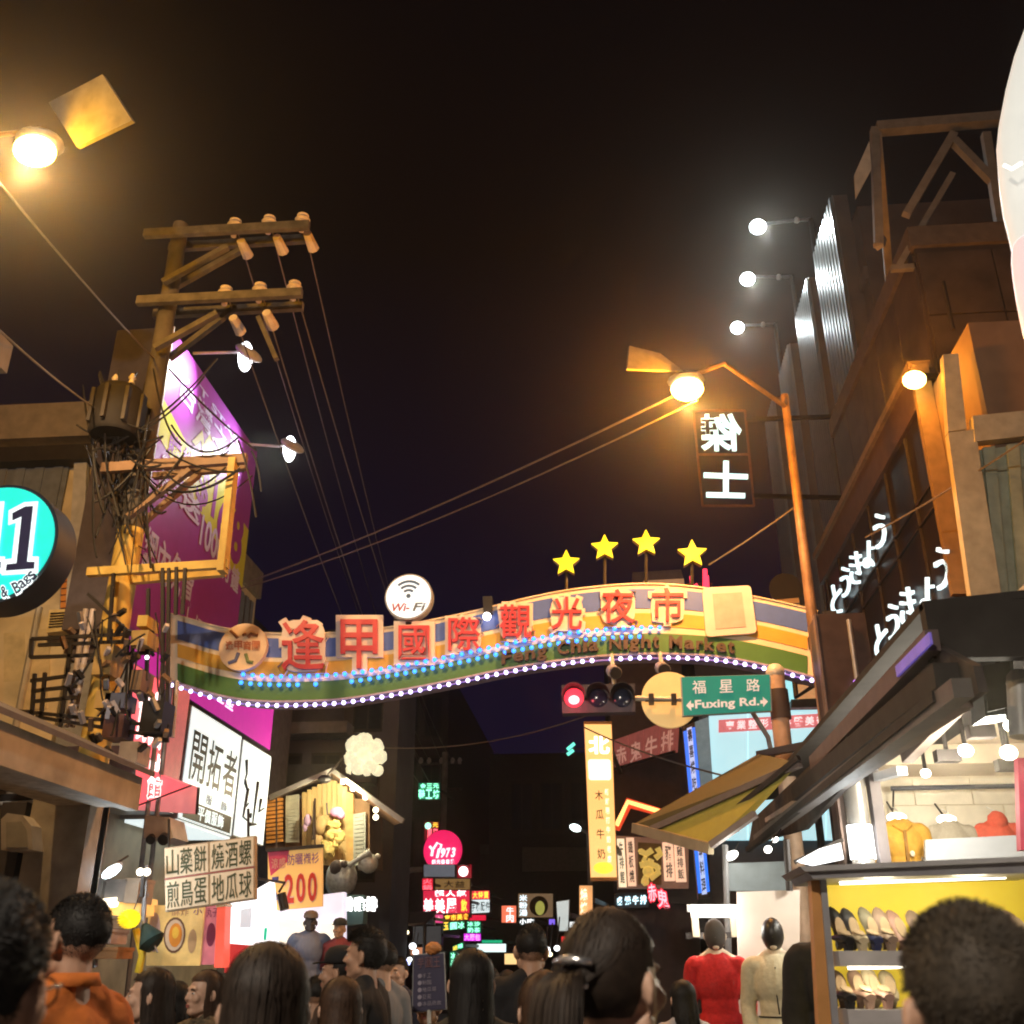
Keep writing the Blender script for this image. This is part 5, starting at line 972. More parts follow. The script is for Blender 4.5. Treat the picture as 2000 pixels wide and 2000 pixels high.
for px, py, cl, lb in [(1660, 1855, 'black', 'low black shoe in front at the upper shelf left'), (1688, 1855, 'cream', 'low cream shoe in front on the upper shelf'), (1716, 1855, 'navy', 'low navy shoe in front on the upper shelf'), (1745, 1853, 'taupe', 'low taupe shoe in front on the upper shelf'), (1664, 1968, 'black', 'low black shoe in front at the lower shelf left'), (1702, 1967, 'blush', 'low blush shoe in front on the lower shelf'), (1738, 1967, 'dusty rose', 'low rose shoe in front on the lower shelf'), (1980, 1852, 'black', 'low black buckled shoe right of the short haired man')]:
    c = PY(px, py, SY_-.11); o = thing('shoe', lb, 'shoe', c, 'shoes on the rack'); a, b, h = shoe_mb(c, 12, 14, .19); m = mat(cl+' shoe leather', cols[cl], .35); part('upper', a, m, o, smooth=True); part('opening', b, mat('shoe lining tan', (.45, .33, .2)), o); part('heel', h, m, o)
# middle stall: panels and lamp
t = thing('display_screen', 'pale pinkish display panel behind the white topped mannequin', 'panel', PY(1500, 1890, 9.7)); part('panel', slab(MB(), qP(9.7, (1440, 1742), (1562, 1738), (1562, 1990), (1444, 1990)), .05), mat('pinkish white board', (.66, .58, .52), .7, nz=.06), t)
part('post', MB().tube([PY(1536, 1640, 9.65), PY(1542, 1740, 9.65)], .03), DARK, t); part('foot', MB().box(*(lambda a, b: (a.x, b.x, 9.6, 9.85, .12, .5))(PY(1444, 1890, 9.7), PY(1562, 1890, 9.7))), DARK, t)
t = thing('back_board', 'blue grey board above the display panel under the awning', 'panel', PY(1480, 1738, 10.6)); part('board', slab(MB(), qP(10.6, (1420, 1686), (1540, 1682), (1540, 1740), (1424, 1740)), .05), mat('blue grey board', (.16, .19, .2), .6), t); part('post', MB().tube([PY(1416, 1650, 10.6), PY(1424, 1890, 10.6)], .03), STEEL, t)
t = thing('tube_lamp', 'glaring white fluorescent tube above the red sweater mannequin', 'lamp', PY(1394, 1790, 9.9)); part('tube', MB().tube([PY(1350, 1780, 9.9), PY(1438, 1780, 9.9)], .05, 12), glow('glaring tube', (1, .96, .88), 4.0), t, smooth=True); part('batten', MB().bar(PY(1342, 1774, 9.95), PY(1444, 1774, 9.95), .06), WHITE, t); part('bracket', MB().bar(PY(1356, 1785, 9.95), PY(1360, 1830, 9.95), .06), mat('cream bracket', (.5, .42, .3), .6), t); part('bracket', MB().bar(PY(1432, 1785, 9.95), PY(1436, 1830, 9.95), .06), mat('cream bracket', (.5, .42, .3)), t); part('shelf', MB().bar(PY(1340, 1828, 10), PY(1450, 1826, 10), .05, .05), DARK, t)
lamp('POINT', PY(1394, 1795, 9.6), 16, (1, .94, .85), t, .15)

# ---------------------------------------------------------------- middle: signs beyond the arch on the right
NL = mat('night shop wall', (.05, .04, .045), .8)
t = thing('corner_building', 'dark corner building beyond the arch carrying the orange lightbox and brick red fascia', 'building', PY(1260, 1890, 26)); x0 = PY(1200, 1600, 26).x
part('wall', MB().box(x0, x0+1.9, 26.4, 40, 0, 9.5), NL, t); part('parapet', MB().box(x0-.1, x0+1.95, 26.3, 40, 9.5, 9.8), DARK, t); part('shop_front', MB().box(x0, x0+1.9, 26.2, 26.4, 3.0, 3.3), DARK, t)
q = qP(23.5, (1140, 1409), (1195, 1409), (1206, 1720), (1153, 1720)); OF = mat('lit orange acrylic', (.7, .42, .16), .4, emit=(.92, .52, .17), es=1.0, bump=0, nz=.1, sc=.8)
t = sign('vertical_lightbox', 'tall amber lightbox with white and brown characters right of the signal', 'sign', q, .3, OF, mat('amber case', (.4, .2, .06), .5), frame=.02); f, n_ = qmap(q)
part('lettering', put_text(MB(), q, '北', .14, .10, .88, .215, bold=.03, depth=.004, w=.018), glow('white neon', (1, 1, 1), 2.2), t)
c = []; 
for cx, cyy, a0 in [(.82, .27, -90), (.82, .365, 0), (.18, .365, 90), (.18, .27, 180)]:
    for k in range(5): a = R(a0+k*22.5); c.append(f(cx+.08*math.cos(a), cyy+.018*math.sin(a), .022))
part('white_block', MB().prism(c, (0, -.01, 0)), WHLIT, t); part('lettering', put_text(MB(), q, '回', .25, .268, .75, .366, bold=-.01, depth=.004, w=.04), mat('pale grey ink', (.6, .62, .62), .5, emit=(.75, .78, .78), es=1), t)
part('lettering', put_column(MB(), q, '木瓜牛奶', .30, .42, .58, .90, gap=.5, bold=.01, depth=.004, w=.018), mat('brown ink', (.10, .045, .015), .5), t)
part('lettering', put_column(MB(), q, '新鮮現打牛奶老店', .66, .43, .80, .90, gap=.3, bold=.02, depth=.004, w=.018), glow('pale cream print', (1, .9, .7), 1.1), t)
part('green_label', MB().add([f(.5+.36*math.cos(2*math.pi*k/20), .925+.035*math.sin(2*math.pi*k/20), .018) for k in range(20)], [tuple(range(20))]), mat('lime label', (.5, .6, .05), .5, emit=(.75, .75, .06), es=.9), t)
part('bracket', MB().bar(f(.98, .2), V((x0+.2, 26.3, f(1, .2).z)), .08), DARK, t); part('bracket', MB().bar(f(.98, .8), V((x0+.2, 26.3, f(1, .8).z)), .08), DARK, t)
q = [PY(1198, 1446, 26.3), PY(1322, 1402, 24.2), PY(1318, 1468, 24.2), PY(1200, 1502, 26.3)]; t = thing('fascia_sign', 'brick red fascia of upright panels with pale brush characters', 'sign', PY(1260, 1500, 25)); f, n_ = qmap(q)
for k, ch in enumerate('赤鬼牛排'):
    qs = sub(q, (k+.03)/4, 0, (k+.97)/4, 1); pn = part('panel', slab(MB(), qs, .1), mat('brick red panel', (.28, .08, .06), .6, nz=.2, emit=(.22, .06, .05), es=.55), t); part('lettering', put_text(MB(), qs, ch, .1, .3, .9, .96, bold=.02, depth=.004, w=.006), mat('pale brush print', (.5, .3, .24), .6, emit=(.45, .22, .17), es=.6), pn)
part('rail', MB().bar(q[3], q[2], .06), DARK, t); part('stay', MB().bar(q[0], V((q[0].x, 26.5, q[0].z)), .06), DARK, t); part('stay', MB().bar(q[1], V((q[1].x+.3, 26.5, q[1].z)), .06), DARK, t)
t = thing('roof_neon', 'orange neon gable outline right of the amber lightbox', 'neon sign', PY(1230, 1620, 25)); part('tube', MB().tube([PY(1204, 1612, 25), PY(1226, 1566, 25), PY(1292, 1586, 25)], .055, 8), glow('orange neon core', (1, .42, .12), 2.2), t, smooth=True); part('backing', MB().prism([PY(1198, 1620, 25.1), PY(1224, 1558, 25.1), PY(1300, 1582, 25.1), PY(1300, 1596, 25.1), PY(1232, 1578, 25.1), PY(1210, 1622, 25.1)], (0, .1, 0)), mat('red neon backing', (.4, .05, .03), .5, emit=(.5, .04, .015), es=.8), t); part('stay', MB().bar(PY(1250, 1580, 25.2), PY(1250, 1580, 26.4), .05), DARK, t)
t = thing('lantern_columns', 'glowing cream lantern panels with black characters either side of a gilt mask', 'sign', PY(1270, 1720, 25)); LP = mat('lit cream paper', (.7, .6, .42), .6, emit=(.92, .74, .48), es=.95, bump=0); LP2 = mat('lit peach paper', (.7, .5, .35), .6, emit=(.75, .48, .32), es=.9, bump=0)
for (xa, xb, y0, y1, m, tx, lb) in [(1205, 1219, 1638, 1732, LP, '牛排館', None), (1223, 1238, 1636, 1730, LP2, '鐵板燒', None), (1294, 1314, 1645, 1720, LP2, '豬排', None), (1317, 1336, 1648, 1722, LP2, '雞排飯', None)]:
    q = qP(25, (xa, y0), (xb, y0), (xb+5, y1), (xa+4, y1)); pn = part('lantern_panel', slab(MB(), q, .15), m, t); part('lettering', put_column(MB(), q, tx, .2, .05, .8, .95, bold=.015, depth=.003, w=.006), INK, pn)
part('backing', slab(MB(), qP(25.25, (1202, 1632), (1345, 1640), (1345, 1735), (1206, 1735)), .2), mat('brown backing', (.2, .12, .08), .7, emit=(.12, .07, .05), es=.5), t)
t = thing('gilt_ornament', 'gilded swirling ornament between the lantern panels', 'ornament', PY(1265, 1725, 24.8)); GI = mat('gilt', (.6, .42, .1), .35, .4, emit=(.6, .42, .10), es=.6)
g = MB()
for pts in [[(1250, 1662), (1262, 1668), (1274, 1660)], [(1284, 1656), (1290, 1668), (1280, 1676)], [(1250, 1690), (1266, 1686), (1282, 1692), (1286, 1704), (1270, 1716)], [(1255, 1676), (1262, 1680)], [(1262, 1712), (1258, 1726)], [(1272, 1678), (1268, 1690)]]: g.tube([PY(a, b, 24.75) for a, b in pts], .07, 8)
for a, b, r_ in [(1266, 1702, 11), (1260, 1722, 8), (1250, 1662, 4), (1285, 1695, 6)]: g.ball(PY(a, b, 24.8), r_*mpp(a, b, 24.8), 12, 8, wob=.2, sd=a)
part('swirls', g, GI, t, smooth=True); part('backing', slab(MB(), qP(24.95, (1246, 1645), (1292, 1648), (1292, 1728), (1246, 1728)), .1), mat('gilt dark backing', (.12, .08, .03), .6), t)
RN = glow('red pink neon', (1, .34, .40), 1.7); RNB = mat('red halo acrylic', (.6, .02, .04), .5, emit=(.85, .01, .05), es=1.0)
t = thing('neon_sign', 'slanted red neon pair of brush characters below the gilt ornament', 'neon sign', PY(1290, 1780, 24.6))
for q, ch in [(qP(24.5, (1264, 1728), (1280, 1726), (1284, 1758), (1268, 1762)), '赤'), (qP(24.5, (1282, 1736), (1302, 1740), (1308, 1776), (1286, 1772)), '鬼')]:
    o = part('halo', put_text(MB(), q, ch, -.12, -.1, 1.12, 1.1, bold=.09, depth=.02, w=-.02), RNB, t); part('tube', put_text(MB(), q, ch, 0, 0, 1, 1, bold=.015, depth=.03, w=.01), RN, o)
part('stay', MB().bar(PY(1285, 1755, 24.55), PY(1285, 1755, 26.3), .05), DARK, t)
t = thing('neon_sign', 'row of four icy blue neon characters under the amber lightbox', 'neon sign', PY(1235, 1770, 26)); part('tube', put_row(MB(), qP(26, (1203, 1752), (1264, 1748), (1264, 1766), (1203, 1768)), '炙燒牛排', 0, 0, 1, 1, gap=.2, bold=.04, depth=.04), glow('icy blue neon', (.62, .9, 1), 1.7), t); part('backing', slab(MB(), qP(26.1, (1200, 1745), (1268, 1742), (1268, 1772), (1200, 1774)), .1), BLACK, t)
q = qP(22.5, (1333, 1420), (1357, 1410), (1388, 1752), (1364, 1756)); t = sign('vertical_lightbox', 'slim electric blue upright lightbox behind the green road sign', 'sign', q, .25, mat('lit blue acrylic', (.02, .12, .6), .4, emit=(.015, .16, .85), es=1.0, bump=0), DARK, frame=.03)
part('pale_core', slab(MB(), sub(q, .32, .02, .72, .98, .012), .004, .004), mat('pale core', (.45, .45, .6), .5, emit=(.40, .50, .80), es=.9), t); part('lettering', put_column(MB(), q, '壽喜燒吃到飽日本料理', .34, .02, .70, .98, gap=.2, bold=.02, depth=.003, w=.022), mat('navy brown ink', (.05, .04, .06), .5), t); part('bracket', MB().bar((q[1]+q[2])/2, (q[1]+q[2])/2+V((1.2, 4.2, 0)), .08), DARK, t)
LBB = mat('pale blue billboard vinyl', (.42, .62, .66), .6, nz=.1, sc=.6, emit=(.34, .58, .64), es=1.05)
q = qP(27, (1385, 1372), (1690, 1350), (1690, 1640), (1385, 1640)); t = thing('wall_billboard', 'large pale blue lit billboard with a red lettered strip behind the signal pole', 'billboard', PY(1500, 1640, 27))
for k in range(4): part('panel', slab(MB(), sub(q, k/4+.002, 0, (k+1)/4-.002, 1), .2, random.uniform(0, .02)), LBB, t)
part('edge_post', slab(MB(), qP(26.8, (1352, 1412), (1384, 1400), (1400, 1650), (1372, 1650)), .2), mat('dull teal post', (.22, .30, .32), .6, emit=(.1, .15, .17), es=.7), t)
qs = sub(q, .06, .14, .99, .235, .04); part('red_strip', slab(MB(), qs, .02), mat('coral strip', (.55, .12, .12), .5, emit=(.55, .15, .16), es=.8), t); part('lettering', put_row(MB(), qs, '專業整形外科醫美微整診所', .04, .15, .98, .85, gap=.2, bold=.02, depth=.003, w=.006), glow('strip pale print', (.95, .75, .75), .9), t)
t = thing('lit_window_bay', 'pale cyan and orange lit bay above the blue billboard', 'sign', PY(1560, 1370, 26.5)); part('cyan_face', slab(MB(), qP(26.5, (1526, 1328), (1552, 1330), (1552, 1368), (1530, 1372)), .2), mat('cyan face', (.3, .6, .65), .5, emit=(.3, .72, .78), es=.95), t); part('orange_face', slab(MB(), qP(26.6, (1553, 1336), (1640, 1344), (1640, 1366), (1556, 1366)), .2), mat('orange face', (.5, .25, .1), .5, emit=(.55, .26, .1), es=.7), t); part('ledge', slab(MB(), qP(26.4, (1545, 1366), (1640, 1362), (1640, 1380), (1545, 1382)), .3), DARK, t)
t = thing('billboard_house', 'dark house behind the pale blue billboard', 'building', PY(1560, 1890, 28)); a = PY(1380, 1600, 27.4); part('wall', MB().box(a.x, a.x+9, 27.5, 26.4+9, 0, 9.4), NL, t)
t = thing('horn_speaker', 'dark round horn speaker on a stand behind the right arm of the arch', 'speaker', PY(1535, 1190, 19)); c = PY(1535, 1150, 19); part('horn', MB().lathe((0, 0, 0), [(.32, 0), (.3, .03), (.12, .2), (.1, .4)], 24), BLACK, t); t.children[0].data.transform(Matrix.Translation(c-BASE[t]) @ Matrix.Rotation(R(-90), 4, 'X') @ Matrix.Translation(BASE[t])); part('stand', MB().tube([c+V((0, .2, 0)), V((c.x, 19.2, 6.2)), V((c.x+.5, 18.3, 6.4))], .05), DARK, t); part('lit_bracket', MB().bar(PY(1515, 1178, 18.7), PY(1560, 1174, 18.7), .1), mat('painted amber light', (.6, .4, .2), .5), t)  # amber lamplight on the bracket put into its base colour
t = thing('neon_sign', 'red neon strokes peeping over the arch left of the white plate', 'neon sign', PY(1360, 1150, 30)); part('tube', MB().tube([PY(1350, 1126, 30), PY(1352, 1146, 30), PY(1362, 1142, 30)], .06), glow('pure red neon', (1, .05, .1), 1.6), t); part('tube', MB().tube([PY(1377, 1112, 30), PY(1377, 1146, 30), PY(1381, 1146, 30), PY(1380, 1125, 30)], .07), glow('pure red neon', (1, .05, .1), 1.6), t); part('backing', MB().bar(PY(1340, 1150, 30.3), PY(1390, 1150, 30.3), .3), DARK, t); part('mast', MB().tube([PY(1365, 1150, 30.3), V((PY(1365, 1150, 30.3).x, 30.3, 9.6))], .08), DARK, t)
t = thing('roof_structure', 'warm lit roof structure peeping above the arch under the stars', 'roof', PY(1270, 1150, 29)); part('gable', slab(MB(), qP(29, (1235, 1118), (1330, 1112), (1345, 1165), (1235, 1165)), 1.5), mat('dim roof wall', (.14, .11, .12), .7), t); part('lit_band', slab(MB(), qP(28.9, (1256, 1134), (1336, 1130), (1336, 1142), (1256, 1142)), .1), mat('amber band', (.4, .25, .12), .6, emit=(.34, .17, .08), es=.8), t); part('lower_storey', MB().box(*(lambda a, b: (a.x, b.x, 29.2, 33, 9.6, a.z))(PY(1235, 1150, 29), PY(1345, 1150, 29))), NL, t)
# ---------------------------------------------------------------- far end of the street
t = thing('far_block', 'dark far row of shop houses at the left end of the street', 'building', PY(780, 1890, 55)); a = PY(700, 1700, 55); b = PY(900, 1700, 55); part('wall', MB().box(a.x-6, b.x-1, 56, 80, 0, 17), NL, t); part('cornice', MB().box(a.x-6, b.x-.9, 55.8, 56, 16.5, 17.2), mat('night cornice', (.08, .075, .09), .7), t); windows(t, qY(56, a.x-1, b.x-1.2, 6, 16), 4, 3, DARK, GLASS)
t = thing('far_block', 'dark far house with a dim brown signboard at the end of the street', 'building', PY(1080, 1890, 60)); a = PY(955, 1700, 60); b = PY(1150, 1700, 60); part('wall', MB().box(a.x, b.x+12, 60, 80, 0, 13), NL, t); part('dim_board', slab(MB(), qP(59.8, (1020, 1655), (1150, 1655), (1150, 1700), (1020, 1702)), .3), mat('dim brown board', (.16, .13, .11), .7), t); windows(t, qY(60, a.x+1, b.x+4, 8, 12), 5, 1, DARK, GLASS)
t = thing('far_block', 'dark terraced houses closing the view between the lit signs', 'building', PY(950, 1890, 72)); a = PY(880, 1700, 72); b = PY(980, 1700, 72); part('wall', MB().box(a.x-4, b.x+4, 72, 90, 0, 9), NL, t); part('cornice', MB().box(a.x-4, b.x+4, 71.8, 72, 8.6, 9.2), mat('night cornice', (.08, .075, .09)), t)
def fsign(lb, pts, Y, face, em, es=1.0, texts=(), cat='sign', name='shop_sign', thick=.3, base=None):
    q = qP(Y, *pts); m = mat('lit sign '+face, tuple(min(.7, c*.7) for c in em), .5, emit=em, es=es, bump=0)
    t = sign(name, lb, cat, q, thick, m, DARK, frame=.03)
    for tx, u0, v0, u1, v1, tm, col in texts:
        (put_column if col else put_row)(mb := MB(), q, tx, u0, v0, u1, v1, gap=.12, bold=.016, depth=.02, w=.03, res=2); part('lettering', mb, tm, t)
    part('bracket', MB().bar((V(q[1])+V(q[2]))/2, (V(q[1])+V(q[2]))/2+V((.3, 2.2, 0)), .1), DARK, t)
    return t
def rect(x0, y0, x1, y1, sk=0): return [(x0, y0), (x1, y0-sk), (x1, y1-sk), (x0, y1)]
GN = glow('green neon', (.30, 1, .62), 1.9); WN = glow('white neon far', (1, 1, 1), 1.7); YN = glow('orange neon', (1, .6, .05), 1.6); RD = glow('red neon far', (1, .12, .16), 1.6); PK = glow('pale pink neon far', (1, .75, .78), 1.4); MGN = glow('magenta neon', (1, .35, 1), 1.4)
c = PY(865, 1661, 46); m_ = mpp(865, 1661, 46); t = thing('round_sign', 'crimson round sign reading 1973 far down the street', 'sign', c-V((0, 0, .9))); part('drum', MB().disc(c, 39*m_, (0, 1, 0), .4), mat('crimson rim', (.3, .01, .05), .5), t); part('face_panel', MB().disc(c-V((0, .02, 0)), 38*m_, (0, 1, 0), .02), mat('lit crimson acrylic', (.6, .02, .12), .4, emit=(.72, .012, .10), es=1.0, bump=0), t)
part('lettering', put_row(MB(), qP(45.9, (851, 1658), (890, 1655), (890, 1674), (851, 1676)), '1973', 0, 0, 1, 1, gap=.05, bold=.04, depth=.02, shear=.2), PK, t); part('lettering', put_row(MB(), qP(45.9, (843, 1679), (888, 1678), (888, 1687), (843, 1688)), '繼光香香雞', 0, 0, 1, 1, bold=.04, depth=.02), PK, t)
g = MB(); g.tube([PY(a, b, 45.85) for a, b in [(839, 1653), (845, 1660), (843, 1672)]], .06, 6); g.tube([PY(a, b, 45.85) for a, b in [(845, 1660), (854, 1646), (862, 1650), (860, 1658)]], .05, 6); part('bird_mark', g, PK, t, smooth=True); part('bracket', MB().bar(c+V((0, .3, 0)), c+V((-1.5, 10, 0)), .12), DARK, t)
fsign('green neon sign of two rows high at the far end of the street', rect(816, 1528, 860, 1562), 48, 'green dark', (.006, .10, .05), 1, [('金三元', .1, .08, .95, .35, GN, 0), ('鞋工坊', .02, .42, .98, .95, GN, 0)], 'neon sign', 'neon_sign')
t = fsign('small green and orange neon with red strokes above the round 1973 sign', rect(828, 1604, 858, 1642), 50, 'dark red', (.12, .004, .008), 1, [('元', .55, .08, .95, .32, YN, 0), ('鳳凰', .2, .40, .95, .95, RD, 0)], 'neon sign', 'neon_sign'); part('green_disc', MB().ball(PY(836, 1613, 49.7), .15, 10, 8), GN, t)
t = fsign('grey blank direction board on a curved pole in front of the 1973 sign', rect(826, 1688, 890, 1713), 36, 'grey board', (.10, .11, .13), .8, [], 'road sign', 'road_sign')
t = thing('curved_pole', 'pale curved steel pole holding the grey direction board and far red signal', 'pole', PY(774, 1890, 36)); part('pole', MB().tube([V((PY(774, 1740, 36).x, 36, 0)), PY(774, 1740, 36)], .12, 10), mat('pole grey', (.28, .28, .30), .5), t, smooth=True); part('curve', MB().tube([PY(774, 1740, 36), PY(777, 1722, 36), PY(788, 1706, 36), PY(805, 1699, 36), PY(830, 1698, 36.2), PY(905, 1700, 36.2)], .09, 8), mat('pole grey', (.28, .28, .3)), t, smooth=True); part('mast', MB().tube([PY(778, 1735, 36), PY(779, 1665, 36)], .04), mat('pole grey', (.28, .28, .3)), t)
t = thing('traffic_signal', 'far red traffic signal beside the crimson round sign', 'traffic light', PY(905, 1715, 35.9)); part('housing', slab(MB(), qP(35.9, (893, 1688), (920, 1688), (920, 1714), (893, 1714)), .25), mat('red tinted housing', (.12, .005, .008), .5, emit=(.2, .0, .01), es=.7), t); part('lens', MB().ball(PY(905, 1702, 35.8), .16, 14, 8), glow('far red lens', (1, .7, .7), 3), t, smooth=True); part('visor', MB().tube([PY(895, 1690, 35.6), PY(906, 1687, 35.5), PY(917, 1691, 35.6)], .03), BLACK, t)
fsign('tall narrow red and orange neon left of the red and white signboard', rect(824, 1715, 846, 1740), 47, 'deep red', (.5, .01, .03), 1, [('火鍋', .1, .05, .9, .95, RD, 1)], 'neon sign', 'neon_sign')
fsign('small lime lit oval plate below the narrow red neon', rect(825, 1741, 844, 1752), 46.8, 'lime', (.55, .85, .35), 1.1)
fsign('dim ochre signboard under the grey direction board', rect(848, 1716, 920, 1738), 48, 'ochre', (.20, .11, .035), .8, [('大益', .25, .2, .85, .8, mat('dark ochre ink', (.1, .04, .01)), 0)])
fsign('red signboard with big white glowing characters at the street end', rect(824, 1738, 920, 1785), 45, 'signal red', (.55, .015, .05), 1, [('超人氣', .25, .02, .92, .28, WN, 0), ('美美屋', .02, .36, .72, .98, WN, 0), ('飲', .80, .36, .92, .95, YN, 1)])
fsign('red topped white signboard right of the big glowing characters', rect(920, 1742, 957, 1785, 2), 46, 'pale white', (.70, .80, .80), 1, [('手機配件', .0, .48, 1, .9, mat('grey ink', (.2, .22, .25)), 0)])
fsign('red strip of orange letters above the white signboard', rect(921, 1740, 957, 1757, 1), 45.7, 'strip red', (.65, .02, .06), 1, [('大特賣', .05, .1, .95, .9, YN, 0)])
fsign('pink sign with a white mark under the big glowing characters', rect(848, 1786, 866, 1803), 44, 'rose pink', (.65, .06, .20), 1, [('心', .3, .25, .75, .75, PK, 0)])
fsign('red ribbon sign beneath the white signboard', rect(914, 1787, 950, 1798), 44.5, 'ribbon red', (.65, .01, .04), 1)
fsign('orange neon strip left of the red ribbon', rect(868, 1787, 916, 1800, 4), 44.2, 'burnt orange', (.25, .03, .005), 1, [('夜市美食', 0, .05, 1, .95, YN, 0)], 'neon sign', 'neon_sign')
fsign('green and orange neon strip with three characters', rect(866, 1802, 909, 1818, 4), 43.6, 'dark green', (.01, .08, .04), 1, [('玉', 0, .0, .25, .9, YN, 0), ('圓冰', .3, .1, .98, .95, GN, 0)], 'neon sign', 'neon_sign')
fsign('green neon sign with two lines right of the orange strip', rect(911, 1799, 940, 1822), 43.3, 'bottle green', (.005, .12, .06), 1, [('冰沙', .05, .05, .95, .45, GN, 0), ('奶茶', .05, .55, .95, .98, GN, 0)], 'neon sign', 'neon_sign')
fsign('magenta sign with pale characters under the green neon', rect(905, 1823, 940, 1838), 43, 'magenta', (.55, .02, .60), 1, [('大腸包', .05, .1, .95, .9, MGN, 0)])
fsign('dark unlit signboard with grey characters left of the pink sign', rect(802, 1783, 848, 1806), 42, 'charcoal', (.018, .02, .022), 1, [('平價美髮', .05, .2, .98, .85, mat('grey ink', (.2, .22, .25)), 0)])
fsign('large dim grey board above the crowd in the middle distance', rect(805, 1808, 863, 1845), 40, 'dim grey', (.035, .034, .034), 1)
fsign('white lit canopy board with green top edge at the end of the street', rect(930, 1843, 990, 1860), 41, 'canopy white', (.75, .92, .90), 1.1); fsign('green strip edging the white canopy board', rect(940, 1836, 982, 1842), 41, 'canopy green', (.01, .35, .16), 1)
fsign('green and orange slanted neon right of the placard', [(884, 1848), (905, 1840), (905, 1852), (884, 1858)], 39, 'moss', (.01, .2, .08), 1, [('滷', .0, .1, .45, .9, YN, 0), ('味', .5, .1, 1, .9, GN, 0)], 'neon sign', 'neon_sign')
fsign('small upright green neon oval right of the placard', rect(878, 1858, 892, 1890), 38, 'dark green', (.01, .08, .04), 1, [('冰品', .2, .05, .8, .95, GN, 1)], 'neon sign', 'neon_sign')
t = fsign('lit poster with a dark round figure and blue white letters by the tall man', rect(1010, 1744, 1082, 1793), 34, 'poster brown', (.12, .075, .04), 1, [('米粉湯', .06, .06, .28, .94, glow('ice white neon', (.75, .92, 1), 1.4), 1)])
q = qP(33.95, (1034, 1750), (1080, 1748), (1080, 1790), (1034, 1790)); f, n_ = qmap(q); part('dark_print', MB().add([f(.4+.4*math.cos(2*math.pi*k/20), .5+.48*math.sin(2*math.pi*k/20), .02) for k in range(20)], [tuple(range(20))]), INK, t); part('green_print', MB().add([f(.45+.2*math.cos(2*math.pi*k/20), .6+.34*math.sin(2*math.pi*k/20), .03) for k in range(20)], [tuple(range(20))]), mat('olive print', (.3, .32, .06), .5, emit=(.28, .28, .06), es=.9), t)
fsign('salmon lit small sign left of the lit poster', rect(979, 1768, 1009, 1803), 35, 'salmon', (.75, .16, .08), 1, [('牛', .3, .1, .85, .5, PK, 0), ('肉', .3, .5, .85, .95, PK, 0)])
fsign('white glowing pair of characters under the lit poster', rect(1014, 1794, 1044, 1806), 33.5, 'dark teal', (.01, .03, .035), 1, [('小吃', 0, .05, 1, .95, WN, 0)], 'neon sign', 'neon_sign')
fsign('grey white banner leaning at the stall right of the tall man', [(1086, 1760), (1112, 1756), (1110, 1820), (1090, 1820)], 22, 'soft white', (.42, .47, .46), .9)
fsign('orange and cream upright sign under the amber lightbox', rect(1131, 1728, 1158, 1790), 24, 'peach', (.65, .32, .12), .9, [('燒烤', .1, .1, .6, .95, glow('pale cream print', (1, .9, .7), 1.1), 1)])
fsign('small red lit plate right of the leaning white banner', rect(1096, 1829, 1118, 1841), 20, 'red plate', (.75, .015, .02), 1)
t = thing('far_street_lamp', 'cool white far street lamp left of the amber lightbox', 'street lamp', PY(1132, 1625, 30)); part('head', MB().ball(PY(1124, 1617, 30), (.17, .1, .1), 12, 8, ax=Matrix.Rotation(R(18), 3, 'Y')), glow('cool far lamp', (.85, 1, .97), 4), t, smooth=True); part('arm', MB().tube([PY(1124, 1615, 30), PY(1150, 1628, 30)], .04), STEEL, t); part('pole', MB().tube([PY(1150, 1628, 30), V((PY(1150, 1628, 30).x, 30, 0))], .07), STEEL, t)
t = thing('bracket_neon', 'small twin turquoise neon tubes left of the amber lightbox top', 'neon sign', PY(1118, 1480, 24)); 
for a, b in [((1108, 1464), (1122, 1452)), ((1108, 1474), (1120, 1465))]: part('tube', MB().tube([PY(*a, 24), PY(*b, 24)], .04), glow('turquoise neon', (.15, .8, .62), 1.2), t, smooth=True)
part('bracket', MB().tube([PY(1120, 1462, 24.05), PY(1142, 1463, 24.05)], .02), DARK, t)
rr = random.Random(11)
BK = [glow('stall bulb warm', (1, .85, .5), 3, samp=False), glow('stall bulb white', (.9, .95, 1), 3, samp=False), glow('stall bulb red', (1, .15, .12), 2, samp=False), glow('stall bulb blue', (.45, .5, 1), 2.4, samp=False)]
names = ['warm', 'white', 'red', 'violet']
for i, (px, py, r_, k) in enumerate([(753, 1837, 6, 0), (781, 1821, 9, 0), (794, 1821, 5, 0), (790, 1832, 5, 0), (771, 1834, 4, 2), (791, 1845, 4, 2), (806, 1848, 7, 1), (812, 1860, 6, 1), (795, 1880, 7, 3), (800, 1874, 5, 1), (788, 1885, 5, 3), (1066, 1856, 9, 1), (1088, 1852, 6, 1), (1074, 1864, 5, 0)]):
    Y = 30 if px < 900 else 19; p = PY(px, py, Y); m_ = mpp(px, py, Y); t = thing('stall_bulb', 'bare %s bulb over the far stalls%s' % (names[k], ' left of the placard' if px < 900 else ' beside the ponytail woman'), 'lamp', p, 'bare %s bulbs over the stalls %s' % (names[k], 'left of the placard' if px < 900 else 'by the ponytail'))
    part('bulb', MB().ball(p, (r_*m_, r_*m_*.8, r_*m_*.85), 12, 8), BK[k], t, smooth=True); part('cord', MB().tube([p, p+V((.05, .05, .5))], .012), DARK, t)
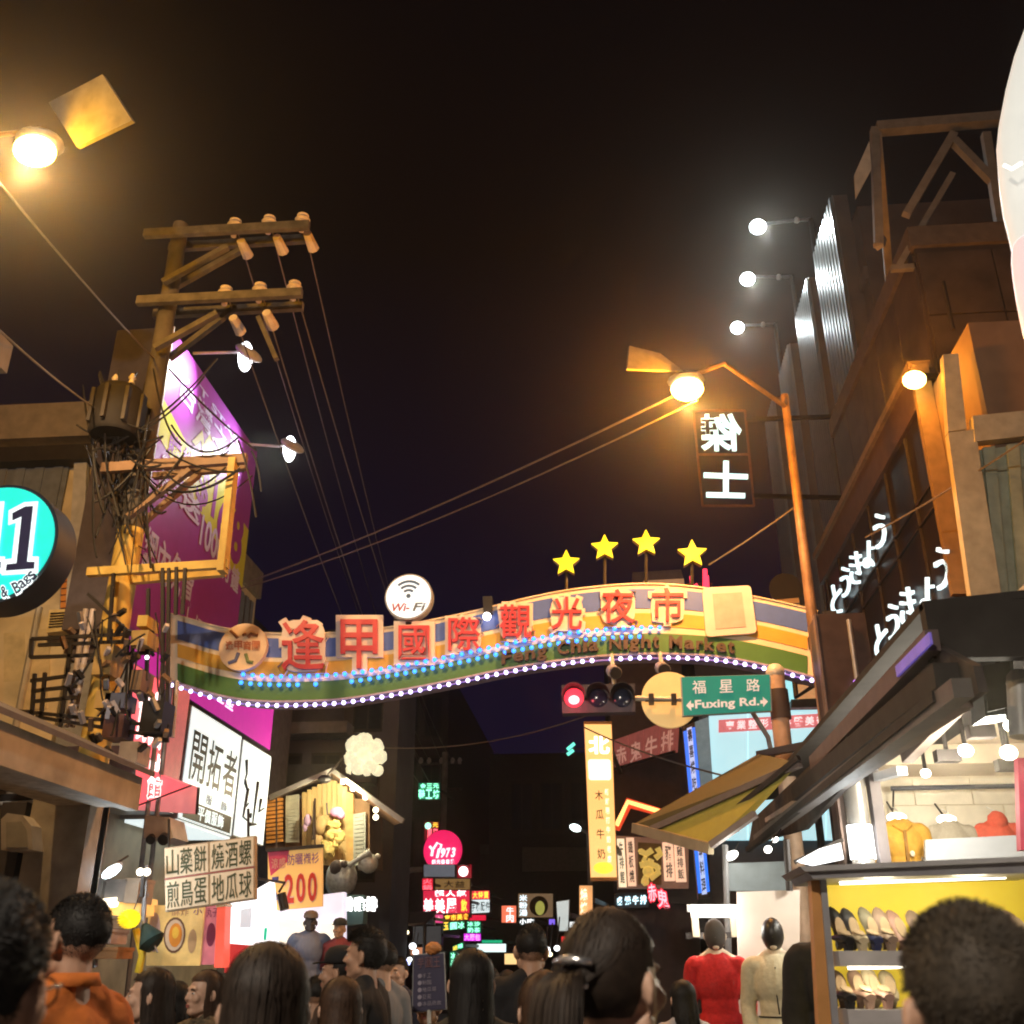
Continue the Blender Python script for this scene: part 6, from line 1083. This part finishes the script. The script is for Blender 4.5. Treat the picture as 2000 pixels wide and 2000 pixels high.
t = thing('stall_awning', 'dark stall awning frame holding the far bulbs', 'awning', PY(780, 1890, 30)); a, b = PY(740, 1812, 30.2), PY(830, 1806, 30.2); part('sheet', MB().prism([a, b, b+V((0, 2, .4)), a+V((0, 2, .4))], (0, 0, .06)), mat('dark awning cloth', (.07, .05, .05), .8), t); part('post', MB().tube([a, V((a.x, 30.2, 0))], .05), DARK, t); part('post', MB().tube([b, V((b.x, 30.2, 0))], .05), DARK, t)

for lb, r_, Y, nm, em, tx, tm in [('bright cream shopfront strip low behind the far bulbs', (700, 1842, 742, 1856), 33, 'cream strip', (.9, .78, .5), '', None), ('pale green lit shopfront low at the street end', (892, 1862, 930, 1876), 42, 'mint strip', (.5, .85, .7), '', None), ('warm lit stall front between the long haired woman and the tall man', (985, 1862, 1010, 1884), 24, 'amber strip', (.9, .6, .25), '', None), ('upright orange sign on the dark row above the bulbs', (742, 1760, 760, 1800), 50, 'dull orange', (.4, .17, .05), '麵', INK), ('dim blue upright sign on the dark row left of the curved pole', (716, 1725, 742, 1775), 52, 'dim blue', (.05, .08, .16), '', None), ('small white lit box right of the salmon sign', (1112, 1800, 1130, 1812), 30, 'white box', (.85, .9, .9), '', None), ('violet lit strip between poster and leaning banner', (1072, 1795, 1084, 1806), 32, 'violet strip', (.2, .12, .8), '', None), ('brownish lit shop wall low right of the placard', (800, 1850, 835, 1866), 38, 'rust strip', (.5, .2, .1), '', None)]:
    fsign(lb, rect(*r_), Y, nm, em, .9, [(tx, .15, .1, .85, .9, tm, 1)] if tx else [])
# ---------------------------------------------------------------- people: one body built from swelling forms, fused into a single skin
def cap(mb, a, b, r0, r1=None, n=12):
    r1 = r0 if r1 is None else r1; a = V(a); b = V(b); d = (b-a); L = d.length; d.normalize()
    pts = []; rs = []
    for k in range(4): t = math.pi/2*(1-k/4); pts.append(a-d*r0*math.sin(t)); rs.append(max(.001, r0*math.cos(t)))
    pts += [a, b]; rs += [r0, r1]
    for k in range(1, 5): t = math.pi/2*k/4; pts.append(b+d*r1*math.sin(t)); rs.append(max(.001, r1*math.cos(t)))
    return mb.tube(pts, rs, n)
def fuse(mb, vox, it=4, name='body', folds=0):
    me = bpy.data.meshes.new(name); me.from_pydata(mb.v, [], mb.f)
    bm = bmesh.new(); bm.from_mesh(me); bmesh.ops.recalc_face_normals(bm, faces=bm.faces); bm.to_mesh(me); bm.free()
    o = bpy.data.objects.new(name, me); COL.objects.link(o)
    r_ = o.modifiers.new('r', 'REMESH'); r_.mode = 'VOXEL'; r_.voxel_size = vox
    s_ = o.modifiers.new('s', 'SMOOTH'); s_.factor = .5; s_.iterations = it
    out = bpy.data.meshes.new_from_object(o.evaluated_get(bpy.context.evaluated_depsgraph_get()))
    bpy.data.objects.remove(o); bpy.data.meshes.remove(me); out.name = name
    for p in out.polygons: p.use_smooth = True
    if folds:
        for v in out.vertices:
            q = v.co; w_ = noise.noise(V((q.x*9, q.y*9, q.z*5+q.x*6)))*.6+noise.noise(V((q.x*22+3, q.y*22, q.z*9-q.x*12)))*.4
            v.co = q+v.normal*(folds*w_)
    return out
def torso(mb, g=0.0, fem=False, arms=True, pose=None):
    sw = .150 if fem else .175
    cap(mb, (-sw, 0, 1.385), (sw, 0, 1.385), .058+g); mb.ball((0, .012, 1.27), (sw-.01+g, .112+g, .19+g), 20, 14)
    mb.ball((0, 0, 1.08), (.132+g if not fem else .115+g, .098+g, .19+g), 18, 12); mb.ball((0, -.005, .93), (.165+g, .118+g, .15+g), 18, 12)
    for s in (-1, 1):
        cap(mb, (s*.13, -.012, 1.40), (s*.04, -.02, 1.465), .048+g*.7, .042+g*.4)
        if fem: mb.ball((s*.075, .085, 1.24), (.07+g, .055+g, .06+g), 12, 8)
        if arms:
            sh, el, wr = (s*(sw+.02), 0, 1.375), (s*(sw+.065), -.03, 1.09), (s*(sw+.05), .07, .86)
            cap(mb, sh, el, .052+g, .041+g); cap(mb, el, wr, .041+g, .029+g)
def legs(mb, g=0.0):
    for s in (-1, 1):
        cap(mb, (s*.088, 0, .90), (s*.098, .015, .48), .082+g, .053+g); cap(mb, (s*.098, .01, .48), (s*.10, -.02, .09), .05+g, .036+g)
def body_mesh(fem, vox):
    mb = MB(); torso(mb, 0, fem); legs(mb)
    for s in (-1, 1):
        cap(mb, (s*.10, -.03, .045), (s*.11, .16, .035), .04, .03)
        w0 = V((s*(.20 if fem else .225), .075, .855)); mb.ball(w0+V((0, .01, -.05)), (.022, .038, .052), 12, 8)
        for k, (dy, ln) in enumerate([(.034, .062), (.012, .075), (-.010, .07), (-.030, .055)]):
            a = w0+V((0, .008+dy, -.088)); cap(mb, a, a+V((-s*.010, .004, -ln*.55)), .0095, .0085, 8); cap(mb, a+V((-s*.010, .004, -ln*.55)), a+V((-s*.028, .0, -ln)), .0085, .0075, 8)
        a = w0+V((0, .035, -.03)); cap(mb, a, a+V((-s*.012, .03, -.035)), .012, .010, 8); cap(mb, a+V((-s*.012, .03, -.035)), a+V((-s*.02, .036, -.06)), .010, .008, 8)
    cap(mb, (0, -.022, 1.38), (0, -.008, 1.54), .060 if not fem else .050, .056 if not fem else .047)
    mb.ball((0, -.012, 1.628), (.076, .096, .094), 24, 16); mb.ball((0, .028, 1.575), (.060, .066, .088), 20, 14); mb.ball((0, .070, 1.512), (.030, .024, .022), 12, 8)
    cap(mb, (-.05, .01, 1.535), (0, .065, 1.512), .026); cap(mb, (.05, .01, 1.535), (0, .065, 1.512), .026)
    cap(mb, (0, .090, 1.618), (0, .108, 1.580), .0085, .0125); mb.ball((.012, .096, 1.576), .009, 8, 6); mb.ball((-.012, .096, 1.576), .009, 8, 6)
    mb.ball((0, .078, 1.632), (.052, .018, .012), 14, 8); mb.ball((0, .089, 1.548), (.024, .011, .007), 12, 8); mb.ball((0, .087, 1.538), (.021, .011, .008), 12, 8)
    for s in (-1, 1):
        mb.ball((s*.038, .070, 1.580), (.026, .022, .024), 12, 8); mb.ball((s*.085, -.010, 1.594), (.010, .021, .034), 12, 8, ax=Matrix.Rotation(R(s*28), 3, 'Z')); mb.ball((s*.080, .000, 1.568), (.009, .011, .015), 8, 6)
        mb.ball((s*.031, .079, 1.606), (.015, .012, .009), 10, 6)
    return fuse(mb, vox, 3, 'body')
BODY = {False: body_mesh(False, .0075), True: body_mesh(True, .0075)}
def cloth_mesh(fem, long_=True, coat=False):
    mb = MB(); torso(mb, .023 if not coat else .034, fem)
    if coat: mb.ball((0, 0, .84), (.20, .15, .2), 18, 12)
    return fuse(mb, .011, 6, 'top', .010)
TOP = {(f_, c_): cloth_mesh(f_, True, c_) for f_ in (False, True) for c_ in (False, True)}
lm_ = MB(); legs(lm_, .016); lm_.ball((0, -.005, .93), (.182, .135, .12), 18, 12); TRO = fuse(lm_, .016, 5, 'trousers', .008)
cl_ = MB(); cl_.v, cl_.f = [], []
for k in range(28):
    a = 2*math.pi*k/28
# ---------------------------------------------------------------- hair
def hair_cap(style, sd):
    rr = random.Random(sd); mb = MB(); c = V((0, -.012, 1.632)); rx, ry, rz = .083, .103, .101
    def inhair(d):
        if style == 'cap': return d.z > .12
        if d.y > .30: return d.z > .42-.1*(d.y < .5)
        if d.y > -.05: return d.z > -.02 if abs(d.x) > .55 else True
        return d.z > (-.86 if style != 'long' else -1.1)
    n, m = 56, 36; idx = {}; vs = []
    for j in range(m+1):
        th = math.pi*j/m
        for k in range(n):
            ph = 2*math.pi*k/n; d = V((math.sin(th)*math.cos(ph), math.sin(th)*math.sin(ph), math.cos(th))); w_ = 1+.02*noise.noise(d*4+V((sd, 0, 0)))
            low = max(0, -d.z-.1); tap = (1-.25*low) if style == 'short' else 1
            vs.append(c+V((d.x*rx*w_*tap, d.y*ry*w_*tap, d.z*rz*w_)))
            idx[(j, k)] = inhair(d)
    fs = [(j*n+k, (j+1)*n+k, (j+1)*n+(k+1) % n, j*n+(k+1) % n) for j in range(m) for k in range(n) if idx[(j, k)] and idx[(j+1, k)] and idx[(j, (k+1) % n)]]
    mb.add(vs, fs)
    def ribbon(pts, w0, w1):
        n_ = len(pts); vs = []
        for i, p in enumerate(pts):
            d = (pts[min(i+1, n_-1)]-pts[max(i-1, 0)]); sd_ = d.cross(p-c+V((rr.uniform(-.02, .02),)*3)); sd_ = sd_.normalized() if sd_.length > 1e-7 else V((1, 0, 0))
            w_ = w0+(w1-w0)*i/(n_-1); vs += [p-sd_*w_/2, p+sd_*w_/2]
        mb.add(vs, [(2*i, 2*i+1, 2*i+3, 2*i+2) for i in range(n_-1)])
    if style in ('short', 'quiff'):
        cnt = 8500
        for _ in range(cnt):
            z = rr.uniform(-.86, 1); a = rr.uniform(0, 2*math.pi); q = math.sqrt(max(0, 1-z*z)); d = V((q*math.cos(a), q*math.sin(a), z))
            if not inhair(d): continue
            tap = 1-.25*max(0, -d.z-.1) if style == 'short' else 1
            p = c+V((d.x*rx*tap, d.y*ry*tap, d.z*rz)); up = max(0, d.z)
            L = (.006+.006*up)*rr.uniform(.5, 1.2) if style == 'short' else (.016+.016*up*(.4+.6*max(0, d.y+.5)))*rr.uniform(.6, 1.2)
            swirl = V((-d.y, d.x, 0))*.55+V((0, .5, -.55 if d.z < .5 else 0))*(.9 if d.z < .5 else .6)
            dir_ = (d*(.45 if style == 'short' and d.z > .3 else .16)+swirl*.7+V((rr.uniform(-.3, .3), rr.uniform(-.3, .3), rr.uniform(-.2, .3)))).normalized()
            ribbon([p-d*.002, p+dir_*L*.55+d*.002, p+dir_*L], .0022, .0006)
    if style in ('long', 'bob', 'pony'):
        cnt = 4200; L0 = {'long': .46, 'bob': .24, 'pony': .02}[style]
        nc = 54; cl = [(rr.uniform(0, 2*math.pi), rr.uniform(.8, 1.12), rr.uniform(0, 6.28), rr.uniform(-.03, .07), rr.uniform(.5, 1.6)) for _ in range(nc)]
        for q_ in range(cnt):
            ca, cL, cp, co, cw = cl[rr.randrange(nc)]; fly = rr.random() < .03
            a = ca+rr.gauss(0, .12); cs, sn = math.cos(a), math.sin(a)
            if sn > .42: continue
            th0 = rr.uniform(.02, 1.1); thick = 1.0+.05*rr.random()+max(0, co)*.8+(.10*rr.random() if fly else 0); pts = []
            for i in range(6):
                th = th0+(1.75-th0)*i/5; d = V((math.sin(th)*cs, math.sin(th)*sn, math.cos(th))); k_ = 1+(thick-1)*min(1, i/3+.3)
                pts.append(c+V((d.x*rx, d.y*ry, d.z*rz))*k_+V((rr.gauss(0, .0012), rr.gauss(0, .0012), rr.gauss(0, .0012))))
            if style == 'pony':
                tgt = c+V((rr.uniform(-.02, .02), -.115, -.01+rr.uniform(-.02, .02)))
                pts = [p.lerp(tgt, (i/5)**2) if sn < .5 else p for i, p in enumerate(pts)]
            else:
                e = pts[-1]*1; L = L0*cL*rr.uniform(.82, 1.04); ec = V((rx*math.cos(ca), ry*math.sin(ca)-.012, 0))
                for i in range(1, 7):
                    t_ = i/6; pull = .55*t_; x_ = e.x*(1-pull)+ec.x*pull; y_ = e.y*(1-pull)+ec.y*pull
                    pts.append(V((x_*(1+(.10+co)*t_-.2*t_*t_)+.012*cw*math.sin(cp+t_*5)*t_+rr.gauss(0, .003), y_-.03*t_+.010*cw*math.cos(cp*1.3+t_*5)*t_+rr.gauss(0, .003), e.z-L*t_)))
            ribbon(pts, .0045, .0012 if fly else .002)
        if style == 'pony':
            for _ in range(420):
                ph = rr.uniform(0, 6.28); r_ = rr.uniform(0, .035); o = c+V((0, -.12, -.01)); pts = []
                for i in range(9):
                    t_ = i/8; sp = r_*(.5+1.0*math.sin(min(1, t_*1.4)*math.pi*.7)); pts.append(o+V((sp*math.cos(ph), -.05*math.sin(t_*2.6)+sp*math.sin(ph)*.8, .03*math.sin(t_*3.1)*(1-t_)-.36*t_*t_-.04*t_)))
                ribbon(pts, .010, .003)
    me = bpy.data.meshes.new('hair'); me.from_pydata(mb.v, [], mb.f); me.update()
    for p in me.polygons: p.use_smooth = True
    return me
_H = {}
def hair(style, sd):
    if style in ('long', 'bob'): sd = 4+sd % 3
    elif style != 'pony': sd = 2+sd % 3
    if (style, sd) not in _H: _H[(style, sd)] = hair_cap(style, sd)
    return _H[(style, sd)]
def mesh_of(name, mb, smooth=True):
    me = bpy.data.meshes.new(name); me.from_pydata(mb.v, [], mb.f); bm = bmesh.new(); bm.from_mesh(me); bmesh.ops.recalc_face_normals(bm, faces=bm.faces); bm.to_mesh(me); bm.free()
    for p in me.polygons: p.use_smooth = smooth
    return me
eye_me = mesh_of('eye', MB().ball((0, 0, 0), (.0125, .006, .0055), 12, 8)); iris_me = mesh_of('iris', MB().ball((0, .0045, 0), (.0050, .003, .0050), 10, 6))
brow_me = mesh_of('eyebrow', MB().tube([(-.017, .000, -.002), (0, .004, .003), (.018, -.004, 0)], [.0022, .0034, .0016], 6)); lips_me = mesh_of('lips', MB().ball((0, 0, .003), (.022, .006, .0042), 12, 6).ball((0, -.001, -.006), (.018, .006, .0055), 12, 6))
EYEW = mat('eye white', (.62, .58, .54), .25, bump=0, nz=.02); IRIS = mat('dark iris', (.015, .01, .008), .15, bump=0)
HAIRB = mat('black hair', (.011, .0095, .009), .6, spec=.3, nz=.3, sc=60, bump=0); HAIRD = mat('dark brown hair', (.026, .017, .012), .6, spec=.3, nz=.3, sc=60, bump=0); HAIRW = mat('warm brown hair', (.05, .026, .015), .6, spec=.3, nz=.3, sc=60, bump=0)
SKIN = mat('tan skin', (.46, .27, .18), .5, nz=.1, sc=14, bump=.05); SKINF = mat('light skin', (.56, .35, .25), .5, nz=.08, sc=14, bump=.05)
def child(name, me, m, par, loc=(0, 0, 0), scale=(1, 1, 1), rz=0, label=None):
    o = bpy.data.objects.new(name, me); COL.objects.link(o); o.parent = par; o.location = loc; o.scale = scale; o.rotation_euler = (0, 0, rz)
    if not me.materials: me.materials.append(None)
    o.material_slots[0].link = 'OBJECT'; o.material_slots[0].material = m
    return o
def person(label, px, py, Y, face, fem=False, style='short', hm=None, sk=None, topm=None, trom=None, coat=False, sd=1, top_h=1.738, facef=True, h=None, group='people in the crowd'):
    P = PY(px, py, Y); s = P.z/top_h if h is None else h/top_h
    o = bpy.data.objects.new('person', BODY[fem]); COL.objects.link(o); me = BODY[fem]
    if not me.materials: me.materials.append(None)
    o.material_slots[0].link = 'OBJECT'; o.material_slots[0].material = sk or (SKINF if fem else SKIN)
    o.location = (P.x, P.y, P.z-top_h*s); o.scale = (s, s, s); o.rotation_euler = (0, 0, R(face)); tag(o, label, 'person', group)
    child('hair', hair(style, sd), hm or HAIRB, o)
    child('top' if not coat else 'jacket', TOP[(fem, coat)], topm, o); child('trousers', TRO, trom or mat('dark denim', (.03, .035, .06), .85), o)
    if facef:
        for sgn in (-1, 1):
            e = child('eye', eye_me, EYEW, o, (sgn*.031, .0865, 1.607), (1, 1, 1), sgn*R(-14)); child('iris', iris_me, IRIS, e)
            child('eyebrow', brow_me, HAIRB, o, (sgn*.031, .0935, 1.628), (1, 1, 1), sgn*R(-14))
        child('lips', lips_me, mat('lip colour', (.40, .13, .11), .4, bump=0), o, (0, .0965, 1.5435))
    return o
BLK = mat('black cloth', (.012, .012, .014), .9, nz=.2, sc=20, bump=.2); NAVY = mat('navy cloth', (.02, .024, .045), .9, nz=.2, sc=20, bump=.2); BRN = mat('brown cloth', (.05, .032, .025), .9, nz=.2, sc=20, bump=.2)
ORG = mat('orange cotton', (.55, .15, .025), .85, nz=.10, sc=30, bump=.25); GRY = mat('grey cloth', (.14, .14, .15), .9)
# foreground
ma = person('person with black hair and glasses at the left edge, seen from behind', -8, 1716, 1.30, 4, hm=HAIRB, style='short', topm=GRY, sd=2, sk=SKIN)
gl = MB(); 
for s in (-1, 1):
    gl.tube([(s*.074, -.02, 1.602), (s*.074, .06, 1.612), (s*.066, .100, 1.612)], .0022, 6); gl.tube([V((s*.034+.026*math.cos(a), .110-.006*abs(math.cos(a)), 1.603+.020*math.sin(a))) for a in [k*math.pi/8 for k in range(17)]], .0018, 5)
gl.tube([(-.008, .112, 1.608), (.008, .112, 1.608)], .002, 6)
child('glasses', mesh_of('glasses', gl), mat('dark glasses frame', (.02, .02, .02), .25, .3), ma)
mo = person('person in an orange collared shirt over a white undershirt, facing left', 160, 1745, 3.4, 72, hm=HAIRB, style='short', topm=ORG, sd=3)
def collar_mb(r0, r1, z0, z1, gap=.5, th=.006):
    vs = []; n = 30
    for rr_, zz in ((r0, z0), (r1, z1), (r1+th, z1), (r0+th, z0)):
        for k in range(n+1):
            a = math.pi/2+gap/2+(2*math.pi-gap)*k/n; dip = .035*max(0, math.sin(a))
            vs.append((rr_*math.cos(a), -.012+rr_*1.05*math.sin(a), zz-dip))
    return MB().add(vs, [(i*(n+1)+k, i*(n+1)+k+1, ((i+1) % 4)*(n+1)+k+1, ((i+1) % 4)*(n+1)+k) for i in range(4) for k in range(n)])
child('collar', mesh_of('collar', collar_mb(.082, .069, 1.478, 1.515, .7, .005)), ORG, mo)
child('undershirt', mesh_of('undershirt', MB().prism([(-.045, .085, 1.45), (.045, .085, 1.45), (.0, .14, 1.30)], (0, .004, 0))), mat('white undershirt', (.7, .68, .66), .8), mo)
person('person with long dark hair seen from behind in the left foreground, widest dark head', 530, 1836, 2.2, 8, True, 'long', HAIRD, topm=BLK, sd=4)
nn = person('person with a ponytail and silver hair clip in the foreground, turned right', 1195, 1770, 2.05, -36, True, 'pony', HAIRD, topm=NAVY, sd=5)
SILV = mat('silver clip', (.7, .7, .72), .25, .9, bump=0)
cb = MB(); cb.tube([(-.045, -.118, 1.64), (0, -.135, 1.645), (.04, -.12, 1.64)], [.006, .010, .006], 8); cb.tube([(-.035, -.128, 1.605), (.0, -.142, 1.60), (.035, -.128, 1.602)], [.004, .007, .004], 8)
child('hair_clip', mesh_of('hair_clip', cb), SILV, nn)
person('person with cropped dark hair seen from behind in front of the shoe rack', 1868, 1760, 1.42, 4, False, 'short', mat('cropped brown black hair', (.045, .035, .025), .65, spec=.25, nz=.3, sc=60, bump=0), topm=GRY, sd=6)
# middle crowd
person('person with long dark hair looking left beside the orange shirt', 298, 1888, 5.0, 108, True, 'long', HAIRD, topm=BLK, sd=7)
person('person with parted brown hair and patterned blouse looking left', 403, 1892, 5.9, 142, True, 'long', HAIRW, topm=mat('dark patterned blouse', (.10, .075, .045), .8, nz=.8, sc=60), sd=8)
person('person with black hair between the two women looking left', 346, 1914, 6.4, 30, True, 'bob', HAIRB, topm=BLK, sd=9)
person('person with a swept up quiff in profile facing left, dark jacket', 716, 1812, 5.9, 84, False, 'quiff', HAIRB, sk=SKIN, topm=BLK, coat=True, sd=10)
ci = person('person in a black cap facing left in front of the quiffed man', 664, 1852, 6.3, 88, False, 'short', HAIRB, topm=BRN, sd=11)
hat = MB().lathe((0, -.01, 0), [(.09, 1.655), (.098, 1.67), (.094, 1.71), (.07, 1.742), (.02, 1.756)], 20); hat.prism([(.07, .06, 1.662), (.05, .13, 1.655), (0, .16, 1.652), (-.05, .13, 1.655), (-.07, .06, 1.662)], (0, 0, .008))
HAT = mesh_of('cap', hat); child('cap', HAT, BLK, ci)
person('person with black hair and pale face behind the quiffed man', 748, 1838, 7.6, 60, False, 'short', HAIRB, topm=GRY, sd=12)
person('person with brown hair from behind, low between two dark heads', 668, 1905, 4.4, 20, True, 'bob', HAIRW, topm=BRN, sd=13)
person('person with long straight black hair from behind, right of the placard', 922, 1851, 4.3, 4, True, 'long', HAIRB, topm=mat('olive black cloth', (.03, .026, .018), .9), sd=14)
person('tall person in black from behind with short hair and bare nape', 1037, 1803, 6.3, 6, False, 'short', HAIRB, topm=BLK, coat=True, sd=15)
person('person with brown hair half hidden left of the ponytail', 1062, 1893, 3.6, 15, True, 'bob', HAIRW, topm=BRN, sd=16)
person('person in grey glimpsed between the ponytail and the red mannequin', 1330, 1912, 7.2, 20, True, 'bob', HAIRB, topm=mat('pale lilac cloth', (.4, .38, .42), .85), sd=17)
person('person with short hair far back under the stall bulbs', 778, 1868, 9.5, 160, False, 'short', HAIRB, topm=NAVY, sd=18)
# placard carried above the crowd
t = thing('placard', 'navy handheld placard with pale list lines and an orange top', 'placard', PY(838, 1985, 6.6)); q = qP(6.6, (808, 1866), (866, 1862), (870, 1970), (806, 1976)); NP = mat('navy placard', (.045, .04, .085), .6, nz=.1)
part('board', slab(MB(), q, .02), NP, t); part('rim', slab(MB(), sub(q, -.03, -.02, 1.03, 1.02), .012, -.008), mat('pale placard rim', (.3, .3, .3), .5), t)
part('lettering', put_row(MB(), q, '芋圓王', .12, .05, .9, .24, depth=.002, w=.004), mat('plum ink', (.20, .10, .12), .6), t); tm = MB()
for k, tx in enumerate(['手工', '粉圓', '地瓜湯', '豆花', '冰品熱飲']): put_row(tm, q, '・'+tx, .14, .34+k*.125, .14+.15*(len(tx)+1), .42+k*.125, depth=.002, w=.004)
part('lettering', tm, mat('pale list ink', (.30, .27, .34), .6), t); part('stick', MB().tube([PY(838, 1972, 6.61), PY(838, 2090, 6.61)], .012), PALE, t)
part('orange_topper', MB().ball(PY(846, 1852, 6.6), (.05, .03, .035), 12, 8, wob=.3), mat('orange topper', (.5, .2, .06), .6), t)
for q_, (a, b, y, fc, st, mm, lb) in enumerate([(958, 1889, 9.5, 10, 'short', GRY, 'person far back between the two dark heads, seen from behind'), (1098, 1876, 8.6, 350, 'bob', NAVY, 'person behind the ponytail under the leaning white banner'), (990, 1893, 11, 20, 'bob', BLK, 'person far back beside the tall person in black'), (620, 1905, 7.5, 15, 'short', GRY, 'person low in the crowd before the shirt shop')]): person(lb, a, b, y, fc, st == 'bob', st, HAIRB, topm=mm, sd=20+q_)
hd = person('person holding up the navy placard, hidden behind the crowd', 838, 1925, 6.75, 170, False, 'short', HAIRB, topm=BLK, sd=19)
# mannequins and hung clothes
MWH = mat('glossy cream mannequin', (.62, .52, .40), .35, bump=0, nz=.05); MBK = mat('black mannequin head', (.015, .014, .014), .4, bump=0)
def mannequin(label, px, py, Y, face, skin, topm, trom, coat=False, headm=None, capm=None, fem=False, tname='top', base=.25, ts=.985):
    P = PY(px, py, Y); s = (P.z-base)/1.722
    o = bpy.data.objects.new('mannequin', BODY[fem]); COL.objects.link(o); o.material_slots[0].link = 'OBJECT'; o.material_slots[0].material = skin
    o.location = (P.x, P.y, base); o.scale = (s, s, s); o.rotation_euler = (0, 0, R(face)); tag(o, label, 'mannequin', 'shop mannequins')
    child(tname, TOP[(False, coat)], topm, o, scale=(1.02, 1.08, ts)); child('trousers', TRO, trom, o)
    if headm: child('head_cover', hood_me, headm, o)
    if capm: child('cap', HAT, capm, o)
    st = MB().lathe((0, 0, 0), [(.2, -.25/s), (.2, -.22/s), (.03, -.2/s), (.02, .1)], 18); child('stand', mesh_of('stand', st), STEEL, o)
    return o
hood_me = mesh_of('head_cover', MB().ball((0, .004, 1.605), (.090, .117, .130), 24, 16))
RSW = mat('red knitwear', (.50, .018, .02), .9, nz=.15, sc=40, bump=.3)
m1 = mannequin('mannequin in a red sweater with grey felt hat under the white tube', 1394, 1797, 9.5, 176, MWH, RSW, mat('dark grey trousers', (.03, .03, .03), .9), headm=mat('grey felt', (.05, .045, .042), .9), tname='red_sweater')
m2 = mannequin('mannequin with a black head and cream white top before the pale panel', 1506, 1795, 9.2, 170, MWH, mat('cream white knit', (.55, .50, .36), .9, nz=.1, sc=30, bump=.3), BLK, headm=MBK, tname='white_top')
m3 = mannequin('mannequin all in black half hidden by the orange post of the shoe rack', 1618, 1738, 6.9, 176, MWH, BLK, BLK, coat=True, headm=MBK, tname='black_coat', base=.12)
m4 = mannequin('mannequin in a blue grey hooded jacket and knit cap before the white shop wall', 608, 1783, 13.3, 200, mat('dark mannequin', (.06, .05, .05), .5), mat('blue grey cloth', (.13, .16, .24), .85, nz=.1), NAVY, coat=True, capm=mat('grey knit', (.2, .17, .15), .9), fem=False, tname='jacket', base=.62, ts=1.0)
m5 = mannequin('mannequin in a maroon top and dark hat facing the street', 664, 1797, 13.3, 165, mat('tan mannequin', (.42, .27, .17), .5), mat('maroon cloth', (.16, .03, .04), .85), BLK, capm=mat('charcoal felt', (.03, .035, .035), .9), tname='maroon_top', base=.62, ts=1.0)
tr_ = MB(); 
for z_, r_ in ((1.40, .098), (1.0, .165)): tr_.tube([V((r_*math.cos(k*math.pi/10), r_*.82*math.sin(k*math.pi/10), z_-(.02*math.sin(k*math.pi/10) if z_ > 1.2 else 0))) for k in range(21)], .006, 6)
tr_.tube([V((.0, .135, 1.36)), V((.01, .14, 1.2)), V((.0, .13, 1.02))], .006, 6)
child('trim', mesh_of('trim', tr_), BLK, m2)
def hung(name, label, px, py, Y, m, w=1.0):
    P = PY(px, py, Y); t = thing(name, label, 'clothing', V((P.x, P.y, P.z-.62)), 'clothes hung on the shop rail')
    o = child('garment', TOP[(False, False)], m, t, (0, 0, .62-1.50), (w*1.0, .75, 1.0), math.pi)
    part('hanger', MB().tube([P+V((-.16, 0, -.10)), P+V((0, 0, -.03)), P+V((.16, 0, -.10))], .012).tube([P+V((0, 0, -.03)), P+V((0, 0, .08)), P+V((.03, .3, .16))], .006), WHITE, t)
    return t, P
MUS = mat('mustard corduroy', (.50, .27, .035), .85, nz=.12, sc=20, bump=.25)
j1, P1 = hung('jacket', 'mustard jacket hanging on the shop back wall', 1757, 1600, 11.2, MUS, 1.05)
part('placket', MB().bar(P1+V((-.0, -.13, -.12)), P1+V((-.01, -.12, -.55)), .03, .01), mat('dark mustard seam', (.25, .12, .02), .8), j1); part('badge', MB().ball(P1+V((.04, -.135, -.35)), (.025, .01, .03), 10, 6), mat('pale badge', (.7, .6, .45), .6), j1); part('collar', MB().tube([P1+V((-.09, -.06, -.06)), P1+V((0, -.10, -.13)), P1+V((.09, -.06, -.06))], [.02, .03, .02], 8), MUS, j1, smooth=True)
j2, P2 = hung('sweater', 'grey beige sweater hanging above the pale blue screen', 1855, 1604, 11.3, mat('grey beige knit', (.36, .32, .25), .9, nz=.1, sc=30, bump=.25), 1.0)
j3, P3 = hung('hoodie', 'coral red hooded top hanging nearest the maroon jamb', 1946, 1600, 11.3, mat('coral red fleece', (.55, .09, .05), .9, nz=.1, sc=30, bump=.25), .95)
part('hood', MB().ball(P3+V((0, -.02, -.02)), (.10, .09, .10), 16, 10, wob=.1), mat('coral red fleece', (.55, .09, .05)), j3, smooth=True)
for P_, lb in ((P1, 'white hanger glow lamp over the mustard jacket'), (P2, 'white hanger glow lamp over the grey beige sweater')):
    c = P_+V((0, .1, .03)); s2 = thing('picture_lamp', lb, 'lamp', c, 'lamps over the hung clothes'); part('lens', MB().ball(c, (.10, .04, .05), 14, 8), glow('warm white spot', (1, .95, .84), 7.0), s2, smooth=True); part('stem', MB().tube([c, c+V((0, .3, .2))], .01), DARK, s2)
# ---------------------------------------------------------------- haze: thin volume added to stand in for lens glare round the lamps
hz = MB().box(-62, 62, -16, 141, -1, 30)
me = mesh_of('haze', hz, False)
hm_ = bpy.data.materials.new('added glare haze'); hm_.use_nodes = True; n = hm_.node_tree; n.nodes.remove(n.nodes['Principled BSDF'])
pv = n.nodes.new('ShaderNodeVolumePrincipled'); pv.inputs['Color'].default_value = (.95, .85, .7, 1); pv.inputs['Density'].default_value = .0012; pv.inputs['Anisotropy'].default_value = .915
n.links.new(pv.outputs[0], n.nodes['Material Output'].inputs['Volume'])
me.materials.append(hm_); o = bpy.data.objects.new('haze', me); COL.objects.link(o); tag(o, 'thin added glare haze over the whole street', 'haze', kind='stuff')
